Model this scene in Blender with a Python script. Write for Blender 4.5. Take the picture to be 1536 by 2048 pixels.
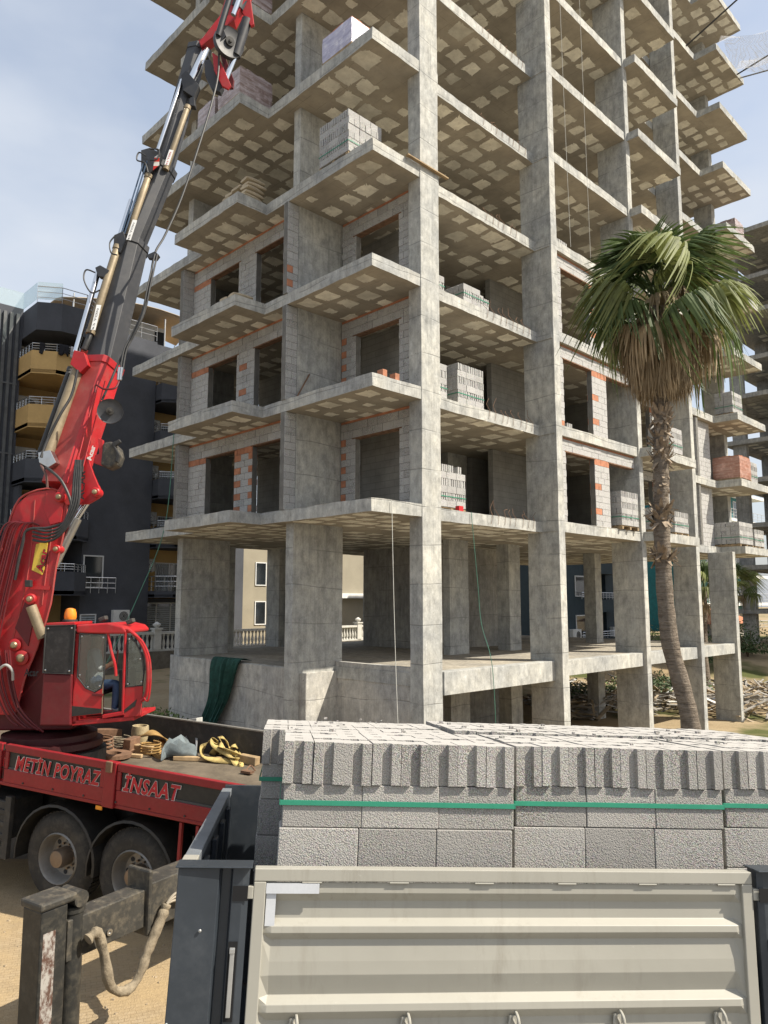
import bpy, math, random
from mathutils import Vector, Matrix
R = math.radians
random.seed(7)
for o in list(bpy.data.objects): bpy.data.objects.remove(o)
S = bpy.context.scene
COL = S.collection

# ------------------------------------------------------------------ camera
# world: X runs along the right facade, Y along the left facade, Z up; street level is z = 0
CAM = Vector((-11.839, -12.415, 3.8)); YAW = R(45.406); PITCH = R(6.89); FPX = 1486.5
cd = bpy.data.cameras.new('camera'); co = bpy.data.objects.new('camera', cd); COL.objects.link(co)
co.location = CAM; co.rotation_euler = (R(90) + PITCH, 0, YAW - R(90))
cd.sensor_fit = 'HORIZONTAL'; cd.sensor_width = 36; cd.lens = 36 * FPX / 1536
cd.clip_start = 0.1; cd.clip_end = 3000
S.camera = co

# ------------------------------------------------------------------ sky and sun
SUN_EL = R(47.5); SH = Vector((0.52, -0.854, 0)).normalized()      # horizontal direction towards the sun
w = bpy.data.worlds.new('World'); S.world = w; w.use_nodes = True
nt = w.node_tree; nt.nodes.clear()
out = nt.nodes.new('ShaderNodeOutputWorld'); bg = nt.nodes.new('ShaderNodeBackground')
sky = nt.nodes.new('ShaderNodeTexSky'); sky.sky_type = 'NISHITA'; sky.sun_disc = False
sky.sun_elevation = SUN_EL; sky.sun_rotation = math.atan2(SH.x, SH.y)
sky.altitude = 10; sky.air_density = 1.2; sky.dust_density = 3.0; sky.ozone_density = 1.5
tc = nt.nodes.new('ShaderNodeTexCoord'); mp = nt.nodes.new('ShaderNodeMapping'); mp.inputs['Scale'].default_value = (1, 1, 2.2)
nz = nt.nodes.new('ShaderNodeTexNoise'); nz.inputs['Scale'].default_value = 2.3; nz.inputs['Detail'].default_value = 5; nz.inputs['Roughness'].default_value = 0.52
rp = nt.nodes.new('ShaderNodeValToRGB'); rp.color_ramp.elements[0].position = 0.36; rp.color_ramp.elements[1].position = 0.72
rp.color_ramp.elements[0].color = (0.42, 0.42, 0.42, 1); rp.color_ramp.elements[1].color = (0.98, 0.98, 0.98, 1)
mx = nt.nodes.new('ShaderNodeMix'); mx.data_type = 'RGBA'; mx.inputs['B'].default_value = (4.0, 4.25, 4.65, 1)
nt.links.new(tc.outputs['Generated'], mp.inputs['Vector']); nt.links.new(mp.outputs[0], nz.inputs['Vector'])
nt.links.new(nz.outputs['Fac'], rp.inputs['Fac']); nt.links.new(rp.outputs['Color'], mx.inputs['Factor'])
nt.links.new(sky.outputs[0], mx.inputs['A']); nt.links.new(mx.outputs['Result'], bg.inputs['Color'])
bg.inputs['Strength'].default_value = 0.115
nt.links.new(bg.outputs[0], out.inputs[0])
sl = bpy.data.lights.new('sun', 'SUN'); sl.energy = 4.5; sl.angle = R(0.53); sl.color = (1.0, 0.92, 0.79)
so = bpy.data.objects.new('sun', sl); COL.objects.link(so)
sd = Vector((SH.x * math.cos(SUN_EL), SH.y * math.cos(SUN_EL), math.sin(SUN_EL)))
so.rotation_euler = sd.to_track_quat('Z', 'Y').to_euler(); so.location = (20, -30, 60)
vs = S.view_settings; vs.view_transform = 'Standard'; vs.look = 'None'; vs.exposure = 0.76; vs.gamma = 1; vs.use_curve_mapping = False

# ------------------------------------------------------------------ measuring helpers
EX = Vector((math.sin(YAW), -math.cos(YAW), 0)); EF = Vector((math.cos(YAW), math.sin(YAW), 0))
def W(x, d, z=0.0):                      # x metres to the right of the viewer, d metres ahead, z height
    p = CAM + EX * x + EF * d; p.z = z; return p
def ray(px, py):
    X = (px - 768) / FPX; Y = -(py - 1024) / FPX
    f = math.cos(PITCH) - Y * math.sin(PITCH); z = math.sin(PITCH) + Y * math.cos(PITCH)
    return EX * X + EF * f + Vector((0, 0, z)), f
def at(px, py, D):                       # point D metres ahead (measured on the ground plan)
    r, f = ray(px, py); return CAM + r * (D / f)
def hitv(px, py, v): r, f = ray(px, py); return CAM + r * ((v - CAM.y) / r.y)
def hitu(px, py, u): r, f = ray(px, py); return CAM + r * ((u - CAM.x) / r.x)
def hitz(px, py, z): r, f = ray(px, py); return CAM + r * ((z - CAM.z) / r.z)
def seen(p):                             # rough size measure of a unit length at p
    return 1.0 / max(0.5, (Vector(p) - CAM).length)

# ------------------------------------------------------------------ object helpers
def tag(o, label=None, cat=None, group=None, kind=None):
    if label: o['label'] = label
    if cat: o['category'] = cat
    if group: o['group'] = group
    if kind: o['kind'] = kind
    return o
def empty(name, loc, label=None, cat=None, group=None, rot=None):
    o = bpy.data.objects.new(name, None); COL.objects.link(o); o.location = loc; o.empty_display_size = 0.2
    if rot is not None: o.rotation_euler = rot
    return tag(o, label, cat, group)
def par(o, p):                           # o is modelled in world coordinates
    if p is None: return o
    o.parent = p
    if p.type == 'EMPTY':
        o.matrix_parent_inverse = (Matrix.Translation(p.location) @ p.rotation_euler.to_matrix().to_4x4()).inverted()
    return o
class MB:
    def __init__(s): s.v = []; s.f = []; s.m = []
    def add(s, vs, fs, mi=0):
        b = len(s.v); s.v.extend(tuple(x) for x in vs)
        for f in fs: s.f.append(tuple(b + i for i in f)); s.m.append(mi)
        return s
    def hexa(s, p, mi=0):                # 8 points: bottom 4 then top 4
        return s.add(p, [(3, 2, 1, 0), (4, 5, 6, 7), (0, 1, 5, 4), (1, 2, 6, 5), (2, 3, 7, 6), (3, 0, 4, 7)], mi)
    def box(s, a, b, mi=0):
        x0, y0, z0 = a; x1, y1, z1 = b
        return s.hexa([(x0, y0, z0), (x1, y0, z0), (x1, y1, z0), (x0, y1, z0), (x0, y0, z1), (x1, y0, z1), (x1, y1, z1), (x0, y1, z1)], mi)
    def obox(s, o, ex, ey, ez, a, b, mi=0):   # box in a frame
        P = lambda x, y, z: o + ex * x + ey * y + ez * z
        x0, y0, z0 = a; x1, y1, z1 = b
        return s.hexa([P(x0, y0, z0), P(x1, y0, z0), P(x1, y1, z0), P(x0, y1, z0), P(x0, y0, z1), P(x1, y0, z1), P(x1, y1, z1), P(x0, y1, z1)], mi)
    def loft(s, rings, mi=0, cap=True, closed=True):
        n = len(rings[0]); b = len(s.v)
        for r in rings: s.v.extend(tuple(x) for x in r)
        for i in range(len(rings) - 1):
            for j in range(n if closed else n - 1):
                k = (j + 1) % n
                s.f.append((b + i * n + j, b + i * n + k, b + (i + 1) * n + k, b + (i + 1) * n + j)); s.m.append(mi)
        if cap:
            s.f.append(tuple(b + j for j in reversed(range(n)))); s.m.append(mi)
            e = b + (len(rings) - 1) * n
            s.f.append(tuple(e + j for j in range(n))); s.m.append(mi)
        return s
    def tube(s, pts, r, n=8, mi=0, cap=True):
        pts = [Vector(p) for p in pts]; rings = []; ref = None
        for i, p in enumerate(pts):
            a = pts[max(0, i - 1)]; c = pts[min(len(pts) - 1, i + 1)]
            d = (c - a).normalized()
            if ref is None:
                ref = d.cross(Vector((0, 0, 1)))
                if ref.length < 1e-3: ref = Vector((1, 0, 0))
            ref = (ref - d * ref.dot(d)).normalized(); q = d.cross(ref)
            rr = r[i] if isinstance(r, (list, tuple)) else r
            rings.append([p + (ref * math.cos(t) + q * math.sin(t)) * rr for t in (2 * math.pi * k / n for k in range(n))])
        return s.loft(rings, mi, cap)
    def prism(s, poly, o, ex, ey, ez, z0, z1, mi=0):
        return s.loft([[o + ex * x + ey * y + ez * z0 for x, y in poly], [o + ex * x + ey * y + ez * z1 for x, y in poly]], mi)
    def lathe(s, prof, o, ax, n=24, mi=0, cap=True):
        ax = Vector(ax).normalized(); q = ax.orthogonal().normalized(); t = ax.cross(q); o = Vector(o)
        return s.loft([[o + ax * h + (q * math.cos(2 * math.pi * k / n) + t * math.sin(2 * math.pi * k / n)) * r for k in range(n)] for r, h in prof], mi, cap)
    def build(s, name, mats, parent=None, smooth=False, bevel=0, local=False):
        me = bpy.data.meshes.new(name); me.from_pydata(s.v, [], s.f)
        if not isinstance(mats, (list, tuple)): mats = [mats]
        for m in mats: me.materials.append(m)
        if any(s.m): me.polygons.foreach_set('material_index', s.m)
        if smooth:
            me.polygons.foreach_set('use_smooth', [True] * len(me.polygons)); 
            try: me.set_sharp_from_angle(angle=R(38))
            except Exception: pass
        me.update()
        o = bpy.data.objects.new(name, me); COL.objects.link(o)
        if parent is not None:
            if local: o.parent = parent
            else: par(o, parent)
        if bevel:
            b = o.modifiers.new('bevel', 'BEVEL'); b.width = bevel; b.segments = 2; b.limit_method = 'ANGLE'; b.angle_limit = R(40)
        return o
def inst(name, mesh, parent=None, loc=(0, 0, 0), rot=None, scale=None, local=False):
    o = bpy.data.objects.new(name, mesh); COL.objects.link(o); o.location = loc
    if rot is not None: o.rotation_euler = rot
    if scale is not None: o.scale = scale
    if parent is not None:
        if local: o.parent = parent
        else: par(o, parent)
    return o
def curve_pts(ps, n=8):                  # Catmull-Rom through the points
    ps = [Vector(p) for p in ps]; o = []
    for i in range(len(ps) - 1):
        a = ps[max(0, i - 1)]; b = ps[i]; c = ps[i + 1]; d = ps[min(len(ps) - 1, i + 2)]
        for k in range(n):
            t = k / n
            o.append(0.5 * ((2 * b) + (c - a) * t + (2 * a - 5 * b + 4 * c - d) * t * t + (3 * b - a - 3 * c + d) * t ** 3))
    o.append(ps[-1]); return o

# ------------------------------------------------------------------ materials
class N:
    def __init__(s, name):
        s.mat = bpy.data.materials.new(name); s.mat.use_nodes = True; s.t = s.mat.node_tree; s.t.nodes.clear()
        s.o = s.n('ShaderNodeOutputMaterial'); s.b = s.n('ShaderNodeBsdfPrincipled'); s.l(s.b.outputs[0], s.o.inputs[0])
        s.pos = s.n('ShaderNodeNewGeometry').outputs['Position']
    def n(s, k, **kw):
        x = s.t.nodes.new(k)
        for a, b in kw.items(): setattr(x, a, b)
        return x
    def l(s, a, b): s.t.links.new(a, b)
    def noise(s, sc, det=4, ro=0.55, stretch=None, vec=None):
        v = vec or s.pos
        if stretch:
            m = s.n('ShaderNodeMapping'); m.inputs['Scale'].default_value = stretch; s.l(v, m.inputs[0]); v = m.outputs[0]
        x = s.n('ShaderNodeTexNoise'); x.inputs['Scale'].default_value = sc; x.inputs['Detail'].default_value = det; x.inputs['Roughness'].default_value = ro
        s.l(v, x.inputs['Vector']); return x.outputs['Fac']
    def voro(s, sc, feat='F1', out='Distance', rnd=1, vec=None):
        x = s.n('ShaderNodeTexVoronoi', feature=feat); x.inputs['Scale'].default_value = sc; x.inputs['Randomness'].default_value = rnd
        s.l(vec or s.pos, x.inputs['Vector']); return x.outputs[out]
    def ramp(s, f, a, b, ca=(0, 0, 0, 1), cb=(1, 1, 1, 1)):
        x = s.n('ShaderNodeValToRGB'); e = x.color_ramp.elements; e[0].position = a; e[1].position = b; e[0].color = ca; e[1].color = cb
        s.l(f, x.inputs[0]); return x.outputs[0]
    def mix(s, f, a, b, mode='MIX'):
        x = s.n('ShaderNodeMix', data_type='RGBA', blend_type=mode)
        for k, v in (('Factor', f), ('A', a), ('B', b)):
            i = x.inputs[k] if k != 'Factor' else x.inputs[0]
            if hasattr(v, 'links') or hasattr(v, 'is_linked'): s.l(v, i)
            elif k == 'Factor': i.default_value = v
            else: i.default_value = (*v[:3], 1)
        return x.outputs['Result']
    def math(s, op, a, b=0.0):
        x = s.n('ShaderNodeMath', operation=op)
        for i, v in enumerate((a, b)):
            if hasattr(v, 'is_linked'): s.l(v, x.inputs[i])
            else: x.inputs[i].default_value = v
        return x.outputs[0]
    def sep(s, v=None):
        x = s.n('ShaderNodeSeparateXYZ'); s.l(v or s.pos, x.inputs[0]); return x.outputs
    def rnd(s):
        return s.n('ShaderNodeObjectInfo').outputs['Random']
    def done(s, col, rough=0.85, metal=0.0, height=None, hs=0.02, strength=0.6, spec=0.35):
        for k, v in (('Base Color', col), ('Roughness', rough), ('Metallic', metal)):
            if hasattr(v, 'is_linked'): s.l(v, s.b.inputs[k])
            else: s.b.inputs[k].default_value = (*v[:3], 1) if k == 'Base Color' else v
        s.b.inputs['Specular IOR Level'].default_value = spec
        if height is not None:
            x = s.n('ShaderNodeBump'); x.inputs['Strength'].default_value = strength; x.inputs['Distance'].default_value = hs
            s.l(height, x.inputs['Height']); s.l(x.outputs[0], s.b.inputs['Normal'])
        return s.mat
def c3(h): return tuple(((int(h[i:i + 2], 16) / 255 + 0.055) / 1.055) ** 2.4 if int(h[i:i + 2], 16) > 10 else int(h[i:i + 2], 16) / 255 / 12.92 for i in (0, 2, 4))
def sc(c, k): return tuple(x * k for x in c[:3])

def m_concrete(name, base, dark=0.55, lines=True, streak=0.5, warm=(1.05, 1.01, 0.93), contrast=1.0):
    q = N(name)
    big = q.ramp(q.noise(0.55, 5, 0.6), 0.36, 0.64)
    c = q.mix(big, sc(base, 0.72), (base[0] * warm[0], base[1] * warm[1], base[2] * warm[2]))
    blot = q.ramp(q.noise(2.3, 6, 0.65), 0.5, 0.72)
    c = q.mix(q.math('MULTIPLY', blot, 0.5 * contrast), c, sc(base, dark))
    st = q.ramp(q.noise(1.0, 4, 0.6, (7, 7, 0.35)), 0.52, 0.75)
    c = q.mix(q.math('MULTIPLY', st, streak), c, sc(base, 0.5))
    bd = q.noise(1.0, 3, 0.6, (34, 34, 0.5))
    c = q.mix(0.16, c, bd, 'OVERLAY')
    tie = q.ramp(q.voro(1.9, rnd=0.35), 0.018, 0.028, (1, 1, 1, 1), (0, 0, 0, 1))
    c = q.mix(q.math('MULTIPLY', tie, 0.8), c, sc(base, 0.2))
    pale = q.ramp(q.noise(4.5, 5, 0.6), 0.6, 0.75)
    c = q.mix(q.math('MULTIPLY', pale, 0.45), c, tuple(min(0.7, x * 1.35) for x in base))
    pores = q.ramp(q.voro(9.0), 0.05, 0.11, (1, 1, 1, 1), (0, 0, 0, 1))
    gate = q.ramp(q.noise(3.1, 2), 0.5, 0.6)
    pf = q.math('MULTIPLY', q.math('MULTIPLY', pores, gate), 0.75)
    c = q.mix(pf, c, sc(base, 0.28))
    mot = q.noise(5, 9, 0.72, (1, 1, 0.55))
    c = q.mix(0.36, c, q.ramp(mot, 0.33, 0.67, (0.12, 0.12, 0.12, 1), (0.88, 0.88, 0.88, 1)), 'OVERLAY')
    fine = q.noise(26, 6, 0.7)
    c = q.mix(0.3, c, fine, 'OVERLAY')
    h = q.math('ADD', q.math('MULTIPLY', fine, 0.35), q.math('MULTIPLY', pf, -0.8))
    if lines:
        z = q.sep()[2]
        zz = q.math('ADD', z, q.math('MULTIPLY', q.noise(0.35, 1), 0.35))
        fr = q.math('FRACT', q.math('MULTIPLY', zz, 1.0 / 0.98))
        ln = q.ramp(q.math('ABSOLUTE', q.math('SUBTRACT', fr, 0.5)), 0.0, 0.018, (1, 1, 1, 1), (0, 0, 0, 1))
        xx_, yy_, _z = q.sep(); vfr = q.math('FRACT', q.math('MULTIPLY', q.math('ADD', xx_, q.math('MULTIPLY', yy_, 0.93)), 1 / 0.61))
        vl = q.ramp(q.math('ABSOLUTE', q.math('SUBTRACT', vfr, 0.5)), 0.0, 0.016, (1, 1, 1, 1), (0, 0, 0, 1))
        lm = q.math('MAXIMUM', q.math('MULTIPLY', ln, q.ramp(q.noise(1.6, 2), 0.33, 0.52)), q.math('MULTIPLY', q.math('MULTIPLY', vl, q.ramp(q.noise(0.9, 2), 0.5, 0.62)), 0.7))
        c = q.mix(q.math('MULTIPLY', lm, 0.7), c, sc(base, 0.35))
        h = q.math('SUBTRACT', h, q.math('MULTIPLY', lm, 0.7))
    return q.done(c, 0.92, 0, h, 0.02, 0.55, 0.2)
CON = m_concrete('concrete', (0.432, 0.44, 0.428), contrast=1.35)
CON_OLD = m_concrete('concrete_weathered', (0.38, 0.375, 0.355), streak=0.75)
CON_WET = m_concrete('concrete_basement', (0.47, 0.465, 0.445), dark=0.45, streak=0.6)
CON_FLR = m_concrete('concrete_floor', (0.35, 0.33, 0.29), lines=False, streak=0)
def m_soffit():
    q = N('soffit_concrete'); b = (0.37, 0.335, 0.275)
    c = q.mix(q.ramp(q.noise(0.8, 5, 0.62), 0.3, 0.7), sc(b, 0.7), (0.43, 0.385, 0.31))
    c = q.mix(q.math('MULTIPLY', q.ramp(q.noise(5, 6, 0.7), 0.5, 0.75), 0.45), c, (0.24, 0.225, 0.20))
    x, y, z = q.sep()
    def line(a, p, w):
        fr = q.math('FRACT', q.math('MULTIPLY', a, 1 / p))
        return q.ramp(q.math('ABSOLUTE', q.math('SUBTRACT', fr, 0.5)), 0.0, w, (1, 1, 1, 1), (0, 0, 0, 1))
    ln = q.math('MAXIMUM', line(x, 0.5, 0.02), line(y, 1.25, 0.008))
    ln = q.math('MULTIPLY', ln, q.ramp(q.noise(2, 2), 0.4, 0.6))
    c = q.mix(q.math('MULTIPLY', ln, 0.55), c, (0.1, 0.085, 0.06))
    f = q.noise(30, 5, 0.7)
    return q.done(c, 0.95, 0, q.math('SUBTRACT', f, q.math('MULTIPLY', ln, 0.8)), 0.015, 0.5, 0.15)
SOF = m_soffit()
def m_simple(name, col, rough=0.7, metal=0.0, var=0.25, scl=3.0, fine=18.0, bump=0.0, dirt=0.0, dcol=(0.16, 0.13, 0.09), spec=0.4, rndv=0.0, hs=0.01):
    q = N(name); f1 = q.noise(scl, 5, 0.6); f2 = q.noise(fine, 5, 0.65)
    c = q.mix(q.ramp(f1, 0.3, 0.7), sc(col, 1 - var), sc(col, 1 + var * 0.6))
    c = q.mix(0.12, c, f2, 'OVERLAY')
    if rndv:
        r = q.math('ADD', q.math('MULTIPLY', q.rnd(), rndv), 1 - rndv / 2)
        cc = q.n('ShaderNodeCombineColor'); [q.l(r, cc.inputs[i]) for i in range(3)]
        c = q.mix(1.0, c, cc.outputs[0], 'MULTIPLY')
    rg = rough
    if dirt:
        d = q.math('MULTIPLY', q.ramp(q.math('ADD', q.math('MULTIPLY', q.noise(scl * 2.1, 7, 0.7), 0.7), q.math('MULTIPLY', f2, 0.3)), 0.48, 0.7), dirt)
        c = q.mix(d, c, dcol)
        rg = q.math('ADD', q.math('MULTIPLY', d, 0.9 - rough), rough)
    return q.done(c, rg, metal, f2 if bump else None, hs, bump, spec)
FOAM = m_simple('foam_filler', (0.74, 0.71, 0.61), 0.95, var=0.22, scl=2.5, fine=30, bump=0.3, rndv=0.45, spec=0.1, dirt=0.45, dcol=(0.36, 0.31, 0.23))
def m_block(name, base, grain, lift=1.0, rndv=0.16):
    q = N(name)
    v1 = q.voro(grain); v2 = q.voro(grain * 0.62)
    c = q.mix(q.ramp(v1, 0.12, 0.75), tuple(min(0.85, x * 1.45) for x in base), sc(base, 0.34))
    c = q.mix(q.math('MULTIPLY', q.ramp(v2, 0.35, 0.8), 0.55), c, sc(base, 0.5))
    col = q.voro(grain, out='Color')
    c = q.mix(0.16, c, col, 'SOFT_LIGHT')
    c = q.mix(q.ramp(q.noise(3.0, 4), 0.3, 0.7), sc(base, 0.8), c)
    r = q.math('ADD', q.math('MULTIPLY', q.rnd(), rndv), 1 - rndv / 2)
    cc = q.n('ShaderNodeCombineColor'); [q.l(r, cc.inputs[i]) for i in range(3)]
    c = q.mix(1.0, c, cc.outputs[0], 'MULTIPLY')
    # pressed top and bottom faces are smoother and dustier than the open-textured sides
    g_ = q.n('ShaderNodeNewGeometry'); nz_ = q.math('ABSOLUTE', q.sep(g_.outputs['Normal'])[2]); sm = q.math('MULTIPLY', q.ramp(nz_, 0.75, 0.9), 0.72)
    c = q.mix(sm, c, tuple(min(0.8, x * 1.08) for x in base))
    h = q.math('MULTIPLY', q.math('ADD', q.math('MULTIPLY', v1, -1.0), q.math('MULTIPLY', v2, -0.4)), q.math('SUBTRACT', 1.0, sm))
    return q.done(c, 0.97, 0, h, 0.012 * lift, 0.9, 0.1)
BLK = m_block('pumice_block', (0.41, 0.395, 0.37), 150, 0.22, 0.28)
BLKW = m_block('wall_block', (0.48, 0.475, 0.46), 60, 0.25, 0.22)
MORTAR = m_simple('mortar', (0.17, 0.165, 0.15), 0.95, var=0.3, bump=0.4)
CLAY = m_simple('clay_brick', (0.40, 0.17, 0.095), 0.9, var=0.3, scl=5, bump=0.3, rndv=0.3, dirt=0.3, dcol=(0.3, 0.24, 0.2))
STEEL = m_simple('steel', (0.55, 0.55, 0.54), 0.32, 1.0, var=0.1, dirt=0.2)
CHROME = m_simple('chrome', (0.72, 0.73, 0.74), 0.12, 1.0, var=0.05, dirt=0.08)
RUST = m_simple('rusty_steel', (0.20, 0.115, 0.07), 0.85, 0.2, var=0.4, scl=8, bump=0.3)
BLACK = m_simple('black_rubber', (0.022, 0.022, 0.022), 0.6, var=0.2, dirt=0.35, dcol=(0.09, 0.08, 0.065))
DARK = m_simple('dark_void', (0.03, 0.032, 0.035), 0.8)
WOOD = m_simple('wood', (0.38, 0.27, 0.15), 0.85, var=0.35, scl=6, bump=0.3, rndv=0.4, dirt=0.3)
WHITE = m_simple('white_paint', (0.72, 0.72, 0.70), 0.6, var=0.1, dirt=0.15)
def m_glass(name, col=(0.02, 0.025, 0.03), rough=0.06):
    q = N(name); return q.done(q.mix(q.ramp(q.noise(0.4, 2), 0.3, 0.7), sc(col, 0.6), sc(col, 1.5)), rough, 0, spec=0.8)
GLASS = m_glass('window_glass')
# ================================================================== ground
def ground_h(x, y):
    # x right of viewer, d ahead
    q = Vector((x, y, 0)) - CAM; X = q.dot(EX); D = q.dot(EF)
    st = -0.045 * (X + 3.3) * max(0.0, min(1.0, (13 - D) / 6)) * (1 if -14 < X < 14 else 0.4)
    t = max(0.0, min(1.0, (D - 11.5) / 5.0)); t = t * t * (3 - 2 * t)
    side = max(0.0, min(1.0, (X + 6) / 8.0))
    low = -1.15 * side
    far = max(0.0, min(1.0, (D - 36) / 14)); far = far * far * (3 - 2 * far)
    return st * (1 - t) + t * (low * (1 - far) + far * (0.9 if X > 0 else 0.6))
def m_ground():
    q = N('ground_sand')
    f = q.noise(0.35, 6, 0.6); g = q.noise(3, 7, 0.7); h = q.noise(45, 4, 0.7)
    c = q.mix(q.ramp(f, 0.35, 0.65), (0.30, 0.225, 0.13), (0.36, 0.285, 0.18))
    c = q.mix(q.math('MULTIPLY', q.ramp(g, 0.45, 0.7), 0.5), c, (0.2, 0.155, 0.095))
    c = q.mix(q.ramp(q.voro(60), 0.0, 0.35, (0.6, 0.6, 0.6, 1), (0, 0, 0, 1)), c, (0.4, 0.33, 0.23))
    gr = q.ramp(q.noise(0.16, 4, 0.6), 0.52, 0.62)
    x, y, z = q.sep()
    away = q.ramp(q.math('ADD', q.math('MULTIPLY', x, 0.02), q.math('MULTIPLY', y, 0.02)), 0.15, 0.3)
    c = q.mix(q.math('MULTIPLY', gr, away), c, (0.09, 0.10, 0.035))
    # unseen viewer-side road toned for its bounce light, bare sandy earth around the plot
    road = q.ramp(q.math('ADD', q.math('ADD', q.math('MULTIPLY', x, 0.702), q.math('MULTIPLY', y, 0.712)), q.math('MULTIPLY', g, 1.5)), 0.0, 1.0, (1, 1, 1, 1), (0, 0, 0, 1))
    c = q.mix(road, c, (0.23, 0.21, 0.175))
    return q.done(c, 0.95, 0, q.math('ADD', g, q.math('MULTIPLY', h, 0.6)), 0.03, 0.7, 0.15)
GROUND = m_ground()
mb = MB(); nn = 110
def gx(i): t = (i / nn) * 2 - 1; return 8 + (abs(t) ** 2.2) * (1 if t > 0 else -1) * 420
def gy(i): t = (i / nn) * 2 - 1; return 2 + (abs(t) ** 2.2) * (1 if t > 0 else -1) * 420
vs_ = [(gx(i), gy(j), ground_h(gx(i), gy(j))) for j in range(nn + 1) for i in range(nn + 1)]
mb.add(vs_, [(j * (nn + 1) + i, j * (nn + 1) + i + 1, (j + 1) * (nn + 1) + i + 1, (j + 1) * (nn + 1) + i) for j in range(nn) for i in range(nn)])
tag(mb.build('ground', GROUND, smooth=True), kind='structure')

# ================================================================== the unfinished building
Z0 = 2.05; Z1 = 6.224; FH = 3.0; TS = 0.325; NL = 13  # topmost floors, out of view, added so the tower shades the hotel
def LV(k): return Z1 + (k - 1) * FH
BLD = empty('concrete_frame_building', (0, 0, 0), 'tall unfinished grey concrete frame building with open floors behind the palm', 'building')
OUT = [(0, 0), (2.48, 0), (2.48, 0.26), (7.42, 0.26), (7.42, -0.28), (12.84, -0.28), (12.84, -0.77), (16.5, -0.77), (16.5, 0.65),
       (22.2, 0.65), (22.2, -0.4), (25.7, -0.4), (25.7, 12.56), (0, 12.56), (0, 7.92), (-1, 7.92), (-1, 4.42), (0, 4.42)]
GOUT = [(1.78, 0.0), (2.46, -0.0), (2.46, -0.02), (21.2, -0.02), (21.2, 12.5), (2.1, 12.5), (2.1, 10.1), (0.66, 10.1), (0.66, 3.32), (1.78, 3.32)]
def ring(poly, step=0.45, jit=0.009, rs=1):
    rr = random.Random(rs); o = []
    for i, a in enumerate(poly):
        b = poly[(i + 1) % len(poly)]; L = math.hypot(b[0] - a[0], b[1] - a[1]); n = max(1, int(L / step))
        for k in range(n):
            t = k / n; o.append((a[0] + (b[0] - a[0]) * t + rr.uniform(-jit, jit), a[1] + (b[1] - a[1]) * t + rr.uniform(-jit, jit)))
    return o
def inside(poly, x, y):
    c = False; n = len(poly)
    for i in range(n):
        x0, y0 = poly[i]; x1, y1 = poly[(i + 1) % n]
        if (y0 > y) != (y1 > y) and x < (x1 - x0) * (y - y0) / (y1 - y0) + x0: c = not c
    return c
def slab(name, poly, z, t, seed, mats):
    mb = MB(); rr = random.Random(seed); a = ring(poly, 0.3, 0.011, seed); b = ring(poly, 0.3, 0.011, seed + 50); n = len(a)
    top = [(x, y, z + rr.uniform(-0.012, 0.006)) for x, y in a]; bot = [(x, y, z - t + rr.uniform(-0.004, 0.008)) for x, y in b]
    mid = [((p[0] + q[0]) / 2 + rr.uniform(-0.006, 0.006), (p[1] + q[1]) / 2 + rr.uniform(-0.006, 0.006), z - t * 0.5) for p, q in zip(a, b)]
    mb.add(top, [tuple(range(n))], 2); mb.add(bot, [tuple(reversed(range(n)))], 1)
    mb.add(bot + mid + top, [(i, (i + 1) % n, n + (i + 1) % n, n + i) for i in range(n)] + [(n + i, n + (i + 1) % n, 2 * n + (i + 1) % n, 2 * n + i) for i in range(n)], 0)
    return mb.build(name, mats, BLD)
SLABS = {}
for k in range(1, NL + 1): SLABS[k] = slab('floor_slab', OUT, LV(k), TS, k, [CON, SOF, CON_FLR])
SLABS[0] = slab('ground_floor_slab', GOUT, Z0, 0.32, 77, [CON, SOF, CON_FLR])

# columns: (x0, x1, y0, y1, z0, z1)
ZT = LV(NL) - 0.02
def column(x0, x1, y0, y1, z0, z1, name='column', seed=0, m=None):
    mb = MB(); rr = random.Random(seed + int(x0 * 10) + int(y0 * 31)); n = max(2, int((z1 - z0) / 0.75)); rings = []
    for i in range(n + 1):
        j = lambda: rr.uniform(-0.006, 0.006)
        z = z0 + (z1 - z0) * i / n
        rings.append([(x0 + j(), y0 + j(), z), (x1 + j(), y0 + j(), z), (x1 + j(), y1 + j(), z), (x0 + j(), y1 + j(), z)])
    mb.loft(rings); return mb.build(name, m or CON, BLD, bevel=0.012)
ZB = -1.25
COLS = [(1.72, 2.44, -0.02, 0.42, ZB, ZT), (7.44, 7.78, -0.32, 0.80, ZB, ZT), (12.72, 13.02, -0.33, 0.84, ZB, ZT), (17.2, 17.5, -0.33, 0.63, ZB, ZT),
        (20.95, 21.25, -0.3, 0.75, ZB, LV(1) - 0.3), (25.05, 25.45, 1.3, 2.2, Z0 - 3.3, ZT),
        (0.36, 2.06, 3.36, 3.66, LV(1) - 0.3, ZT), (0.30, 2.06, 3.34, 3.66, ZB, LV(1) - 0.31), (0.70, 2.56, 9.85, 10.17, ZB, ZT), (2.1, 2.45, 12.0, 12.5, ZB, ZT),
        (7.35, 8.35, 3.9, 4.2, ZB, ZT), (10.5, 11.2, 3.75, 4.3, ZB, ZT), (17.4, 17.95, 4.2, 4.75, ZB, ZT), (5.6, 6.0, 8.2, 9.2, ZB, ZT), (11.2, 11.6, 8.0, 9.4, ZB, ZT),
        (6.0, 6.4, 11.6, 12.45, ZB, ZT), (11.3, 12.1, 12.0, 12.4, ZB, ZT), (17.2, 18.0, 11.9, 12.4, ZB, ZT), (24.6, 25.3, 6.0, 6.4, ZB, ZT), (24.6, 25.3, 11.6, 12.2, ZB, ZT), (3.0, 4.2, 12.0, 12.3, ZB, ZT)]
for i, c in enumerate(COLS): column(*c, seed=i)
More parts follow.
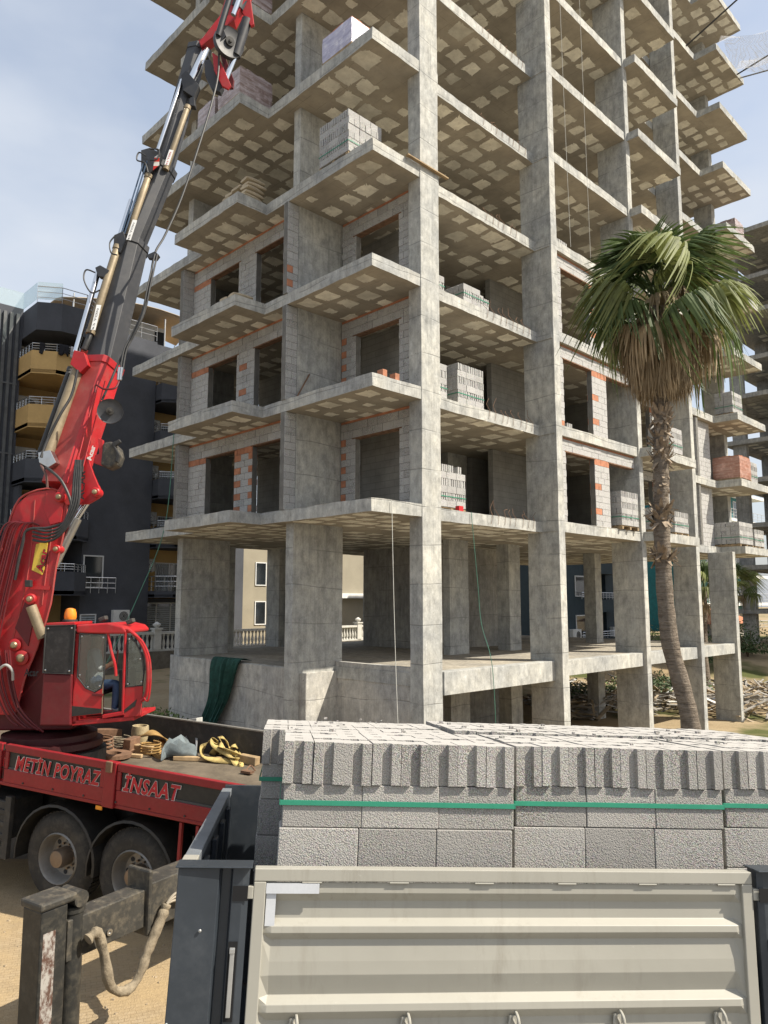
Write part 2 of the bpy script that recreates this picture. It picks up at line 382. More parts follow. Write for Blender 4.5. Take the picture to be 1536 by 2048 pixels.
# lift and stair core: dark concrete walls deep inside
for a in [(8.9, 9.1, 6.2, 9.6), (8.9, 13.8, 6.0, 6.2), (13.6, 13.8, 6.2, 9.6), (8.9, 13.8, 9.6, 9.8)]:
    column(a[0], a[1], a[2], a[3], ZB, ZT, 'core_wall', 3, CON_OLD)

# base walls and edge beams of the ground floor
def wallbox(name, a, b, m, bev=0.01): mb = MB(); mb.box(a, b); return mb.build(name, m, BLD, bevel=bev)
wallbox('base_wall', (1.80, 0.43, ZB), (2.02, 3.33, Z0 - 0.02), CON_WET)
wallbox('base_wall', (0.62, 3.67, ZB), (0.86, 9.84, Z0 - 0.02), CON_WET)
wallbox('base_wall', (0.64, 9.86, ZB), (0.69, 10.3, Z0 + 0.02), CON_WET)
wallbox('base_wall', (2.12, 10.18, ZB), (2.35, 12.0, Z0 - 0.02), CON_WET)
wallbox('base_plinth', (0.56, 3.24, ZB), (1.80, 3.335, Z0 - 0.12), CON_WET)
wallbox('base_wall', (2.3, 12.35, ZB), (21.1, 12.55, Z0 - 0.1), CON_WET)
wallbox('edge_beam', (2.45, -0.06, Z0 - 0.56), (7.43, 0.3, Z0 + 0.015), CON)
wallbox('edge_beam', (7.79, -0.2, Z0 - 0.44), (12.71, 0.12, Z0 + 0.01), CON)
wallbox('edge_beam', (13.03, -0.2, Z0 - 0.42), (17.19, 0.12, Z0 + 0.01), CON)
wallbox('edge_beam', (17.51, -0.2, Z0 - 0.40), (20.94, 0.12, Z0 + 0.01), CON)
wallbox('curb', (1.80, 0.43, Z0 - 0.01), (1.96, 3.33, Z0 + 0.13), CON_WET)
wallbox('basement_wall', (4.2, 2.3, ZB), (4.4, 10, Z0 - 0.33), CON_OLD)
wallbox('basement_wall', (4.4, 5.2, ZB), (9.6, 5.4, Z0 - 0.33), CON_OLD)
wallbox('basement_floor', (1.6, 0.1, ZB - 0.05), (21.3, 12.5, ZB + 0.06), CON_FLR, 0)
# short tail of the slab hanging over the ground-floor edge
# ---- foam fillers showing through the soffits
random.seed(21)
cands = []
def beamy(u, v):                          # solid strips over beams
    for b in (7.6, 12.9, 17.3): 
        if abs(u - b) < 0.36: return True
    for b in (3.45, 9.95): 
        if abs(v - b) < 0.40: return True
    return False
for k in range(1, 11):
    z = LV(k) - TS
    rk = random.Random(100 + k)
    ov = rk.uniform(-0.05, 0.05)
    for i in range(-2, 36):
        for j in range(-2, 18):
            u = 0.42 + i * 0.752; v = 0.62 + ov + j * 0.745
            hu, hv = 0.325, 0.30
            if not all(inside(OUT, u + a * (hu * 0.8), v + b * (hv * 0.8)) for a in (-1, 1) for b in (-1, 1)): continue
            if beamy(u, v) and rk.random() < 0.9: continue
            if any(c[0] - 0.2 < u < c[1] + 0.2 and c[2] - 0.25 < v < c[3] + 0.25 for c in COLS): continue
            if 8.9 < u < 13.8 and 6 < v < 9.8: continue
            s_ = rk.uniform(0.84, 1.2); 
            if k <= 3: s_ *= rk.choice((1, 1, 0.95, 0.7))
            if rk.random() < 0.09: s_ *= 0.55
            if k == 1: hu, hv = 0.34, 0.31
            if rk.random() < 0.10: continue
            cands.append((u + rk.uniform(-0.06, 0.06), v + rk.uniform(-0.06, 0.06), z, hu * s_ * rk.uniform(0.9, 1.08), hv * s_ * rk.uniform(0.85, 1.1), k, rk.random()))
def patch(hu, hv, rr, n=36):
    pts = []; ph = [rr.uniform(0, 6.28) for _ in range(4)]
    for i in range(n):
        t = 2 * math.pi * i / n + rr.uniform(-0.08, 0.08); c, s_ = math.cos(t), math.sin(t)
        e = 0.28                                    # superellipse: rounded rectangle
        x = math.copysign(abs(c) ** e, c); y = math.copysign(abs(s_) ** e, s_)
        r = 1.04 - 0.14 * abs(math.sin(1.5 * t + ph[0])) - 0.10 * abs(math.sin(3.5 * t + ph[1])) - 0.05 * abs(math.sin(9 * t + ph[2])) - rr.uniform(0, 0.14)
        if rr.random() < 0.10: r *= 0.82
        pts.append((x * hu * r, y * hv * r))
    return pts
def on_screen(p):
    q = Vector(p) - CAM; d = q.dot(EF); x = q.dot(EX); 
    f = d * math.cos(PITCH) + q.z * math.sin(PITCH); zz = -d * math.sin(PITCH) + q.z * math.cos(PITCH)
    return abs(x / f * FPX) < 800 and abs(zz / f * FPX) < 1050
def key(c):
    p = Vector((c[0], c[1], c[2])); d = (p - CAM); s_ = c[3] * c[4] * abs(d.normalized().z) / d.length_squared
    hid = (c[0] > 2.3 and c[1] > 4.5) or c[1] > 9.0
    return -s_ * (1 if on_screen(p) else 0.02) * (0.25 if hid else 1)
cands.sort(key=key)
rest = MB()
for n_, (u, v, z, hu, hv, k, r_) in enumerate(cands):
    rr = random.Random(n_); P = patch(hu, hv, rr)
    n = len(P)
    lo = [(x, y, -0.006) for x, y in P]; hi = [(x * 1.01, y * 1.01, 0.012) for x, y in P]
    F = [tuple(reversed(range(n)))] + [(i, (i + 1) % n, n + (i + 1) % n, n + i) for i in range(n)]
    if n_ < 300:
        mb = MB(); mb.add(lo + hi, F); o = mb.build('foam_panel', FOAM); o.location = (u, v, z); o.parent = SLABS[k]
    else:
        rest.add([(x + u, y + v, zz + z) for x, y, zz in lo + hi], F)
tag(rest.build('foam_panel', FOAM, BLD), kind='stuff')

# ---- infill masonry
UB = MB(); b_ = 0.5
def chamfer_box(mb, hx, hy, hz, c):
    vs = []
    for sx in (-1, 1):
        for sy in (-1, 1):
            for sz in (-1, 1):
                vs += [(sx * (hx - c), sy * (hy - c), sz * hz), (sx * (hx - c), sy * hy, sz * (hz - c)), (sx * hx, sy * (hy - c), sz * (hz - c))]
    I = lambda a, b, c_, w: ((a * 2 + b) * 2 + c_) * 3 + w
    F = []
    for s_ in (0, 1):
        q = [I(0, 0, s_, 0), I(1, 0, s_, 0), I(1, 1, s_, 0), I(0, 1, s_, 0)]; F.append(q if s_ else q[::-1])
        q = [I(0, s_, 0, 1), I(1, s_, 0, 1), I(1, s_, 1, 1), I(0, s_, 1, 1)]; F.append(q[::-1] if s_ else q)
        q = [I(s_, 0, 0, 2), I(s_, 1, 0, 2), I(s_, 1, 1, 2), I(s_, 0, 1, 2)]; F.append(q if s_ else q[::-1])
    for a in (0, 1):
        for b in (0, 1):
            F.append([I(0, a, b, 0), I(1, a, b, 0), I(1, a, b, 1), I(0, a, b, 1)]); F.append([I(a, 0, b, 0), I(a, 1, b, 0), I(a, 1, b, 2), I(a, 0, b, 2)]); F.append([I(a, b, 0, 1), I(a, b, 1, 1), I(a, b, 1, 2), I(a, b, 0, 2)])
            for c_ in (0, 1): F.append([I(a, b, c_, 0), I(a, b, c_, 1), I(a, b, c_, 2)])
    mb.add(vs, F)
def fix_normals(me):
    import bmesh
    bm = bmesh.new(); bm.from_mesh(me); bmesh.ops.recalc_face_normals(bm, faces=bm.faces); bm.to_mesh(me); bm.free()
def unit_mesh(name, mat, c=0.02):
    mb = MB(); chamfer_box(mb, 0.5, 0.5, 0.5, c); o = mb.build(name, mat); me = o.data; bpy.data.objects.remove(o); fix_normals(me); return me
ME_WB = unit_mesh('wall_block', BLKW, 0.018); ME_CB = unit_mesh('clay_block', CLAY, 0.018)
WALLB = []                                    # (centre, size, clay, wall object)
def masonry(axis, c, th, a0, a1, z0, z1, wall, clay=None, seed=0, face=-1):
    """courses of blocks in the plane axis=c; a runs along the wall; face -1: outer side at c"""
    rr = random.Random(seed); n = max(1, round((z1 - z0) / 0.203)); ch = (z1 - z0) / n
    for i in range(n):
        off = 0.2 if i % 2 else 0.0; x = a0 - off
        zc = z0 + (i + 0.5) * ch
        while x < a1 - 0.03:
            s_, e = max(a0, x), min(a1, x + 0.4); x += 0.4
            if e - s_ < 0.05: continue
            cl = bool(clay and clay(s_, e, i, n))
            dpt = rr.uniform(-0.004, 0.006)
            a = (s_ + e) / 2
            ctr = (c + th / 2 + dpt, a, zc) if axis == 'u' else (a, c + th / 2 + dpt, zc)
            sz = (th, e - s_ - 0.010, ch - 0.010) if axis == 'u' else (e - s_ - 0.010, th, ch - 0.010)
            WALLB.append((ctr, sz, cl, wall))
def back(axis, c, th, a0, a1, z0, z1, mb):
    i = 0.014
    if axis == 'u': mb.box((c + i, a0, z0), (c + th - i, a1, z1))
    else: mb.box((a0, c + i, z0), (a1, c + th - i, z1))
def bwall(axis, c, th, pieces, seed=0):
    mb = MB()
    for p in pieces: back(axis, c, th, p[0], p[1], p[2], p[3], mb)
    wobj = mb.build('infill_wall', MORTAR, BLD)
    for i, p in enumerate(pieces): masonry(axis, c, th, p[0], p[1], p[2], p[3], wobj, p[4] if len(p) > 4 else None, seed + i)
    return wobj
LINT = MB()
def claytop(s_, e, i, n): return i == n - 1
for st in (1, 2, 3):
    z0 = LV(st); zt = LV(st + 1) - TS; zl = zt - 0.52
    ctop = claytop
    jambL = (lambda s_, e, i, n: (i % 2 == 0 and e - s_ < 0.25 and i < n)) if st <= 2 else None
    # terrace wall (plane x = 1.95)
    bwall('u', 1.95, 0.19, [(0.43, 3.33, zl, zt - 0.07), (2.72, 3.33, z0, zl, jambL), (0.43, 1.0, z0, zl)], st * 10)
    mb = MB(); mb.box((1.955, 0.45, zt - 0.068), (2.12, 3.32, zt - 0.004)); par(mb.build('brick_packing', CLAY), BLD)
    mb = MB(); mb.box((1.944, 0.9, zl - 0.035), (2.145, 2.85, zl - 0.001)); mb.build('lintel', RUST, BLD)
    # main wall behind the left balcony (plane x = 0.5)
    bwall('u', 0.5, 0.19, [(3.68, 9.26, zl, zt - 0.07), (8.2, 9.26, z0, zl, (lambda s_, e, i, n: i == n - 1)), (5.62, 6.56, z0, zl, (lambda s_, e, i, n: (i % 2 == 1 and (s_ < 5.65 or e > 6.5)) or i == n - 1) if st == 1 else (lambda s_, e, i, n: i in (4, 8) and 5.9 < s_ < 6.15 and st == 2))], st * 20)
    mb = MB(); mb.box((0.505, 3.7, zt - 0.068), (0.67, 9.25, zt - 0.004)); mb.build('brick_packing', CLAY, BLD)
    mb = MB(); mb.box((0.494, 3.68, zl - 0.035), (0.695, 5.7, zl - 0.001)); mb.box((0.494, 6.45, zl - 0.035), (0.695, 8.3, zl - 0.001)); mb.build('lintel', RUST, BLD)
    # block fins
    bwall('v', 3.36, 0.19, [(-0.03, 0.35, z0, zt - 0.01, (lambda s_, e, i, n: st == 3 and i in (1, 3) and s_ < 0.05))], st * 30)
    bwall('v', 9.27, 0.19, [(0.10, 0.69, z0, zt - 0.01)], st * 31)
    # bay on the right facade (plane y = -0.16)
    bwall('v', -0.16, 0.19, [(7.80, 12.70, zl + 0.1, zt - 0.06), (7.80, 8.22, z0, zl + 0.1, (lambda s_, e, i, n: st == 2 and i in (0, 1) and s_ < 7.9)), (9.95, 10.9, z0, zl + 0.1, (lambda s_, e, i, n: (i % 4 == 2 and s_ < 10.3) or i == n - 1) )], st * 40)
    mb = MB(); mb.box((7.80, -0.155, zt - 0.058), (12.7, 0.02, zt - 0.004)); mb.build('brick_packing', CLAY, BLD)
    mb = MB(); mb.box((8.15, -0.168, zl + 0.064), (10.0, 0.036, zl + 0.099)); mb.box((10.85, -0.168, zl + 0.064), (12.6, 0.036, zl + 0.099)); mb.build('lintel', RUST, BLD)
    # bay C3-C4: wall set back on the balcony, stack of piers by C4
    if st <= 2: bwall('v', 0.7, 0.19, [(13.1, 17.1, zl + 0.1, zt - 0.06), (13.1, 13.7, z0, zl + 0.1), (15.9, 17.1, z0, zl + 0.1, (lambda s_, e, i, n: i == n - 1))], st * 50)
    if st <= 2: bwall('v', 0.9, 0.19, [(17.6, 18.9, z0, zt - 0.01), (20.2, 22.2, z0, zt - 0.01)], st * 60)
    if st <= 2: bwall('u', 20.3, 0.19, [(0.7, 1.9, z0, zt - 0.01)], st * 70)
# interior partitions, one mesh each with coursing lines
def m_part():
    q = N('partition_blocks'); x, y, z = q.sep()
    a = q.math('ADD', x, y)
    row = q.math('FRACT', q.math('MULTIPLY', z, 1 / 0.203)); rowi = q.math('FLOOR', q.math('MULTIPLY', z, 1 / 0.203))
    colf = q.math('FRACT', q.math('ADD', q.math('MULTIPLY', a, 2.5), q.math('MULTIPLY', rowi, 0.5)))
    jt = q.math('MAXIMUM', q.ramp(row, 0.0, 0.09, (1, 1, 1, 1), (0, 0, 0, 1)), q.ramp(colf, 0.0, 0.04, (1, 1, 1, 1), (0, 0, 0, 1)))
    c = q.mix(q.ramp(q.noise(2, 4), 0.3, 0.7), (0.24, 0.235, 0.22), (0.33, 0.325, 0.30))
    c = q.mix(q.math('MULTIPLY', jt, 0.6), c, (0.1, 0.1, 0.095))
    return q.done(c, 0.95, 0, jt, 0.01, 0.4, 0.1)
PART = m_part()
for st in (1, 2, 3):
    z0 = LV(st); zt = LV(st + 1) - TS - 0.01
    for a, b in [((2.1, 6.0), (7.0, 6.2)), ((3.3, 1.6), (3.45, 3.9)), ((3.6, 3.7), (3.8, 9.8)), ((8.6, 3.9), (10.2, 4.1)), ((11.3, 2.4), (11.5, 8)), ((14.8, 0.9), (15.0, 7)), ((8.0, 2.5), (11.3, 2.7))]:
        if st == 3 and a[0] in (8.6, 14.8): continue
        mb = MB(); mb.box((a[0], a[1], z0), (b[0], b[1], zt)); mb.build('partition_wall', PART, BLD)
WALLB.sort(key=lambda t: -seen(t[0]) * math.sqrt(max(t[1][0] if t[1][0] != 0.19 else 0, t[1][1] if t[1][1] != 0.19 else 0) * t[1][2]) * (1 if on_screen(t[0]) else 0.1) * (0.5 if t[0][0] > 13 else 1))
restb = [MB(), MB()]
for n_, (ctr, sz, cl, wobj) in enumerate(WALLB):
    if n_ < 300: inst('clay_brick' if cl else 'block', ME_CB if cl else ME_WB, wobj, ctr, None, sz)
    else:
        h = [x / 2 for x in sz]; restb[cl].box([c - d for c, d in zip(ctr, h)], [c + d for c, d in zip(ctr, h)])
tag(restb[0].build('block', BLKW, BLD), kind='stuff')
if restb[1].v: tag(restb[1].build('clay_brick', CLAY, BLD), kind='stuff')

# ---- starter bars sticking out beside column C2, joint lines, hanging lines
random.seed(5)
for k in (1, 2, 3, 4, 5, 6):
    for i in range(8 if k != 4 else 6):
        u = 4.9 + i * 0.30 + random.uniform(-0.05, 0.05); z = LV(k) - 0.03
        mb = MB(); L = random.uniform(0.5, 1.0); dx = random.uniform(0.1, 0.5)
        mb.tube([(u - 0.05, 0.235, z - 0.22), (u, 0.23, z + 0.015), (u + dx * 0.4, 0.35 + L * 0.1, z + L * 0.3), (u + dx, 0.5, z + L * random.uniform(0.35, 0.6))], 0.006, 5)
        mb.build('rebar', RUST, BLD)
for k in (5, 6):
    for i in range(7):
        mb = MB(); u = 5.2 + i * 0.22; mb.tube([(u, 1.2 + 0.1 * (i % 2), LV(k - 1)), (u + random.uniform(-0.1, 0.1), 1.2, LV(k - 1) + random.uniform(0.7, 1.0))], 0.009, 5); mb.build('rebar', RUST, BLD)
# ================================================================== goods stored on the floors
GB_ = MB(); chamfer_box(GB_, 0.195, 0.094, 0.094, 0.006); o_ = GB_.build('block', BLKW); ME_GB = o_.data; bpy.data.objects.remove(o_); fix_normals(ME_GB)
def end_block_mesh(name, mat, L, Wd, H, g=0.02):
    # block with a groove in one end and a tongue on the other (seen along x)
    a = Wd / 2; x0, x1 = -L / 2, L / 2
    poly = [(x0, -a), (x1, -a), (x1, -a * 0.35), (x1 - g, -a * 0.28), (x1 - g, a * 0.28), (x1, a * 0.35), (x1, a), (x0, a), (x0, a * 0.35), (x0 + g, a * 0.28), (x0 + g, -a * 0.28), (x0, -a * 0.35)]
    mb = MB(); mb.prism(poly, Vector((0, 0, 0)), Vector((1, 0, 0)), Vector((0, 1, 0)), Vector((0, 0, 1)), -H / 2, H / 2)
    o = mb.build(name, mat); me = o.data; bpy.data.objects.remove(o); fix_normals(me); return me
ME_GE = end_block_mesh('grooved_block', BLKW, 0.39, 0.145, 0.19)
PALW = m_simple('pallet_wood', (0.30, 0.22, 0.13), 0.9, var=0.3, scl=6, bump=0.3)
STRAP = m_simple('green_strap', (0.015, 0.20, 0.115), 0.45, var=0.15)
FILM = None
def m_film(name, a, b):
    q = N(name); f = q.noise(1.2, 6, 0.7, (1, 1, 9)); g = q.noise(5, 6, 0.7)
    c = q.mix(q.ramp(f, 0.4, 0.62), a, b); c = q.mix(q.math('MULTIPLY', q.ramp(g, 0.5, 0.7), 0.6), c, tuple(min(0.85, x * 1.7) for x in b))
    return q.done(c, 0.3, 0, f, 0.03, 0.8, 0.5)
FILM_P = m_film('film_pink', (0.22, 0.15, 0.13), (0.42, 0.36, 0.36)); FILM_V = m_film('film_violet', (0.33, 0.32, 0.45), (0.5, 0.49, 0.62)); FILM_R = m_film('film_red', (0.33, 0.15, 0.10), (0.42, 0.26, 0.21))
def pallet(label, x, y, z, nx=3, ny=2, nl=4, rz=0.0, seed=0, strap=True, base=True, group='pallets of pumice blocks on the floors', missing=0.0, alt=True):
    """palletised blocks: layers alternate between long sides and grooved ends"""
    rr = random.Random(seed); t = empty('block_pallet', (x, y, z), label, 'block pallet', group, (0, 0, rz))
    Lx, Ly = nx * 0.395, ny * 0.40
    zb = 0.0
    if base:
        mb = MB()
        for i in range(5): yy = -Ly / 2 + (i + 0.5) * Ly / 5; mb.box((-Lx / 2, yy - 0.05, 0.10), (Lx / 2, yy + 0.05, 0.125))
        for i in range(3): xx = -Lx / 2 + 0.06 + i * (Lx - 0.12) / 2; mb.box((xx - 0.05, -Ly / 2, 0.0), (xx + 0.05, Ly / 2, 0.10))
        mb.build('pallet_base', PALW, t, local=True); zb = 0.127
    for l in range(nl):
        zc = zb + l * 0.194 + 0.097
        if alt and l % 2 == 1:
            n = int(Lx / 0.15); st = Lx / n
            for i in range(n):
                for j in range(ny):
                    if 0 < i < n - 1 and 0 < j < ny - 1 and l < nl - 1: continue
                    if l == nl - 1 and rr.random() < missing: continue
                    inst('block', ME_GE, t, (-Lx / 2 + (i + 0.5) * st + rr.uniform(-.004, .004), -Ly / 2 + (j + 0.5) * 0.40 + rr.uniform(-.01, .01), zc), (0, 0, math.pi / 2), None, True)
        else:
            m = ny * 2
            for i in range(nx):
                for j in range(m):
                    if 0 < i < nx - 1 and 0 < j < m - 1 and l < nl - 1: continue
                    if l == nl - 1 and rr.random() < missing: continue
                    inst('block', ME_GB, t, (-Lx / 2 + (i + 0.5) * 0.395 + rr.uniform(-.004, .004), -Ly / 2 + (j + 0.5) * 0.2 + rr.uniform(-.006, .006), zc), None, None, True)
    if strap:
        zc = zb + 0.194 * 1.5; e = 0.006
        mb = MB()
        for zz in (zc,):
            for a, b in (((-Lx / 2 - e, -Ly / 2 - e), (Lx / 2 + e, -Ly / 2 - e - .002)), ((-Lx / 2 - e, Ly / 2 + e), (Lx / 2 + e, Ly / 2 + e + .002)), ((-Lx / 2 - e - .002, -Ly / 2), (-Lx / 2 - e, Ly / 2)), ((Lx / 2 + e, -Ly / 2), (Lx / 2 + e + .002, Ly / 2))):
                mb.box((a[0], min(a[1], b[1]), zz - 0.012), (b[0], max(a[1], b[1]), zz + 0.012))
        mb.build('strap', STRAP, t, local=True)
    return t
PF = 'pallets of pumice blocks on the floors'
pallet('grey block stack on the corner terrace of the fourth upper floor', 0.66, 1.55, LV(4), 3, 3, 6, math.pi / 2, 1)
pallet('low grey block stack beside corner column, bay with the starter bars, third floor', 3.1, 1.1, LV(3), 2, 2, 3, 0, 2)
pallet('stepped half-used grey block stack on third floor slab edge', 4.75, 0.95, LV(3), 3, 2, 3, 0, 3, missing=0.45)
pallet('narrow grey block stack touching corner column, second floor bay', 3.05, 1.0, LV(2), 2, 2, 5, 0, 4)
pallet('large grey block stack with green straps on second floor slab edge', 4.5, 1.0, LV(2), 3, 2, 6, 0, 5)
pallet('loose grey block stack above a red packet on first floor edge', 3.6, 1.0, LV(1), 3, 2, 6, 0, 6, missing=0.2)
pallet('low grey blocks on fifth floor edge right of the broad column', 8.4, 0.25, LV(5), 3, 1, 1, 0, 7, strap=False, base=False)
pallet('small grey block stack on fourth floor edge right of the broad column', 8.6, 0.35, LV(4), 3, 1, 2, 0, 8, strap=False)
pallet('loose grey blocks inside the second floor window opening', 9.0, 0.5, LV(2), 3, 1, 2, 0, 9, strap=False, base=False, missing=0.4)
pallet('tall strapped grey block stack in the first floor window opening', 11.75, -0.02, LV(1), 3, 2, 6, 0, 10)
pallet('grey block stack on first floor balcony left of palm trunk', 13.7, -0.1, LV(1), 2, 2, 4, 0, 11)
pallet('grey block stack on first floor balcony right of palm trunk', 15.5, -0.15, LV(1), 3, 2, 4, 0, 12)
pallet('grey block stack on second floor balcony behind the palm crown', 15.3, -0.15, LV(2), 3, 2, 5, 0, 13)
pallet('wide grey block stack on first floor of the far wing', 23.0, 0.4, LV(1), 4, 3, 5, 0, 14)
pallet('grey block stack at the right picture edge on first floor wing', 24.9, 0.3, LV(1), 3, 2, 4, 0, 15)
pallet('grey block stack beside red brick pack on second floor wing', 24.7, 0.35, LV(2), 3, 2, 5, 0, 16)
pallet('grey block stack on third floor wing right of the dead palm fronds', 23.1, 0.3, LV(3), 3, 2, 5, 0, 17)
def film_pack(label, x, y, z, sx, sy, sz, m, seed, rz=0):
    rr = random.Random(seed); t = empty('wrapped_brick_pack', (x, y, z), label, 'brick pack', 'film wrapped brick packs on the floors', (0, 0, rz))
    mb = MB(); rings = []
    for i in range(7):
        zz = 0.12 + (sz - 0.12) * i / 6; r = []
        for (a, b, n) in ((-1, -1, 0), (1, -1, 1), (1, 1, 2), (-1, 1, 3)):
            nxt = {0: (1, -1), 1: (1, 1), 2: (-1, 1), 3: (-1, -1)}[n]
            for k in range(5):
                tt = k / 5; px_ = a + (nxt[0] - a) * tt; py_ = b + (nxt[1] - b) * tt
                e = 1 - 0.03 * (i in (0, 6)); r.append((px_ * sx / 2 * e + rr.uniform(-.008, .008), py_ * sy / 2 * e + rr.uniform(-.008, .008), zz))
        rings.append(r)
    mb.loft(rings); mb.build('film_wrap', m, t, local=True)
    mb = MB()
    for i in range(3): mb.box((-sx / 2 + i * (sx - 0.1) / 2, -sy / 2, 0), (-sx / 2 + i * (sx - 0.1) / 2 + 0.1, sy / 2, 0.118))
    mb.build('pallet_base', PALW, t, local=True)
    mb = MB()
    for i in range(5):
        for j in range(3): mb.box((-sx / 2 + 0.03 + i * (sx - .06) / 5, -sy / 2 + 0.03 + j * (sy - .06) / 3, sz + 0.001), (-sx / 2 + 0.02 + (i + 1) * (sx - .06) / 5, -sy / 2 + 0.02 + (j + 1) * (sy - .06) / 3, sz + 0.03 + 0.02 * ((i + j) % 2)))
    mb.build('top_bricks', CLAY if m is not FILM_P else FILM_P, t, local=True)
film_pack('violet film wrapped brick pack on fifth floor corner terrace', 0.55, 1.45, LV(5), 1.0, 1.2, 0.85, FILM_V, 1)
film_pack('larger pink film wrapped pack on fifth floor left balcony corner', -0.35, 5.15, LV(5), 1.15, 1.15, 0.95, FILM_P, 2)
film_pack('smaller pink film wrapped pack behind the larger one on fifth floor balcony', -0.35, 6.6, LV(5), 0.9, 1.0, 0.85, FILM_P, 3)
film_pack('pink film wrapped pack on sixth floor left balcony beside the crane tip', -0.4, 5.0, LV(6), 1.0, 1.0, 0.9, FILM_P, 4)
film_pack('pale pink brick pack on sixth floor wing against the sky', 24.9, 0.5, LV(6) , 1.1, 1.1, 1.15, FILM_P, 5)
film_pack('red brick pack in clear film on second floor wing', 23.2, 0.35, LV(2), 1.35, 1.2, 1.1, FILM_R, 6)
# cement sacks
SACK = m_simple('cement_sack', (0.47, 0.39, 0.27), 0.85, var=0.2, scl=5, bump=0.3, rndv=0.25)
def sack_mesh():
    mb = MB(); rings = []
    for i in range(9):
        t = i / 8; x = -0.31 + 0.62 * t; k = math.sin(math.pi * min(1, max(0, 0.06 + 0.88 * t))) ** 0.35; r = []
        for j in range(12):
            a = 2 * math.pi * j / 12; c, s_ = math.cos(a), math.sin(a)
            r.append((x, math.copysign(abs(c) ** 0.7, c) * 0.21 * (0.75 + 0.25 * k), math.copysign(abs(s_) ** 0.8, s_) * 0.075 * k))
        rings.append(r)
    mb.loft(rings); o = mb.build('cement_sack', SACK, smooth=True); me = o.data; bpy.data.objects.remove(o); return me
ME_SK = sack_mesh(); random.seed(3)
def sacks(x, y, z, n, lab, grp):
    c = 0
    for l in range(n):
        for j in range(3 if l < n - 1 else 2):
            o = inst('cement_sack', ME_SK, None, (x + random.uniform(-.05, .05) + l * 0.03, y + (j - 1) * 0.44 + random.uniform(-.03, .03), z + 0.075 + l * 0.135), (random.uniform(-.06, .06), random.uniform(-.06, .06), random.uniform(-.15, .15) + (math.pi if j % 2 else 0)))
            tag(o, lab, 'sack', grp)
sacks(-0.3, 5.3, LV(4), 6, 'tan paper sack in the tall heap on the fourth floor left balcony', 'sacks on the fourth floor balcony')
sacks(-0.35, 5.7, LV(3), 3, 'tan paper sack in the low heap on the third floor left balcony', 'sacks on the third floor balcony')
# loose pieces
for i, (x, y, lab) in enumerate(((0.5, 0.08, 'clay brick standing nearest the terrace corner on second floor'), (0.95, 0.10, 'clay brick standing nearer the corner column on second floor edge'))):
    mb = MB(); mb.box((x - 0.09, y - 0.03, LV(2)), (x + 0.06, y + 0.17, LV(2) + 0.19)); tag(mb.build('loose_brick', CLAY, bevel=0.006), lab, 'brick')
mb = MB(); mb.box((1.15, -0.13, LV(4) + 0.0), (2.75, -0.03, LV(4) + 0.035)); tag(mb.build('wood_plank', WOOD, bevel=0.004), 'yellowish plank fixed across the corner column at fourth floor edge', 'plank')
mb = MB(); mb.tube([(0.2, 3.2, LV(2)), (0.75, 3.30, LV(2) + 0.85)], 0.02, 6); tag(mb.build('steel_prop', RUST), 'thin rusty prop leaning on the terrace wall, second floor', 'prop')
mb = MB(); mb.box((3.5, 0.27, LV(1)), (3.68, 0.40, LV(1) + 0.14)); tag(mb.build('red_packet', m_simple('red_plastic', (0.5, 0.015, 0.02), 0.4)), 'small bright red packet on first floor slab edge', 'packet', )
LINE_W = m_simple('white_cord', (0.55, 0.55, 0.5), 0.7); LINE_G = m_simple('green_cord', (0.08, 0.22, 0.16), 0.7)
def cord(name, pts, r, m, lab, cat='rope'): mb = MB(); mb.tube(curve_pts(pts, 6), r, 5); return tag(mb.build(name, m, smooth=True), lab, cat)
cord('hanging_cord', [(0.62, -0.04, LV(1) - 0.02), (0.66, -0.06, 4.0), (0.75, -0.05, 2.0), (0.84, -0.06, 0.2)], 0.008, LINE_W, 'thin white cord hanging from first floor terrace edge')
cord('hanging_cord', [(3.95, 0.22, LV(1)), (4.05, 0.2, 5.2), (4.2, 0.22, 4.2), (4.3, 0.2, 3.2), (4.35, -0.1, 2.1), (4.45, -0.12, 0.0)], 0.009, LINE_G, 'green cord hanging over first floor edge beside the red packet')
cord('hanging_cord', [(8.3, -0.34, LV(9)), (8.4, -0.36, LV(6)), (8.55, -0.36, LV(4))], 0.007, LINE_W, 'left of two fine plumb lines down the right facade', 'plumb line')
cord('hanging_cord', [(9.6, -0.34, LV(9)), (9.7, -0.36, LV(6)), (9.8, -0.36, LV(4))], 0.007, LINE_W, 'right of two fine plumb lines down the right facade', 'plumb line')
cord('hanging_cord', [(-0.05, 9.3, LV(2)), (-0.3, 9.2, 6.2), (-1.0, 9.4, 4.0), (-1.9, 9.9, 1.5)], 0.014, LINE_G, 'green rope slanting down from the left building edge')
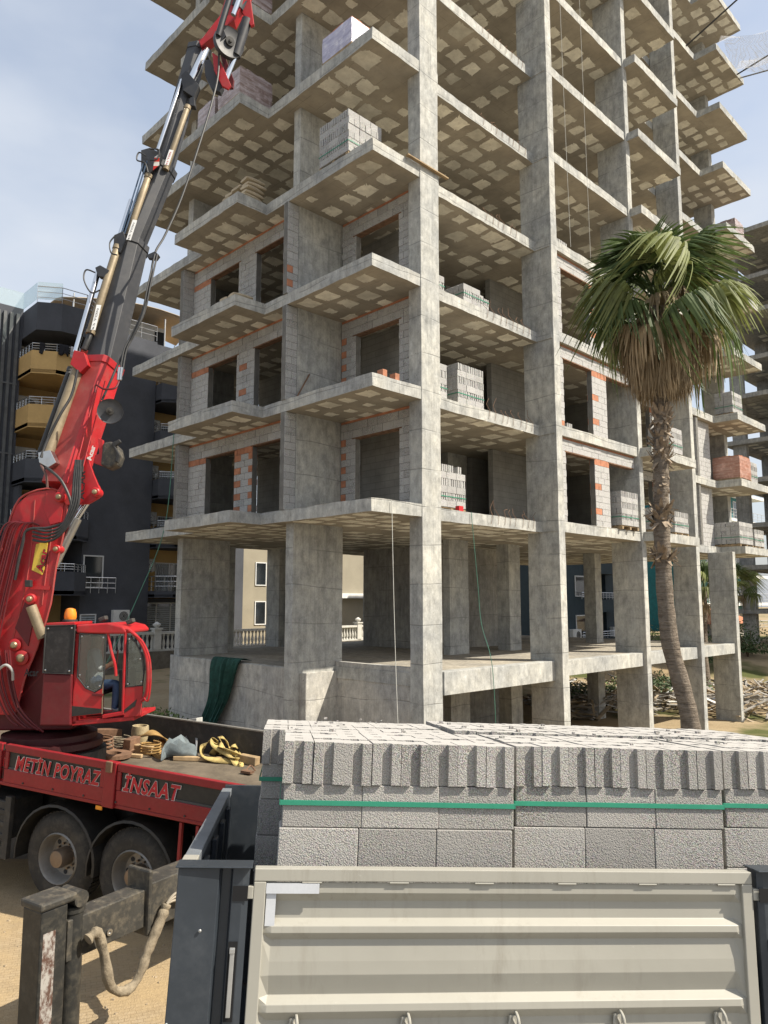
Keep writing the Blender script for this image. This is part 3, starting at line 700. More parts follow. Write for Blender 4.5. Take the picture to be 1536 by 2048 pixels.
# green debris net over the base wall
GN = m_simple('green_net', (0.015, 0.065, 0.05), 0.8, var=0.4, scl=7, bump=0.5)
mb = MB(); rows = []
A = [Vector((0.9, 7.55, Z0 + .03)), Vector((0.58, 7.5, Z0 + 0.02)), Vector((0.54, 7.5, 1.0)), Vector((0.38, 7.75, 0.2)), Vector((0.1, 8.2, -0.8))]
B_ = [Vector((0.9, 6.0, Z0 + .04)), Vector((0.57, 6.05, Z0 + 0.03)), Vector((0.53, 6.5, 1.0)), Vector((0.42, 6.95, 0.2)), Vector((0.2, 7.1, -0.8))]
pa, pb = curve_pts(A, 6), curve_pts(B_, 6)
for i, (p, q) in enumerate(zip(pa, pb)):
    row = []
    for j in range(25):
        t = j / 24; pt = p.lerp(q, t); f = min(1, i / 8.0); pt = pt + Vector((-0.05 * f * (math.sin(j * 1.3 + i * 0.12) + 0.6 * math.sin(j * 2.9 + 1)), 0, 0)) - Vector((0.07 * f, 0, 0)); row.append(pt)
    rows.append(row)
mb.loft(rows, cap=False, closed=False); o = mb.build('debris_net', GN, smooth=True); o.modifiers.new('thick', 'SOLIDIFY').thickness = 0.006
tag(o, 'dark green net hanging over the concrete base wall', 'net')
# ================================================================== dark hotel behind, on the left
HW = m_simple('hotel_charcoal', (0.078, 0.083, 0.097), 0.85, var=0.18, scl=0.8, fine=8, bump=0.15, spec=0.25)
HT = m_simple('hotel_ochre', (0.56, 0.37, 0.15), 0.85, var=0.12, scl=0.8, fine=8)
HR = m_simple('railing_steel', (0.62, 0.63, 0.64), 0.3, 0.8, var=0.1)
HF = m_simple('white_frame', (0.68, 0.69, 0.69), 0.5, var=0.08)
CURT = m_simple('curtain', (0.33, 0.37, 0.40), 0.8, var=0.2, scl=6)
q = N('roof_glass'); q.done((0.6, 0.66, 0.68), 0.08, spec=0.6); tr_ = q.n('ShaderNodeBsdfTransparent'); tr_.inputs[0].default_value = (0.9, 0.95, 0.95, 1); ms_ = q.n('ShaderNodeMixShader'); ms_.inputs[0].default_value = 0.24; q.l(tr_.outputs[0], ms_.inputs[1]); q.l(q.b.outputs[0], ms_.inputs[2]); q.l(ms_.outputs[0], q.o.inputs[0]); GLS_R = q.mat
HOT = empty('hotel_building', (3, 32, 0), 'dark charcoal hotel with ochre balconies behind the crane boom', 'building')
VH = 31.0
def bx(name, a, b, m, parent, bev=0): mb = MB(); mb.box(a, b); return mb.build(name, m, parent, bevel=bev)
ZR = 20.3
# volumes; recesses are left open
bx('wall', (-14, VH + 0.6, -0.5), (2.3, VH + 12, ZR + 0.3), HW, HOT)
bx('back_wall', (2.3, VH + 2.2, -0.5), (5.9, VH + 12, ZR - 0.8), HT, HOT)
bx('side_wall', (2.3, VH - 0.4, -0.5), (2.45, VH + 2.2, 10.2), HW, HOT)
bx('wall', (5.9, VH - 0.5, -0.5), (10.1, VH + 12, ZR), HW, HOT)
bx('back_wall', (10.1, VH + 1.6, -0.5), (14.4, VH + 12, ZR - 0.5), HT, HOT)
bx('wall', (14.4, VH - 0.2, -0.5), (17.2, VH + 12, ZR - 0.3), HW, HOT)
# roof caps over the two balcony columns
mb = MB(); P = [(2.3, -1.6), (3.4, -2.3), (4.8, -2.3), (5.9, -1.2), (5.9, 3), (2.3, 3)]
mb.prism(P, Vector((0, VH, 0)), Vector((1, 0, 0)), Vector((0, 1, 0)), Vector((0, 0, 1)), ZR - 1.5, ZR + 0.1); mb.build('roof_cap', HW, HOT)
bx('roof_cap', (10.1, VH - 0.4, ZR - 1.4), (14.4, VH + 2, ZR - 0.1), HW, HOT)
for i in range(6): bx('louvre', (0.2 + i * 0.34, VH + 0.45, -0.4), (0.36 + i * 0.34, VH + 0.6, ZR - 0.1), m_simple('louvre_grey', (0.12, 0.125, 0.13), 0.6) if i == 0 else bpy.data.materials['louvre_grey'], HOT)
for zz in (4, 8, 12, 16): bx('louvre_band', (0.15, VH + 0.43, zz), (2.1, VH + 0.448, zz + 0.09), bpy.data.materials['louvre_grey'], HOT)
def railing(pts, z, h, parent, name='railing', step=0.45):
    mb = MB()
    for a, b in zip(pts, pts[1:]):
        a, b = Vector((*a, z)), Vector((*b, z)); L = (b - a).length; n = max(1, int(L / step))
        for f in (0.33, 0.66, 1.0): mb.tube([a + Vector((0, 0, h * f)), b + Vector((0, 0, h * f))], 0.028 if f == 1 else 0.018, 5)
        for i in range(n + 1): p = a.lerp(b, i / n); mb.tube([p, p + Vector((0, 0, h))], 0.02, 5)
    return mb.build(name, HR, parent)
def window(x0, x1, z0, z1, y, parent, curt=True, div=1, blinds=False):
    f = MB(); t = 0.07
    f.box((x0, y - 0.06, z0), (x1, y, z0 + t)); f.box((x0, y - 0.06, z1 - t), (x1, y, z1))
    for i in range(div + 2):
        xx = x0 + (x1 - x0 - t) * i / (div + 1); f.box((xx, y - 0.055, z0 + t), (xx + t, y, z1 - t))
    fo = f.build('window_frame', HF, parent)
    g = MB(); g.box((x0 + 0.02, y - 0.025, z0 + 0.02), (x1 - 0.02, y - 0.012, z1 - 0.02)); g.build('pane', GLASS, fo)
    if curt:
        c = MB()
        if blinds:
            n = int((z1 - z0 - 0.2) / 0.13)
            for i in range(n): c.box((x0 + t, y - 0.04, z0 + 0.1 + i * 0.13), (x1 - t, y - 0.03, z0 + 0.19 + i * 0.13))
        else:
            n = 7
            for i in range(n): xx = x0 + t + (x1 - x0 - 2 * t) * 0.45 * i / n; c.tube([(xx, y - 0.035, z0 + t), (xx, y - 0.035, z1 - t)], 0.045, 6)
        c.build('blinds' if blinds else 'curtain', CURT, fo)
    return fo
def aircon(x, y, z, label, w_=0.95, h=0.68, d=0.35):
    t = empty('air_conditioner', (x, y, z), label, 'air conditioner', 'air conditioner units on the walls')
    mb = MB(); mb.box((-w_ / 2, -d, 0), (w_ / 2, 0, h)); mb.build('casing', WHITE, t, local=True, bevel=0.02)
    mb = MB(); c = Vector((w_ * 0.12, -d - 0.004, h / 2)); mb.lathe([(0.02, 0.0), (0.27, 0.0), (0.27, 0.015), (0.02, 0.015)], c, (0, -1, 0), 20); mb.build('fan_grille', DARK, t, local=True)
    mb = MB()
    for r in (0.08, 0.15, 0.22): mb.lathe([(r - 0.01, 0), (r + 0.01, 0), (r + 0.01, 0.03), (r - 0.01, 0.03)], c, (0, -1, 0), 20, cap=False)
    mb.build('fan_guard', HR, t, local=True)
    mb = MB(); mb.box((-w_ * 0.35, -d, -0.06), (-w_ * 0.31, 0.05, -0.001)); mb.box((w_ * 0.31, -d, -0.06), (w_ * 0.35, 0.05, -0.001)); mb.build('bracket', HR, t, local=True)
    return t
ordn = ['topmost', 'second from top', 'third from top', 'fourth from top', 'fifth from top', 'lowest']
for i, z in enumerate((16.9, 13.85, 10.8, 7.75, 4.7)):
    m = HT if i < 2 else HW
    # left column of balconies
    P = [(2.2, 1.9), (2.2, -1.4), (3.3, -2.1), (4.9, -2.1), (6.0, -1.0), (6.0, -0.52)]
    mb = MB(); mb.prism(P[:5] + [(5.85, 1.9)], Vector((0, VH, 0)), Vector((1, 0, 0)), Vector((0, 1, 0)), Vector((0, 0, 1)), z - 0.5, z - 0.3)
    mb.build('balcony_floor', m, HOT)
    mb = MB()
    for a, b in zip(P[:5], P[1:]):
        n = Vector((b[1] - a[1], -(b[0] - a[0]), 0)).normalized() * -0.12; aa, bb = Vector((a[0], VH + a[1], 0)), Vector((b[0], VH + b[1], 0))
        mb.hexa([aa + Vector((0, 0, z - 0.55)), bb + Vector((0, 0, z - 0.55)), bb + n + Vector((0, 0, z - 0.55)), aa + n + Vector((0, 0, z - 0.55)), aa + Vector((0, 0, z + 0.75)), bb + Vector((0, 0, z + 0.75)), bb + n + Vector((0, 0, z + 0.75)), aa + n + Vector((0, 0, z + 0.75))])
    mb.build('balcony_parapet', m, HOT)
    railing([(p[0] * 0.98 + 0.08, VH + p[1] + 0.06) for p in P[:5]], z + 0.75, 0.42, HOT)
    window(3.9, 5.8, z - 0.3, z + 1.85, VH + 2.2, HOT)
    if i < 4: aircon(3.25, VH + 2.19, z + 1.15, ordn[i] + ' air conditioner in the left balcony column of the dark hotel', 1.2, 0.85)
    # right column
    if i < 5:
        zr = z - 0.15
        P = [(10.15, 1.5), (10.15, -1.2), (11.0, -1.9), (14.3, -1.9), (14.3, -0.3)]
        mb = MB(); mb.prism(P[:4] + [(14.3, 1.5)], Vector((0, VH, 0)), Vector((1, 0, 0)), Vector((0, 1, 0)), Vector((0, 0, 1)), zr - 0.45, zr - 0.3)
        mb.build('balcony_floor', HW, HOT)
        mb = MB()
        for a, b in zip(P[:4], P[1:]):
            n = Vector((b[1] - a[1], -(b[0] - a[0]), 0)).normalized() * -0.12; aa, bb = Vector((a[0], VH + a[1], 0)), Vector((b[0], VH + b[1], 0)); hz = 0.75 if i < 4 else -0.1
            mb.hexa([aa + Vector((0, 0, zr - 0.5)), bb + Vector((0, 0, zr - 0.5)), bb + n + Vector((0, 0, zr - 0.5)), aa + n + Vector((0, 0, zr - 0.5)), aa + Vector((0, 0, zr + hz)), bb + Vector((0, 0, zr + hz)), bb + n + Vector((0, 0, zr + hz)), aa + n + Vector((0, 0, zr + hz))])
        mb.build('balcony_parapet', HW, HOT)
        railing([(p[0] + 0.06, VH + p[1] + 0.06) for p in P[:4]], zr + hz, 0.42 if i < 4 else 0.9, HOT)
        window(11.6, 13.9, zr - 0.3, zr + 1.8, VH + 1.6, HOT)
        if i > 0: aircon(10.85, VH + 1.59, zr + 1.2, ordn[i - 1] + ' air conditioner in the right balcony column of the dark hotel', 1.1, 0.8)
# lower wall openings
window(10.5, 13.6, 1.75, 3.75, VH + 1.2, HOT, True, 2, True); bx('wall', (10.1, VH + 1.2, -0.5), (14.4, VH + 1.55, 4.0), HW, HOT)
window(5.95, 6.9, 1.6, 3.1, VH - 0.5, HOT, True, 0, True)
window(6.0, 7.2, 4.6, 6.5, VH - 0.5, HOT, False, 0); railing([(5.9, VH - 0.75), (7.9, VH - 0.75)], 4.3, 0.9, HOT)
aircon(8.3, VH - 0.51, 2.6, 'air conditioner low on the dark hotel wall above the crane cab', 1.0, 0.72)
# roof terrace
railing([(2.3, VH - 1.5), (3.4, VH - 2.2), (4.8, VH - 2.2), (5.9, VH - 1.1), (5.9, VH - 0.4), (10.1, VH - 0.4)], ZR + 0.1, 0.95, HOT, 'roof_railing', 0.9)
mb = MB()
for a, b in (((-14, 0.7), (2.3, 0.7)), ((2.3, 0.7), (2.3, -1.4)), ((2.3, -1.5), (3.4, -2.2))):
    aa, bb = Vector((a[0], VH + a[1], ZR + 0.3)), Vector((b[0], VH + b[1], ZR + 0.3)); mb.hexa([aa, bb, bb + Vector((.02, .03, 0)), aa + Vector((.02, .03, 0)), aa + Vector((0, 0, 1)), bb + Vector((0, 0, 1)), bb + Vector((.02, .03, 1)), aa + Vector((.02, .03, 1))])
mb.build('glass_balustrade', GLS_R, HOT)
bx('roof_cabin', (9.5, VH + 2.5, ZR - 0.2), (12.2, VH + 6, ZR + 2.2), WHITE, HOT); bx('cabin_door', (11.4, VH + 2.46, ZR), (12.1, VH + 2.495, ZR + 1.9), DARK, HOT)
CAN = m_simple('canopy_cloth', (0.45, 0.36, 0.25), 0.8, var=0.12, scl=1)
mb = MB(); rows = []
for i in range(9):
    t = i / 8; x = 4.6 + 9.6 * t; rise = math.sin(math.pi * min(1, t * 1.15) ** 0.8) if t < 0.87 else 0
    rows.append([(x, VH + 0.2 + 4.5 * j / 5, ZR + 1.0 + 1.5 * max(0, math.sin(math.pi * (0.12 + 0.62 * t))) ** 1 + 0.5 * math.sin(math.pi * j / 5)) for j in range(6)])
mb.loft(rows, cap=False, closed=False); o = mb.build('roof_canopy', CAN, smooth=True); o.modifiers.new('s', 'SOLIDIFY').thickness = 0.05
tag(o, 'beige curved canopy on the dark hotel roof', 'canopy')
mb = MB()
for x in (5, 8, 11, 14): mb.tube([(x, VH + 0.3, ZR), (x, VH + 0.3, ZR + 2.0)], 0.05, 6); mb.tube([(x, VH + 4.5, ZR), (x, VH + 4.5, ZR + 2.0)], 0.05, 6)
par(mb.build('canopy_post', HR), HOT)
# laundry
def cloth(name, x, y, z, wd, h, m, lab, cat):
    mb = MB(); rows = []
    for i in range(6): rows.append([(x + wd * j / 8, y - 0.05 - 0.05 * math.sin(j * 1.7 + i) * i / 5, z - h * i / 5 * (1 + 0.15 * math.sin(j * 0.9))) for j in range(9)])
    mb.loft(rows, cap=False, closed=False); o = mb.build(name, m, smooth=True); o.modifiers.new('s', 'SOLIDIFY').thickness = 0.02; tag(o, lab, cat)
zl_ = 7.6 + 0.75 + 0.42
cloth('towel', 10.4, VH - 1.75, zl_, 1.5, 0.7, m_simple('blue_towel', (0.02, 0.10, 0.42), 0.9), 'blue towel on a right hotel balcony railing', 'towel')
cloth('towel', 12.5, VH - 1.9, zl_, 1.2, 1.15, m_simple('pink_towel', (0.62, 0.10, 0.36), 0.9), 'pink towel on a right hotel balcony railing', 'towel')
zl_ = 16.9 + 0.75 + 0.45
for i, (x, c, lab) in enumerate(((2.5, (0.02, 0.02, 0.025), 'black garment at the left end of the top hotel balcony railing'), (3.35, (0.015, 0.015, 0.02), 'black shirt second from left on the top hotel balcony railing'), (4.0, (0.45, 0.45, 0.47), 'grey white shirt on the top hotel balcony railing'), (4.6, (0.55, 0.06, 0.04), 'red garment on the top hotel balcony railing'))):
    cloth('garment', x, VH - 2.15 + (0.5 if x < 3 else 0), zl_, 0.55, 0.6, m_simple('garment_%d' % i, c, 0.9), lab, 'garment')
cloth('garment', 3.6, VH - 2.2, 13.85 + 1.2, 0.5, 0.9, WHITE, 'white cloth on the second hotel balcony railing', 'garment')

# ================================================================== beige neighbour seen through the ground floor
BW = m_simple('neighbour_beige', (0.31, 0.28, 0.215), 0.9, var=0.12, scl=0.7, bump=0.1); BG = m_simple('neighbour_grey', (0.20, 0.19, 0.17), 0.9, var=0.12); BN = m_simple('neighbour_navy', (0.02, 0.028, 0.06), 0.8)
NB = empty('beige_apartment_building', (24, 36, 0), 'beige and grey apartment building seen through the ground floor columns', 'building')
bx('wall', (18.5, 34.0, -0.5), (34, 44, 9.5), BW, NB); bx('grey_wall', (17.3, 33.5, -0.5), (18.5, 44, 9.5), BN, NB); bx('grey_wall', (12.8, 32.9, -0.5), (17.3, 44, 9.5), BG, NB)
for x in (20.4, 24.5): 
    for z in (2.1, 5.0): window(x, x + 1.0, z, z + 1.75, 33.99, NB, False, 0)
window(16.2, 16.8, 5.4, 6.5, 32.89, NB, False, 0)
bx('cornice', (24, 33.6, 4.1), (34, 33.99, 4.5), WHITE, NB)
aircon(16.2, 32.88, 2.9, 'air conditioner on the grey neighbour wall above a white tank', 1.1, 0.8)
mb = MB(); mb.lathe([(0.55, 0.6), (0.6, 0.7), (0.6, 2.9), (0.5, 3.05)], (16.0, 31.9, 0), (0, 0, 1), 24); tag(mb.build('water_tank', WHITE, smooth=True), 'white cylindrical tank behind the balustrade', 'tank')

# ================================================================== balustrade on its stone wall
STN = m_simple('stone_wall', (0.17, 0.15, 0.12), 0.95, var=0.4, scl=2.5, fine=12, bump=0.8, hs=0.05)
BAL = empty('balustrade', (10, 25.6, 1.0), 'white baluster fence on a low stone wall behind the ground floor', 'fence')
BA, BB = Vector((1.5, 25.2, 0)), Vector((40, 27.5, 0)); bd = (BB - BA).normalized(); bn = Vector((-bd.y, bd.x, 0)); BL = (BB - BA).length
ZBAL = 1.22
mb = MB(); mb.obox(BA, bd, bn, Vector((0, 0, 1)), (0, -0.25, -1.4), (BL, 0.25, ZBAL - 0.09)); tag(mb.build('retaining_wall', STN), 'dark stone wall under the white balustrade', 'wall')
PLA = m_simple('white_plaster', (0.58, 0.57, 0.53), 0.85, var=0.12, dirt=0.25)
mb = MB(); mb.obox(BA, bd, bn, Vector((0, 0, 1)), (0, -0.16, ZBAL - 0.085), (BL, 0.16, ZBAL)); mb.build('bottom_rail', PLA, BAL)
mb = MB(); mb.obox(BA, bd, bn, Vector((0, 0, 1)), (0, -0.15, ZBAL + 0.82), (BL, 0.15, ZBAL + 0.95)); mb.build('top_rail', PLA, BAL)
mb = MB(); mb.lathe([(0.085, 0), (0.085, 0.06), (0.05, 0.09), (0.095, 0.28), (0.08, 0.4), (0.04, 0.58), (0.055, 0.7), (0.085, 0.74), (0.085, 0.82)], (0, 0, 0), (0, 0, 1), 10)
o = mb.build('baluster', PLA, smooth=True); MEBAL = o.data; bpy.data.objects.remove(o)
mb = MB(); mb.box((-0.2, -0.2, 0), (0.2, 0.2, 1.08)); mb.box((-0.26, -0.26, 1.08), (0.26, 0.26, 1.16)); mb.lathe([(0.1, 1.16), (0.1, 1.2), (0.2, 1.28), (0.22, 1.36), (0.14, 1.42), (0.05, 1.5)], (0, 0, 0), (0, 0, 1), 12)
o = mb.build('post', PLA); MEPO = o.data; bpy.data.objects.remove(o)
s_ = 0.3; i = 0
while s_ < BL:
    p = BA + bd * s_
    if i % 14 == 9: inst('post', MEPO, BAL, (p.x, p.y, ZBAL)); s_ += 0.45
    else: inst('baluster', MEBAL, BAL, (p.x, p.y, ZBAL)); s_ += 0.27
    i += 1
# ================================================================== far buildings on the right
TEAL = m_simple('slate_blue', (0.035, 0.055, 0.068), 0.8, var=0.15); GG = m_glass('green_glass', (0.01, 0.10, 0.075), 0.12); CW = m_simple('cream_wall', (0.48, 0.46, 0.42), 0.85, var=0.1); TQ = m_simple('turquoise', (0.01, 0.14, 0.16), 0.6)
SB = empty('slate_apartment_building', (42, 20, 0), 'slate blue apartment building seen behind the ground floor columns', 'building')
SY = 18.0
bx('wall', (34.0, SY, -0.8), (41.2, SY + 8, 14), TEAL, SB); bx('wall', (41.2, SY + 1.6, -0.8), (44.2, SY + 8, 14), DARK, SB); bx('wall', (44.2, SY + 0.5, -0.8), (50, SY + 8, 14), TEAL, SB)
for z in (1.0, 4.0, 7.0, 10):
    bx('balcony_parapet', (41.0, SY - 0.6, z - 1.0), (44.6, SY + 0.45, z - 0.02), TEAL, SB); railing([(38.6, SY - 0.6), (44.6, SY - 0.6)], z, 0.5, SB)
    window(38.6, 40.2, z + 0.2, z + 1.8, SY - 0.01, SB, False, 0); window(46.2, 47.6, z - 0.6, z + 1.4, SY + 0.49, SB, True, 1)
aircon(38.2, SY - 0.02, 0.9, 'left air conditioner on the slate blue building', 1.2, 0.85); aircon(45.2, SY + 0.48, 0.9, 'right air conditioner on the slate blue building', 1.2, 0.85)
GB = empty('green_glass_hotel', (75, 30, 0), 'cream hotel with green glass balconies far behind the palm trunk', 'building')
bx('wall', (67, 28.4, -0.5), (84, 38, 22), CW, GB)
for k in range(7):
    z = 0.2 + 3.1 * k; bx('balcony_slab', (67, 27.0, z), (84, 28.39, z + 0.35), CW, GB); bx('glass_parapet', (67.1, 27.0, z + 0.36), (83.9, 27.06, z + 1.5), GG, GB)
    for x in (68, 71.2, 74.4, 77.6, 80.8): window(x, x + 1.9, z + 0.4, z + 2.6, 28.38, GB, False, 0)
TB = empty('turquoise_building', (70, 20, 0), 'turquoise building with white balconies at the far right behind small palms', 'building')
bx('wall', (61, 19, -0.5), (80, 26, 17), TQ, TB)
for k in range(6):
    z = 0.4 + 3 * k
    bx('balcony_slab', (61, 17.6, z), (80, 18.99, z + 0.3), WHITE, TB); railing([(61, 17.6), (80, 17.6)], z + 0.3, 1.0, TB, step=1.2)
    for x in (62, 66, 70, 74): window(x, x + 2.2, z + 0.4, z + 2.6, 18.98, TB, False, 1)
RB = empty('low_red_roof_house', (53, 14, 0), 'low cream house with a terracotta roof behind the small palms', 'house')
bx('wall', (50, 12, -1), (57, 16, 2.0), CW, RB); mb = MB(); mb.hexa([Vector(p) for p in ((49.4, 11.4, 2.0), (57.6, 11.4, 2.0), (57.6, 16.6, 2.0), (49.4, 16.6, 2.0), (51.5, 13.8, 3.2), (55.5, 13.8, 3.2), (55.5, 14.2, 3.2), (51.5, 14.2, 3.2))]); mb.build('roof', m_simple('terracotta', (0.42, 0.17, 0.09), 0.9, var=0.2), RB)
mb = MB(); mb.box((24, 15.0, -1.3), (48, 15.4, 0.35)); tag(mb.build('yard_wall', CON_OLD), 'long low concrete yard wall behind the timber heap', 'wall')
# second concrete frame at the right edge
FB = empty('far_concrete_frame', (48, 4, 0), 'second unfinished concrete frame at the far right picture edge', 'building')
F0 = 43.0
for k in range(0, 10):
    z = 3.3 + 3.0 * k; mb = MB(); mb.box((F0 - (1.2 if k % 2 else 0.0), -14, z - 0.32), (F0 + 14, 8.0, z)); fs = mb.build('floor_slab', [CON_OLD], FB)
    mb = MB(); rr = random.Random(k)
    for i in range(9):
        for j in range(11):
            if rr.random() < 0.15: continue
            u = F0 + 0.7 + i * 1.1; v = -13 + j * 1.9; mb.box((u, v, z - 0.328), (u + 0.7 * rr.uniform(.7, 1), v + 0.9 * rr.uniform(.6, 1), z - 0.30))
    tag(mb.build('foam_panel', FOAM, FB), kind='stuff')
for v in (-10, -4.8, 1.8, 6.6):
    for u in (F0 + 0.3, F0 + 6, F0 + 12): bx('column', (u, v, -1.4), (u + 0.5, v + 0.9, 30.2), CON_OLD, FB)
# ================================================================== timber heap, bushes, small palms
random.seed(11)
mb = MB(); DW = [m_simple('old_timber', (0.36, 0.29, 0.20), 0.9, var=0.35, scl=4, bump=0.3), m_simple('grey_timber', (0.30, 0.28, 0.25), 0.9, var=0.35, scl=4, bump=0.3), WHITE]
for i in range(620):
    px_ = random.uniform(1130, 1545); c = hitz(px_, random.uniform(1385, 1440), -1.1)
    if 1.6 < c.x < 21.3 and -0.3 < c.y < 3: c.y += 6
    hgt = max(0, 1 - abs((c - CAM).dot(EF) - 33) / 7) * 0.9; L = random.uniform(0.5, 2.2)
    a = random.uniform(0, 6.28); tl = random.uniform(-0.4, 0.4); ex = Vector((math.cos(a) * math.cos(tl), math.sin(a) * math.cos(tl), math.sin(tl))); ey = ex.cross(Vector((random.uniform(-.5, .5), random.uniform(-.5, .5), 1))).normalized(); ez = ex.cross(ey)
    o_ = Vector((c.x, c.y, ground_h(c.x, c.y) + 0.06 + hgt * random.random()))
    mb.obox(o_, ex, ey, ez, (-L / 2, -random.uniform(0.03, 0.09), -0.018), (L / 2, random.uniform(0.03, 0.09), 0.018), random.choice((0, 0, 1, 1, 2) if random.random() < 0.5 else (0, 1)))
tag(mb.build('timber_debris', DW), 'heap of broken timber and boards behind the right columns', 'debris', kind='stuff')
LEAF = [m_simple('leaf_a', (0.055, 0.095, 0.025), 0.6, var=0.5, scl=2, rndv=0.3), m_simple('leaf_b', (0.10, 0.14, 0.035), 0.6, var=0.5, scl=2, rndv=0.3)]
BARK = m_simple('bark', (0.12, 0.09, 0.06), 0.95, var=0.3, bump=0.6)
def bush(label, x, y, z, r, h, n, m, seed):
    rr = random.Random(seed); t = empty('shrub', (x, y, z), label, 'shrub', 'shrubs behind the building'); mb = MB()
    for i in range(n):
        a = rr.uniform(0, 6.28); b = math.acos(rr.uniform(-0.3, 1)); k = rr.random() ** 0.4 * (0.8 + 0.25 * math.sin(3 * a + seed))
        p = Vector((math.cos(a) * math.sin(b) * r * k, math.sin(a) * math.sin(b) * r * k, h * (0.15 + 0.85 * max(0, math.cos(b)) * k))); d = Vector((rr.gauss(0, 1), rr.gauss(0, 1), rr.gauss(0.3, 1))).normalized(); e = d.orthogonal().normalized(); L = rr.uniform(.1, .22)
        mb.add([p, p + d * L * .5 + e * L * .25, p + d * L, p + d * L * .5 - e * L * .25], [(0, 1, 2, 3)])
    mb.build('foliage', m, t, local=True)
    mb = MB()
    for i in range(4): mb.tube([(0, 0, 0), (rr.uniform(-.4, .4) * r, rr.uniform(-.4, .4) * r, h * .7)], [0.04, 0.015], 5)
    mb.build('stem', BARK, t, local=True)
for i, (px_, py_, D, r, h, lab) in enumerate(((1150, 1385, 37, 2.0, 1.3, 'grassy shrub behind the broad column'), (1225, 1382, 38, 1.8, 1.2, 'bright green shrub behind the palm trunk'), (1400, 1295, 44, 1.8, 2.6, 'dark shrub below the small palm'), (1300, 1290, 46, 1.8, 2.2, 'dark shrub left of the palm trunk behind the yard'), (1345, 1385, 40, 2.0, 1.0, 'low dark shrub between far columns'), (300, 1440, 22, 1.6, 0.8, 'low weeds beside the concrete base corner'), (1495, 1290, 46, 1.6, 2.4, 'green shrub near the far concrete frame'))):
    p = at(px_, py_, D); bush(lab, p.x, p.y, ground_h(p.x, p.y) - 0.05, r, h, 1500, LEAF[i % 2], i)
# ================================================================== palms
PL = []
for nm, c, t in (('palm_green', (0.085, 0.125, 0.038), 0), ('palm_light', (0.19, 0.215, 0.07), 0), ('palm_dry', (0.33, 0.255, 0.16), 0)):
    q = N(nm); f = q.noise(3, 4); c_ = q.mix(q.ramp(f, 0.3, 0.7), sc(c, 0.65), sc(c, 1.35))
    r = q.math('ADD', q.math('MULTIPLY', q.rnd(), 0.5), 0.75); cc = q.n('ShaderNodeCombineColor'); [q.l(r, cc.inputs[i]) for i in range(3)]
    c_ = q.mix(1.0, c_, cc.outputs[0], 'MULTIPLY')
    q.done(c_, 0.65 if nm != 'palm_dry' else 0.85, 0, spec=0.45)
    tr = q.n('ShaderNodeBsdfTranslucent'); q.l(c_, tr.inputs[0]); ms = q.n('ShaderNodeMixShader'); ms.inputs[0].default_value = 0.3
    q.l(q.b.outputs[0], ms.inputs[1]); q.l(tr.outputs[0], ms.inputs[2]); q.l(ms.outputs[0], q.o.inputs[0]); PL.append(q.mat)
def fan_leaf(seed, pet=1.0, rad=0.95, droop=0.5, nseg=30, spread=2.5, mat=0, curl=0.0):
    """fan leaf growing along +X from the origin, upper side +Z"""
    rr = random.Random(seed); mb = MB()
    P = curve_pts([(0, 0, 0), (pet * 0.5, 0, 0.06), (pet, 0, -0.02)], 4); mb.tube(P, [0.028 - 0.016 * i / (len(P) - 1) for i in range(len(P))], 5)
    o = Vector((pet, 0, -0.02))
    for i in range(nseg):
        t = (i + 0.5) / nseg; a = (t - 0.5) * 2 * spread; L = rad * (0.72 + 0.28 * math.cos(a * 0.55)) * rr.uniform(0.9, 1.08); d = Vector((math.cos(a), math.sin(a), 0)); n = Vector((-math.sin(a), math.cos(a), 0))
        wa = spread * 2 / nseg; dr = droop * rr.uniform(0.7, 1.35) * (0.7 + 0.5 * abs(a) / spread); sw = rr.uniform(-0.10, 0.10); ring_ = []
        for k, s_ in enumerate((0.04, 0.35, 0.6, 0.72, 0.86, 1.0)):
            hw = min(wa * s_ * L * 0.52, wa * 0.5 * L * 0.66) * (1 if s_ < 0.7 else max(0.0, (1.02 - s_) / 0.34) ** 0.8) + 0.0012
            z = 0.10 * math.sin(min(1, s_ * 1.3) * math.pi * 0.5) * math.cos(a) - dr * (0.10 * s_ * s_ + max(0, s_ - 0.55) ** 1.5 * 2.4) * L
            xx = L * s_ * (1 - 0.35 * dr * max(0, s_ - 0.55))
            c = o + d * xx + n * sw * max(0, s_ - 0.5) * L + Vector((0, 0, z)); fold = hw * 0.75
            ring_.append([c - n * hw, c + Vector((0, 0, fold)), c + n * hw])
        mb.loft(ring_, cap=False, closed=False)
    ob = mb.build('leaf', PL[mat]); me = ob.data; bpy.data.objects.remove(ob); return me
LV_G = [fan_leaf(i, 0.9 + 0.1 * (i % 3), 0.86, d, 32, 1.75 + 0.2 * (i % 2), m) for i, (d, m) in enumerate(((0.5, 0), (1.0, 0), (1.5, 1), (1.0, 1), (1.7, 0)))]
LV_D = [fan_leaf(20 + i, 0.7, 0.8, 1.5, 18, 1.2, 2) for i in range(2)]
TRK = None
def m_trunk():
    q = N('palm_trunk'); x, y, z = q.sep()
    rg = q.noise(1, 5, 0.7, (3, 3, 22)); c = q.mix(q.ramp(rg, 0.35, 0.65), (0.10, 0.082, 0.065), (0.25, 0.205, 0.16)); c = q.mix(q.math('MULTIPLY', q.ramp(q.noise(8, 5, 0.7), 0.45, 0.7), 0.5), c, (0.30, 0.26, 0.21))
    return q.done(c, 0.95, 0, q.math('ADD', rg, q.noise(14, 5, 0.7)), 0.05, 0.9, 0.1)
TRK = m_trunk()
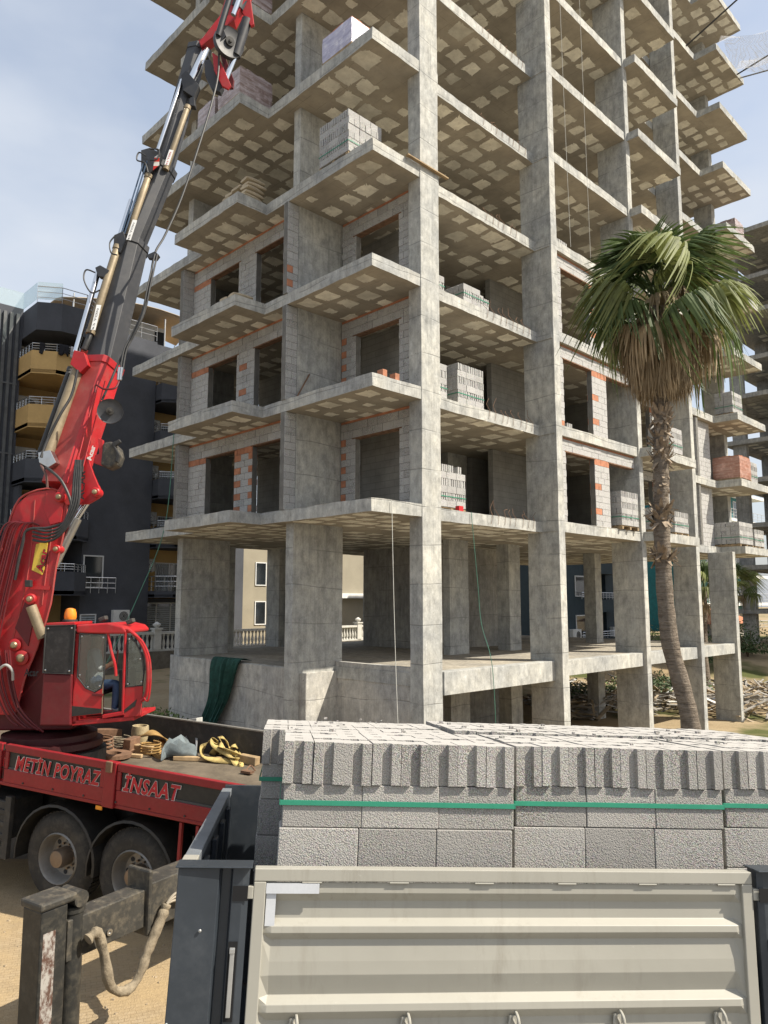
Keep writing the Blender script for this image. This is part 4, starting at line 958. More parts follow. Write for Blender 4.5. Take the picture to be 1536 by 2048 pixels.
def palm(label, D, path, radii, leaves, seed, scale=1.0, skirt=True, fan=None):
    rr = random.Random(seed); pts = curve_pts([at(px_, py_, D) if len(q_) == 0 else None for px_, py_, *q_ in path], 6)
    base = pts[0].copy(); base.z = ground_h(base.x, base.y) - 0.1; pts = [base] + pts
    t = empty('palm_tree', base, label, 'palm tree')
    n = len(pts); mb = MB(); rad = [radii[0] + (radii[1] - radii[0]) * min(1, i / n * 1.15) for i in range(n)]; rad = [r * (1 + 0.05 * rr.uniform(-1, 1)) for r in rad]; rad[0] *= 1.5
    mb.tube(pts, rad, 14); mb.build('trunk', TRK, t, smooth=True)
    top = pts[-1]
    for i in range(leaves):
        f = i / leaves; az = i * 2.39996 + rr.uniform(-.25, .25)
        el = R(88) - f ** 0.85 * R(100) + rr.uniform(-.12, .12)
        me = rr.choice(LV_G[:1] if f < 0.14 else LV_G[1:4] if f < 0.6 else LV_G[1:]); s_ = scale * rr.uniform(0.8, 1.12) * (0.85 if f < 0.1 else 1)
        if f > 0.86 or rr.random() < 0.10: me = rr.choice(LV_D); s_ *= 0.85
        o = inst('leaf', me, t, top + Vector((0, 0, -0.85 * f * scale)), (rr.uniform(-.55, .55), -el, az), (s_,) * 3)
    return t, top, pts, rr
PT, TOP, PPTS, rr = palm('tall fan palm with a skirt of dead brown fronds in front of the building', 13.7,
    [(1392, 1530), (1380, 1440), (1360, 1360), (1341, 1290), (1331, 1200), (1326, 1120), (1323, 1040), (1322, 940), (1322, 840), (1319, 730), (1314, 590)], (0.165, 0.135), 48, 9, 1.0)
# skirt of dead fronds
mb = MB()
for i in range(3600):
    a = rr.uniform(0, 6.283); f = rr.random(); z0 = TOP.z - 0.42 - f * 1.25; r0 = 0.16 + 0.25 * rr.random(); L = rr.uniform(0.5, 1.04) * (1.0 if f < 0.6 else 0.62)
    flare = 0.15 + 0.52 * (1 - f) ** 1.1 * rr.random()
    c0 = Vector((TOP.x + math.cos(a) * r0, TOP.y + math.sin(a) * r0, z0)); c1 = c0 + Vector((math.cos(a) * flare, math.sin(a) * flare, -L * 0.45)); c2 = c1 + Vector((math.cos(a + rr.uniform(-.6, .6)) * flare * 0.05 + rr.uniform(-.06, .06), rr.uniform(-.06, .06), -L * 0.6))
    n = Vector((-math.sin(a), math.cos(a), 0)) * rr.uniform(0.006, 0.018); mb.add([c0 - n, c0 + n, c1 + n, c1 - n, c2, c2], [(0, 1, 2, 3), (3, 2, 4)])
tag(mb.build('dead_frond_skirt', PL[2], PT), kind='stuff')
# ragged collars of old leaf bases on the trunk
BOOT = m_simple('leaf_base', (0.27, 0.21, 0.15), 0.9, var=0.5, scl=9, bump=0.4)
mb = MB()
def collar(z0, z1, n, r, L, out):
    for i in range(n):
        z = rr.uniform(z0, z1); k = min(range(len(PPTS)), key=lambda j: abs(PPTS[j].z - z)); c = PPTS[k].copy(); c.z = z; a = rr.uniform(0, 6.283); d = Vector((math.cos(a), math.sin(a), 0)); nn_ = Vector((-d.y, d.x, 0)) * rr.uniform(0.03, 0.06)
        p0 = c + d * r; p1 = p0 + d * out * rr.uniform(.5, 1.2) + Vector((rr.uniform(-.05, .05), 0, L * rr.uniform(.4, 1.1) * rr.choice((1, 1, -0.7)))); th = Vector((0, 0, 0.012)) + d * 0.012
        mb.hexa([p0 - nn_, p0 + nn_, p0 + nn_ + th, p0 - nn_ + th, p1 - nn_ * .35, p1 + nn_ * .35, p1 + nn_ * .35 + th, p1 - nn_ * .35 + th])
zc = lambda py_: at(1322, py_, 13.7).z
collar(zc(930), zc(820), 150, 0.12, 0.18, 0.11); collar(zc(1050), zc(1015), 70, 0.13, 0.17, 0.17); collar(zc(1125), zc(1105), 45, 0.14, 0.17, 0.15); collar(zc(1020), zc(950), 40, 0.11, 0.12, 0.05)
tag(mb.build('leaf_base_collar', BOOT, PT), kind='stuff')
# bare ringed upper stem is darker red-brown
for lab, D, x, yb, yt in (('small palm behind the far columns left of the concrete column', 41, 1408, 1310, 1178), ('slim palm between far column and second concrete frame', 47, 1468, 1300, 1165)):
    palm(lab, D, [(x, yb), (x, (yb + yt) / 2), (x, yt)], (0.2, 0.16), 22, int(x), 1.0)
# ================================================================== block trailer in the foreground
TG = m_simple('trailer_graphite', (0.030, 0.037, 0.046), 0.38, 0.0, var=0.15, scl=2, fine=25, dirt=0.22, dcol=(0.10, 0.105, 0.11), spec=0.5)
def m_panel():
    q = N('panel_beige'); b = (0.345, 0.333, 0.288)
    c = q.mix(q.ramp(q.noise(1.4, 5), 0.3, 0.7), sc(b, 0.93), sc(b, 1.04))
    st = q.math('MULTIPLY', q.ramp(q.noise(1.0, 5, 0.7, (16, 16, 1.3)), 0.52, 0.74), q.ramp(q.noise(1.7, 3), 0.42, 0.62))
    c = q.mix(q.math('MULTIPLY', st, 0.38), c, (0.17, 0.145, 0.105))
    sp = q.math('MULTIPLY', q.ramp(q.noise(24, 6, 0.75), 0.64, 0.72), q.ramp(q.noise(2.6, 3), 0.5, 0.65))
    c = q.mix(q.math('MULTIPLY', sp, 0.7), c, (0.50, 0.49, 0.45))
    ch = q.math('MULTIPLY', q.ramp(q.noise(13, 7, 0.8), 0.68, 0.72), q.ramp(q.noise(1.3, 2), 0.5, 0.6))
    c = q.mix(q.math('MULTIPLY', ch, 0.8), c, (0.12, 0.085, 0.06))
    return q.done(c, q.math('ADD', q.math('MULTIPLY', st, 0.3), 0.42), 0, q.noise(2.2, 3), 0.02, 0.25, 0.45)
TBG = m_panel()
REFL = m_simple('reflector_tape', (0.55, 0.57, 0.6), 0.4, 0.1, var=0.1, fine=90)
SLOT = m_simple('slot_black', (0.006, 0.006, 0.007), 0.8)
ZN = m_simple('zinc', (0.50, 0.50, 0.49), 0.38, 0.7, var=0.15)
G0 = at(510, 1737, 3.45 * math.cos(PITCH) + 0.16)      # top left corner of the side panel
_t = EX * 0.9925 + EF * 0.122 + Vector((0, 0, -0.049)); TX = _t.normalized()
_w = EX * -0.122 + EF * 0.9925 + Vector((0, 0, -0.094)); TZ = TX.cross(_w).normalized(); TY = TZ.cross(TX).normalized()
TRL = empty('block_trailer', W(0.6, 4.5, 0), 'graphite trailer with a ribbed beige drop side carrying the grey blocks', 'trailer')
def tb(name, a, b, m, parent=TRL, bev=0.0): mb = MB(); mb.obox(G0, TX, TY, TZ, a, b); return mb.build(name, m, parent, bevel=bev)
GL = 2.44; GH = 1.05
# ribbed panel: profile of (depth towards viewer, height below top)
def side_panel(x0, x1, nm):
    prof = [(-0.012, 0.062), (-0.012, 0.108), (0.020, 0.150), (0.018, 0.228), (-0.016, 0.254), (-0.018, 0.280), (0.012, 0.316), (0.002, 0.408), (0.0, 0.465), (0.024, 0.556), (-0.016, 0.584), (-0.018, 0.612), (0.016, 0.655), (0.012, 0.775), (-0.018, 0.80), (-0.018, 0.825), (0.02, 0.86), (0.02, GH - 0.06)]
    mb = MB(); e = 0.028
    prof = [(d, h * (0.972 if h < 0.99 else 1)) for d, h in prof]
    def row(x, k): return [G0 + TX * x + TY * (d * k + 0.03) - TZ * h for d, h in prof]
    rows = [[G0 + TX * (x0 + 0.052) + TY * 0.024 - TZ * h for d, h in prof], row(x0 + 0.052 + e * 1.4, 1), row((x0 + x1) / 2, 1), row(x1 - 0.052 - e * 1.4, 1), [G0 + TX * (x1 - 0.052) + TY * 0.024 - TZ * h for d, h in prof]]
    mb.loft(rows, cap=False, closed=False); o = mb.build(nm, TBG, TRL)
    o.modifiers.new('s', 'SOLIDIFY').thickness = -0.004
    b = o.modifiers.new('bevel', 'BEVEL'); b.width = 0.006; b.segments = 2; b.limit_method = 'ANGLE'; b.angle_limit = R(15)
    # frame
    fr = MB()
    fr.obox(G0, TX, TY, TZ, (x0, 0, -0.055), (x1, 0.06, 0.0)); fr.obox(G0, TX, TY, TZ, (x0, 0, -GH), (x0 + 0.055, 0.06, -0.056)); fr.obox(G0, TX, TY, TZ, (x1 - 0.055, 0, -GH), (x1, 0.06, -0.056)); fr.obox(G0, TX, TY, TZ, (x0 + 0.056, 0, -GH), (x1 - 0.056, 0.06, -GH + 0.055))
    f = fr.build('panel_frame', TBG, o, bevel=0.004)
    for i in range(6):
        xx = x0 + 0.22 + i * (x1 - x0 - 0.4) / 5; k = MB(); k.tube([G0 + TX * xx - TZ * 0.0585 + TY * 0.005, G0 + TX * (xx + 0.09) - TZ * 0.0585 + TY * 0.005], 0.005, 6); k.build('weld', TBG, o)
    for i in range(5):
        xx = x0 + 0.215 + i * (x1 - x0 - 0.42) / 4; c = G0 + TX * xx - TZ * 0.645 + TY * 0.03; k = MB()
        k.tube(curve_pts([c + TZ * 0.03 + TX * 0.01, c + TZ * 0.035 - TY * 0.02 + TX * 0.012, c + TZ * 0.015 - TY * 0.045 + TX * 0.016, c - TZ * 0.03 - TY * 0.05 + TX * 0.02], 5), 0.007, 7)
        k.tube(curve_pts([c + TZ * 0.02 - TX * 0.01 - TY * .008, c - TZ * 0.02 - TX * 0.018 - TY * .012, c - TZ * 0.05 - TX * 0.004 - TY * .008, c - TZ * 0.02 + TX * 0.012 - TY * .012, c + TZ * 0.02 - TX * 0.01 - TY * .008], 5), 0.005, 6)
        k.obox(c, TX, TY, TZ, (-0.018, -0.008, -0.045), (0.02, -0.002, 0.02)); k.build('rope_hook', TBG, o, smooth=True)
    for xx in (x0, x1):
        s_ = -1 if xx == x0 else 1; k = MB(); k.obox(G0, TX, TY, TZ, (min(xx + 0.0006 * s_, xx + s_ * 0.068), -0.004, -0.128), (max(xx + 0.0006 * s_, xx + s_ * 0.068), 0.03, -0.075)); k.build('hinge_tab', TBG, o, bevel=0.003)
    return o
sp = side_panel(0.0, GL, 'side_panel')
mb = MB(); mb.obox(G0, TX, TY, TZ, (0.057, 0.0015, -0.106), (0.30, 0.0085, -0.063)); mb.build('reflective_strip', REFL, sp)
mb = MB(); mb.obox(G0, TX, TY, TZ, (0.060, 0.012, -0.245), (0.104, 0.016, -0.109)); mb.build('reflective_strip', REFL, sp)
# corner posts
def post(x0, wd, mirror=False):
    s_ = -1 if not mirror else 1
    prof = [(0, 0.075), (0, 0.0), (0.028, -0.012), (0.075, -0.012), (0.083, 0.03), (0.125, 0.03), (0.135, -0.022), (wd, -0.03), (wd, 0.075)]
    mb = MB(); mb.loft([[G0 + TX * (x0 + s_ * x) + TY * y + TZ * z for x, y in prof] for z in (-1.35, 0.008)]); o = mb.build('corner_post', TG, TRL, bevel=0.004)
    a, b = sorted((x0, x0 + s_ * wd)); k = MB(); k.obox(G0, TX, TY, TZ, (a - 0.012, -0.045, 0.009), (b + 0.012, 0.09, 0.016)); k.build('post_cap', TG, o, bevel=0.003)
    xs = x0 + s_ * 0.052
    k = MB(); k.obox(G0, TX, TY, TZ, (xs - 0.020, -0.0165, -0.62), (xs + 0.020, -0.0128, -0.30)); k.build('latch_slot', SLOT, o)
    k = MB(); k.obox(G0, TX, TY, TZ, (xs - 0.010, -0.030, -0.60), (xs + 0.010, -0.0175, -0.335)); k.obox(G0, TX, TY, TZ, (xs - 0.013, -0.034, -0.345), (xs + 0.011, -0.0175, -0.322)); k.build('latch_lever', ZN, o, bevel=0.003)
    k = MB(); k.obox(G0, TX, TY, TZ, (x0 + min(s_ * 0.002, s_ * 0.07), -0.0165, -0.133), (x0 + max(s_ * 0.002, s_ * 0.07), -0.0128, -0.07)); k.build('tab_slot', SLOT, o)
    for zz, xx in ((-0.25, 0.2), (-0.62, 0.31), (-0.95, 0.22)): k = MB(); k.lathe([(0.007, 0), (0.007, 0.004), (0.002, 0.007)], G0 + TX * (x0 + s_ * xx) - TY * 0.031 + TZ * zz, -TY, 8); k.build('rivet', ZN, o)
    return o
post(-0.022, 0.318); post(GL + 0.022, 0.26, True)
sp2 = side_panel(GL + 0.30, GL + 0.30 + 2.44, 'side_panel')
# left end board and far side board
mb = MB(); XE = -0.33
mb.obox(G0, TX, TY, TZ, (XE, 0.10, -1.35), (XE + 0.045, 2.42, -0.05)); eb = mb.build('end_board', TG, TRL, bevel=0.004)
mb = MB(); mb.obox(G0, TX, TY, TZ, (XE - 0.018, 0.1, -0.049), (XE + 0.052, 2.44, 0.0)); mb.build('board_cap', m_simple('worn_edge', (0.20, 0.22, 0.24), 0.45, 0.2, var=0.2, dirt=0.2), eb, bevel=0.004)
mb = MB(); mb.obox(G0, TX, TY, TZ, (XE - 0.019, 0.02, -0.05), (XE + 0.053, 0.24, 0.004)); mb.build('cap_paint', TBG, eb, bevel=0.004)
for yy in (0.5, 1.0, 1.5, 2.0): mb = MB(); mb.obox(G0, TX, TY, TZ, (XE + 0.046, yy, -1.3), (XE + 0.075, yy + 0.12, -0.08)); mb.build('stiffener', TG, eb, bevel=0.004)
tb('far_side_board', (XE, 2.43, -1.35), (GL * 2 + 0.6, 2.48, 0.02), TG)
tb('deck', (XE, 0.05, -1.47), (GL * 2 + 0.6, 2.48, -1.36), TG)
for yy in (0.7, 1.7): tb('chassis_beam', (XE, yy, -1.85), (GL * 2 + 0.6, yy + 0.12, -1.475), TG)
for xx in (0.9, 2.2, 3.5):
    for yy in (0.12, 1.95):
        mb = MB(); c = G0 + TX * xx + TY * yy - TZ * 1.98; mb.lathe([(0.1, 0.0), (0.28, 0.02), (0.48, 0.0), (0.51, 0.04), (0.51, 0.26), (0.48, 0.3), (0.1, 0.3)], c, TY, 28); mb.build('wheel', BLACK, TRL, smooth=True)
# ---- blocks on the trailer
ZTOP = 0.552; HB = 0.203
BLE = end_block_mesh('trailer_block', BLK, 0.198, 0.145, 0.2, 0.026)
def tl_block_mesh(sx, sy, sz, nm):
    mb = MB(); chamfer_box(mb, sx / 2, sy / 2, sz / 2, 0.004); o = mb.build(nm, BLK); me = o.data; bpy.data.objects.remove(o); fix_normals(me); return me
ME_L = tl_block_mesh(0.389, 0.19, 0.2, 'long_block'); ME_S = tl_block_mesh(0.19, 0.389, 0.2, 'side_block')
RM = Matrix((TX, TY, TZ)).transposed()
RT = RM.to_euler()
RTE = (RM @ Matrix.Rotation(math.pi / 2, 3, 'Z')).to_euler()
RTEF = (RM @ Matrix.Rotation(-math.pi / 2, 3, 'Z')).to_euler()
def tpallet(label, x0, y0, n=3, rows=5, seed=0, full=True, leftface=False, dz=0.0, wb=0.392):
    rr = random.Random(seed); base = G0 + TX * (x0 + 0.6) + TY * (y0 + 0.5) + TZ * (ZTOP - 3 * HB); t = empty('block_pallet', base, label, 'block pallet', 'block pallets on the trailer')
    Lx = n * wb; ne = 8
    for i in range(ne):
        for j in range(rows):
            x = x0 + (i + 0.5) * Lx / ne + rr.uniform(-.002, .002); y = y0 + 0.10 + j * 0.2 + rr.uniform(-.003, .003) - (0.012 if j == 0 else 0)
            inst('block', BLE, t, G0 + TX * x + TY * y + TZ * (ZTOP - HB / 2 + dz + rr.uniform(-.003, .003)), RTE if j % 2 else RTEF, (1, Lx / ne / 0.1475, 1))
    for l in (1, 2, 3, 4):
        zc = ZTOP + dz - HB * (l + 0.5); 
        for i in range(n):
            x = x0 + (i + 0.5) * wb + rr.uniform(-.003, .003) + (0.006 if l == 1 else -0.004)
            inst('block', ME_L, t, G0 + TX * x + TY * (y0 + 0.102 + rr.uniform(-.003, .004)) + TZ * zc, RT, (wb / 0.392, 1, 1))
        if leftface:
            for j in range(2 if l % 2 else 4):
                if l % 2: inst('block', ME_S, t, G0 + TX * (x0 + 0.12) + TY * (y0 + 0.42 + j * 0.395) + TZ * zc, RT)
                else: inst('block', ME_L, t, G0 + TX * (x0 + 0.22) + TY * (y0 + 0.32 + j * 0.197) + TZ * zc, RT)
    e = 0.003; zc = ZTOP + dz - HB * 1.43; mb = MB()
    mb.obox(G0, TX, TY, TZ, (x0 - 0.004, y0 - 0.0035, zc - 0.012), (x0 + Lx + 0.004, y0 + 0.0005, zc + 0.012)); mb.obox(G0, TX, TY, TZ, (x0 - 0.008, y0 - 0.0035, zc - 0.012), (x0 - 0.0045, y0 + rows * 0.2, zc + 0.012)); mb.obox(G0, TX, TY, TZ, (x0 + Lx + 0.0045, y0 - 0.0035, zc - 0.012), (x0 + Lx + 0.008, y0 + rows * 0.2, zc + 0.012))
    mb.build('strap', m_simple('strap_green', (0.03, 0.24, 0.15), 0.4, var=0.1) if 'strap_green' not in bpy.data.materials else bpy.data.materials['strap_green'], t, bevel=0.001)
    return t
tpallet('front left block pallet with a green strap behind the beige drop side', 0.10, 0.17, 3, 4, 1, leftface=True)
tpallet('middle front block pallet behind the beige drop side', 1.315, 0.27, 3, 4, 2, wb=0.385)
tpallet('front block pallet at the right picture edge on the trailer', 2.515, 0.33, 3, 4, 3, wb=0.385, leftface=True)
tpallet('rear left block pallet on the trailer against the far side', -0.03, 1.03, 3, 5, 4, leftface=True, dz=-0.005)
tpallet('rear middle block pallet on the trailer', 1.17, 1.12, 3, 5, 5, dz=0.012)
tpallet('rear right block pallet on the trailer', 2.36, 1.18, 3, 5, 6, dz=0.01)
random.seed(8); mb = MB()
for i in range(60):
    x, y = random.uniform(0.1, 3.2), random.uniform(0.3, 2.0); r = random.uniform(0.004, 0.014); c = G0 + TX * x + TY * y + TZ * (ZTOP + 0.012 + r * 0.5); mb.obox(c, TX, TY, TZ, (-r, -r, -r * .6), (r * random.uniform(.6, 1.5), r, r * .6))
tag(mb.build('rubble_crumbs', BLK), 'grey crumbs scattered on top of the trailer blocks', 'rubble', kind='stuff')
# ================================================================== flatbed truck
RED = m_simple('truck_red', (0.24, 0.012, 0.016), 0.48, var=0.18, scl=2.5, fine=20, dirt=0.22, dcol=(0.17, 0.07, 0.05))
PANB = m_simple('panel_black', (0.022, 0.021, 0.019), 0.55, var=0.25, scl=3, dirt=0.35, dcol=(0.085, 0.075, 0.055))
FRM = m_simple('chassis_grime', (0.035, 0.034, 0.032), 0.7, var=0.3, dirt=0.5, dcol=(0.12, 0.105, 0.085), bump=0.2)
DECK = m_simple('deck_steel', (0.13, 0.105, 0.075), 0.75, 0.1, var=0.4, scl=2, fine=10, dirt=0.5, dcol=(0.22, 0.18, 0.12), bump=0.3)
TYRE = m_simple('tyre', (0.033, 0.031, 0.028), 0.85, var=0.2, scl=3, dirt=0.6, dcol=(0.105, 0.092, 0.072), bump=0.2)
RIM = m_simple('rim', (0.26, 0.25, 0.23), 0.5, 0.5, var=0.2, dirt=0.5, dcol=(0.15, 0.12, 0.09))
T0 = W(-3.046, 9.271, -0.01)
_r = EX * 0.9254 + EF * -0.379; RX = (_r + Vector((0, 0, -0.056))).normalized(); RW = (EX * 0.379 + EF * 0.9254).normalized(); RZ = RX.cross(RW).normalized()
TRK_ = empty('flatbed_truck', T0, 'red sided flatbed truck with lettering and a crane on its bed', 'truck')
def P(s_, w_, h): return T0 + RX * s_ + RW * w_ + RZ * h
def rb(name, a, b, m, parent=TRK_, bev=0.0): mb = MB(); mb.obox(T0, RX, RW, RZ, a, b); return mb.build(name, m, parent, bevel=bev)
HB0, HB1 = 1.40, 1.873; SR = 2.55; SL = -5.2
# near side boards: two framed panels
def board(s0, s1, w0, parent=TRK_):
    o = rb('side_board', (s0, w0 + 0.012, HB0 + 0.02), (s1, w0 + 0.045, HB1 - 0.02), PANB, parent)
    for nm, a, b in (('top_rail', (s0, w0 - 0.012, HB1 - 0.09), (s1, w0 + 0.055, HB1)), ('bottom_rail', (s0, w0 - 0.008, HB0), (s1, w0 + 0.05, HB0 + 0.165)), ('end_stile', (s0 - 0.001, w0 - 0.01, HB0 + 0.166), (s0 + 0.06, w0 + 0.05, HB1 - 0.091)), ('end_stile', (s1 - 0.06, w0 - 0.01, HB0 + 0.166), (s1 + 0.001, w0 + 0.05, HB1 - 0.091))):
        mb = MB(); mb.obox(T0, RX, RW, RZ, a, b); mb.build(nm, RED, o, bevel=0.008)
    mb = MB(); mb.obox(T0, RX, RW, RZ, (s0 + 0.061, w0 + 0.003, HB0 + 0.166), (s1 - 0.061, w0 + 0.012, HB0 + 0.19)); mb.build('lower_strip', m_simple('strip_grey', (0.05, 0.052, 0.055), 0.5) if 'strip_grey' not in bpy.data.materials else bpy.data.materials['strip_grey'], o)
    return o
b1 = board(-2.05, -0.41, -0.10); b2 = board(-0.215, SR, -0.10); board(-4.4, -2.12, -0.10)
rb('board_post', (-0.40, -0.13, HB0 - 0.05), (-0.225, -0.04, HB1 + 0.01), RED, TRK_, 0.01); rb('post_hook', (-0.36, -0.16, HB1 - 0.11), (-0.27, -0.131, HB1 + 0.02), RUST, TRK_, 0.01)
rb('side_sill', (SL, -0.095, HB0 - 0.05), (SR, 0.0, HB0 - 0.003), RED, TRK_, 0.01)
for i in range(12):
    mb = MB(); mb.lathe([(0.012, 0), (0.012, 0.01)], P(-3.2 + i * 0.5, -0.109, HB0 + 0.03), -RW, 8); mb.build('bolt', FRM, TRK_)
rb('deck', (SL, 0.0, HB0 - 0.08), (SR, 2.46, HB0 + 0.06), DECK)
fb = rb('far_side_board', (SL, 2.44, HB0 + 0.061), (SR, 2.49, HB1 + 0.02), FRM); mb = MB(); mb.obox(T0, RX, RW, RZ, (SL, 2.43, HB1 + 0.021), (SR, 2.50, HB1 + 0.04)); mb.build('board_cap', RIM, fb)
rb('tail_board', (SR + 0.002, 0, HB0), (SR + 0.05, 2.46, HB1), RED, TRK_, 0.01)
for s_ in (-4.4, 2.5): rb('cross_beam', (s_ - .06, 0.1, HB0 - 0.28), (s_ + .06, 2.4, HB0 - 0.081), FRM)
for w_ in (0.75, 1.6): rb('chassis_rail', (SL - 3, w_, 0.75), (SR - 0.3, w_ + 0.1, 1.24), FRM)
LETR = m_simple('letter_red', (0.42, 0.01, 0.02), 0.45, dirt=0.15, dcol=(0.2, 0.08, 0.06)); LETW = m_simple('letter_white', (0.62, 0.58, 0.54), 0.5, dirt=0.2)
def text(s, origin, ex, ey, h, m, parent, bold=0.0, shear=0.0, width=None, lift=0.002, name='lettering', ext=0.0015, spacing=1.0):
    c = bpy.data.curves.new(name, 'FONT'); c.body = s; c.size = 1.0; c.offset = bold; c.shear = shear; c.space_character = spacing; c.resolution_u = 3
    ob = bpy.data.objects.new(name, c); COL.objects.link(ob); bpy.context.view_layer.update()
    me = bpy.data.meshes.new_from_object(ob.evaluated_get(bpy.context.evaluated_depsgraph_get())); bpy.data.objects.remove(ob)
    xs = [v.co.x for v in me.vertices]; ys = [v.co.y for v in me.vertices]
    if not xs: return None
    y0, y1 = min(ys), max(ys); x0, x1 = min(xs), max(xs); k = h / 0.73; kx = width / (x1 - x0) if width else k
    ez = ex.cross(ey).normalized()
    for v in me.vertices: v.co = origin + ex * ((v.co.x - (x0 if width else 0)) * kx) + ey * (v.co.y * k) + ez * lift
    me.materials.clear(); me.materials.append(m); o = bpy.data.objects.new(name, me); COL.objects.link(o); par(o, parent); return o
def slabtext(s, s0, s1, parent, hb=0.2):
    o_ = P(s0, -0.1 + 0.008, HB0 + 0.178)
    ex, ey = RX, RZ
    # letters with slab serifs: heavy slanted face over a wider pale outline
    a = text(s, o_, ex, ey, 0.172, LETW, parent, 0.055, 0.24, (s1 - s0), 0.006, 'lettering_outline', spacing=1.12)
    b = text(s, o_ + ex * 0.012 + ey * 0.002, ex, ey, 0.170, LETR, parent, 0.036, 0.24, (s1 - s0) - 0.022, 0.009, 'lettering', spacing=1.12)
slabtext('METİN POYRAZ', -1.88, -0.45, b1); slabtext('İNSAAT', -0.135, 0.72, b2)
# wheels
def wheel(s_, w0, dual, parent=TRK_):
    R_ = 0.55; c = P(s_, w0, 0.55)
    mb = MB(); mb.lathe([(0.30, 0.03), (0.32, 0.0), (0.40, -0.012), (0.48, -0.004), (0.525, 0.03), (0.55, 0.06), (0.55, 0.26), (0.52, 0.30), (0.30, 0.31)], c, RW, 48, cap=False); t = mb.build('tyre', TYRE, parent, smooth=True)
    mb = MB()
    for k in range(56):
        a = 2 * math.pi * k / 56; d = RX * math.cos(a) + RZ * math.sin(a); n = RX * -math.sin(a) + RZ * math.cos(a)
        for (y0, y1) in ((0.062, 0.12), (0.13, 0.19), (0.20, 0.258)): mb.obox(c, n, RW, d, (-0.024, y0, 0.547), (0.024, y1, 0.560))
    mb.build('tread', TYRE, t)
    mb = MB(); mb.lathe([(0.315, 0.005), (0.30, -0.012), (0.285, 0.01), (0.265, 0.12), (0.24, 0.16), (0.10, 0.165), (0.09, 0.165)], c, RW, 40, cap=False); r = mb.build('rim', RIM, t, smooth=True)
    mb = MB()
    for k in range(8):
        a = 2 * math.pi * k / 8; mb.lathe([(0.03, 0.155), (0.03, 0.157)], c + (RX * math.cos(a) + RZ * math.sin(a)) * 0.2, RW, 10)
    mb.build('hand_hole', DARK, t)
    mb = MB(); mb.lathe([(0.115, 0.17), (0.115, 0.02), (0.10, -0.02), (0.02, -0.03)], c, RW, 20); 
    for k in range(10):
        a = 2 * math.pi * k / 10; q = c + (RX * math.cos(a) + RZ * math.sin(a)) * 0.15; mb.tube([q + RW * 0.165, q + RW * 0.12], 0.014, 6)
    mb.build('hub', m_simple('hub_brown', (0.22, 0.17, 0.13), 0.4, 0.6, var=0.3, dirt=0.5) if 'hub_brown' not in bpy.data.materials else bpy.data.materials['hub_brown'], t, smooth=True); return t
for s_ in (-1.18, 0.0): wheel(s_, 0.05, True); wheel(s_, 2.1, True)
wheel(-4.9, 0.05, False); wheel(-4.9, 2.1, False)
for s_ in (-1.18, 0.0): rb('axle', (s_ - 0.06, 0.2, 0.49), (s_ + 0.06, 2.2, 0.61), FRM)
# fenders
for s_ in (-1.18, 0.0):
    mb = MB(); rows = []
    for k in range(17):
        a = R(-8 + 196 * k / 16); d = RX * math.cos(a) + RZ * math.sin(a); c = P(s_, 0, 0.56); r = 0.66
        rows.append([c + d * (r - 0.03) + RW * -0.03, c + d * r + RW * -0.02, c + d * r + RW * 0.5, c + d * (r - 0.03) + RW * 0.5])
    mb.loft(rows); mb.build('fender', PANB, TRK_, smooth=True, bevel=0)
# tool box, tank, under-ride rail, ladder
rb('tool_box', (-3.4, 0.02, 0.62), (-2.05, 0.6, 1.12), FRM, TRK_, 0.02)
for i in range(4): rb('rail_bar', (-3.5, 0.0, 0.50 + i * 0.15), (-1.98, 0.03, 0.56 + i * 0.15), FRM, TRK_, 0.008)
rb('rail_post', (-2.06, -0.03, 0.42), (-1.96, 0.04, 1.2), FRM, TRK_, 0.008)
for s_ in (0.72, 0.95): rb('ladder_rail', (s_, -0.09, 0.42), (s_ + 0.035, -0.05, HB0 - 0.06), RED)
for h in (0.55, 0.82): rb('ladder_rung', (0.755, -0.085, h), (0.95, -0.055, h + 0.04), WOOD)
rb('mud_flap', (0.78, 0.1, 0.25), (0.80, 0.7, 1.15), BLACK)
for s_, h in ((-2.15, 1.12), (-0.45, 1.16)):
    mb = MB(); mb.obox(T0, RX, RW, RZ, (s_ - 0.05, -0.115, HB0 - 0.10), (s_ + 0.05, -0.096, HB0 - 0.052)); mb.build('marker_lamp', m_simple('amber', (0.75, 0.28, 0.02), 0.3) if 'amber' not in bpy.data.materials else bpy.data.materials['amber'], TRK_, bevel=0.008)
# cab beyond the left picture edge
mb = MB(); cabp = [(-5.4, 0.7), (-5.4, 3.1), (-7.1, 3.1), (-7.45, 2.0), (-7.5, 0.6)]
mb.loft([[P(x, 0.0, z) for x, z in cabp], [P(x, 2.46, z) for x, z in cabp]]); mb.build('driver_cab', RED, TRK_, bevel=0.08)
mb = MB(); mb.obox(T0, RX, RW, RZ, (-6.9, -0.006, 1.9), (-5.9, -0.001, 2.8)); mb.build('cab_window', GLASS, TRK_)
wheel(-6.4, 0.05, False); wheel(-6.4, 2.1, False)
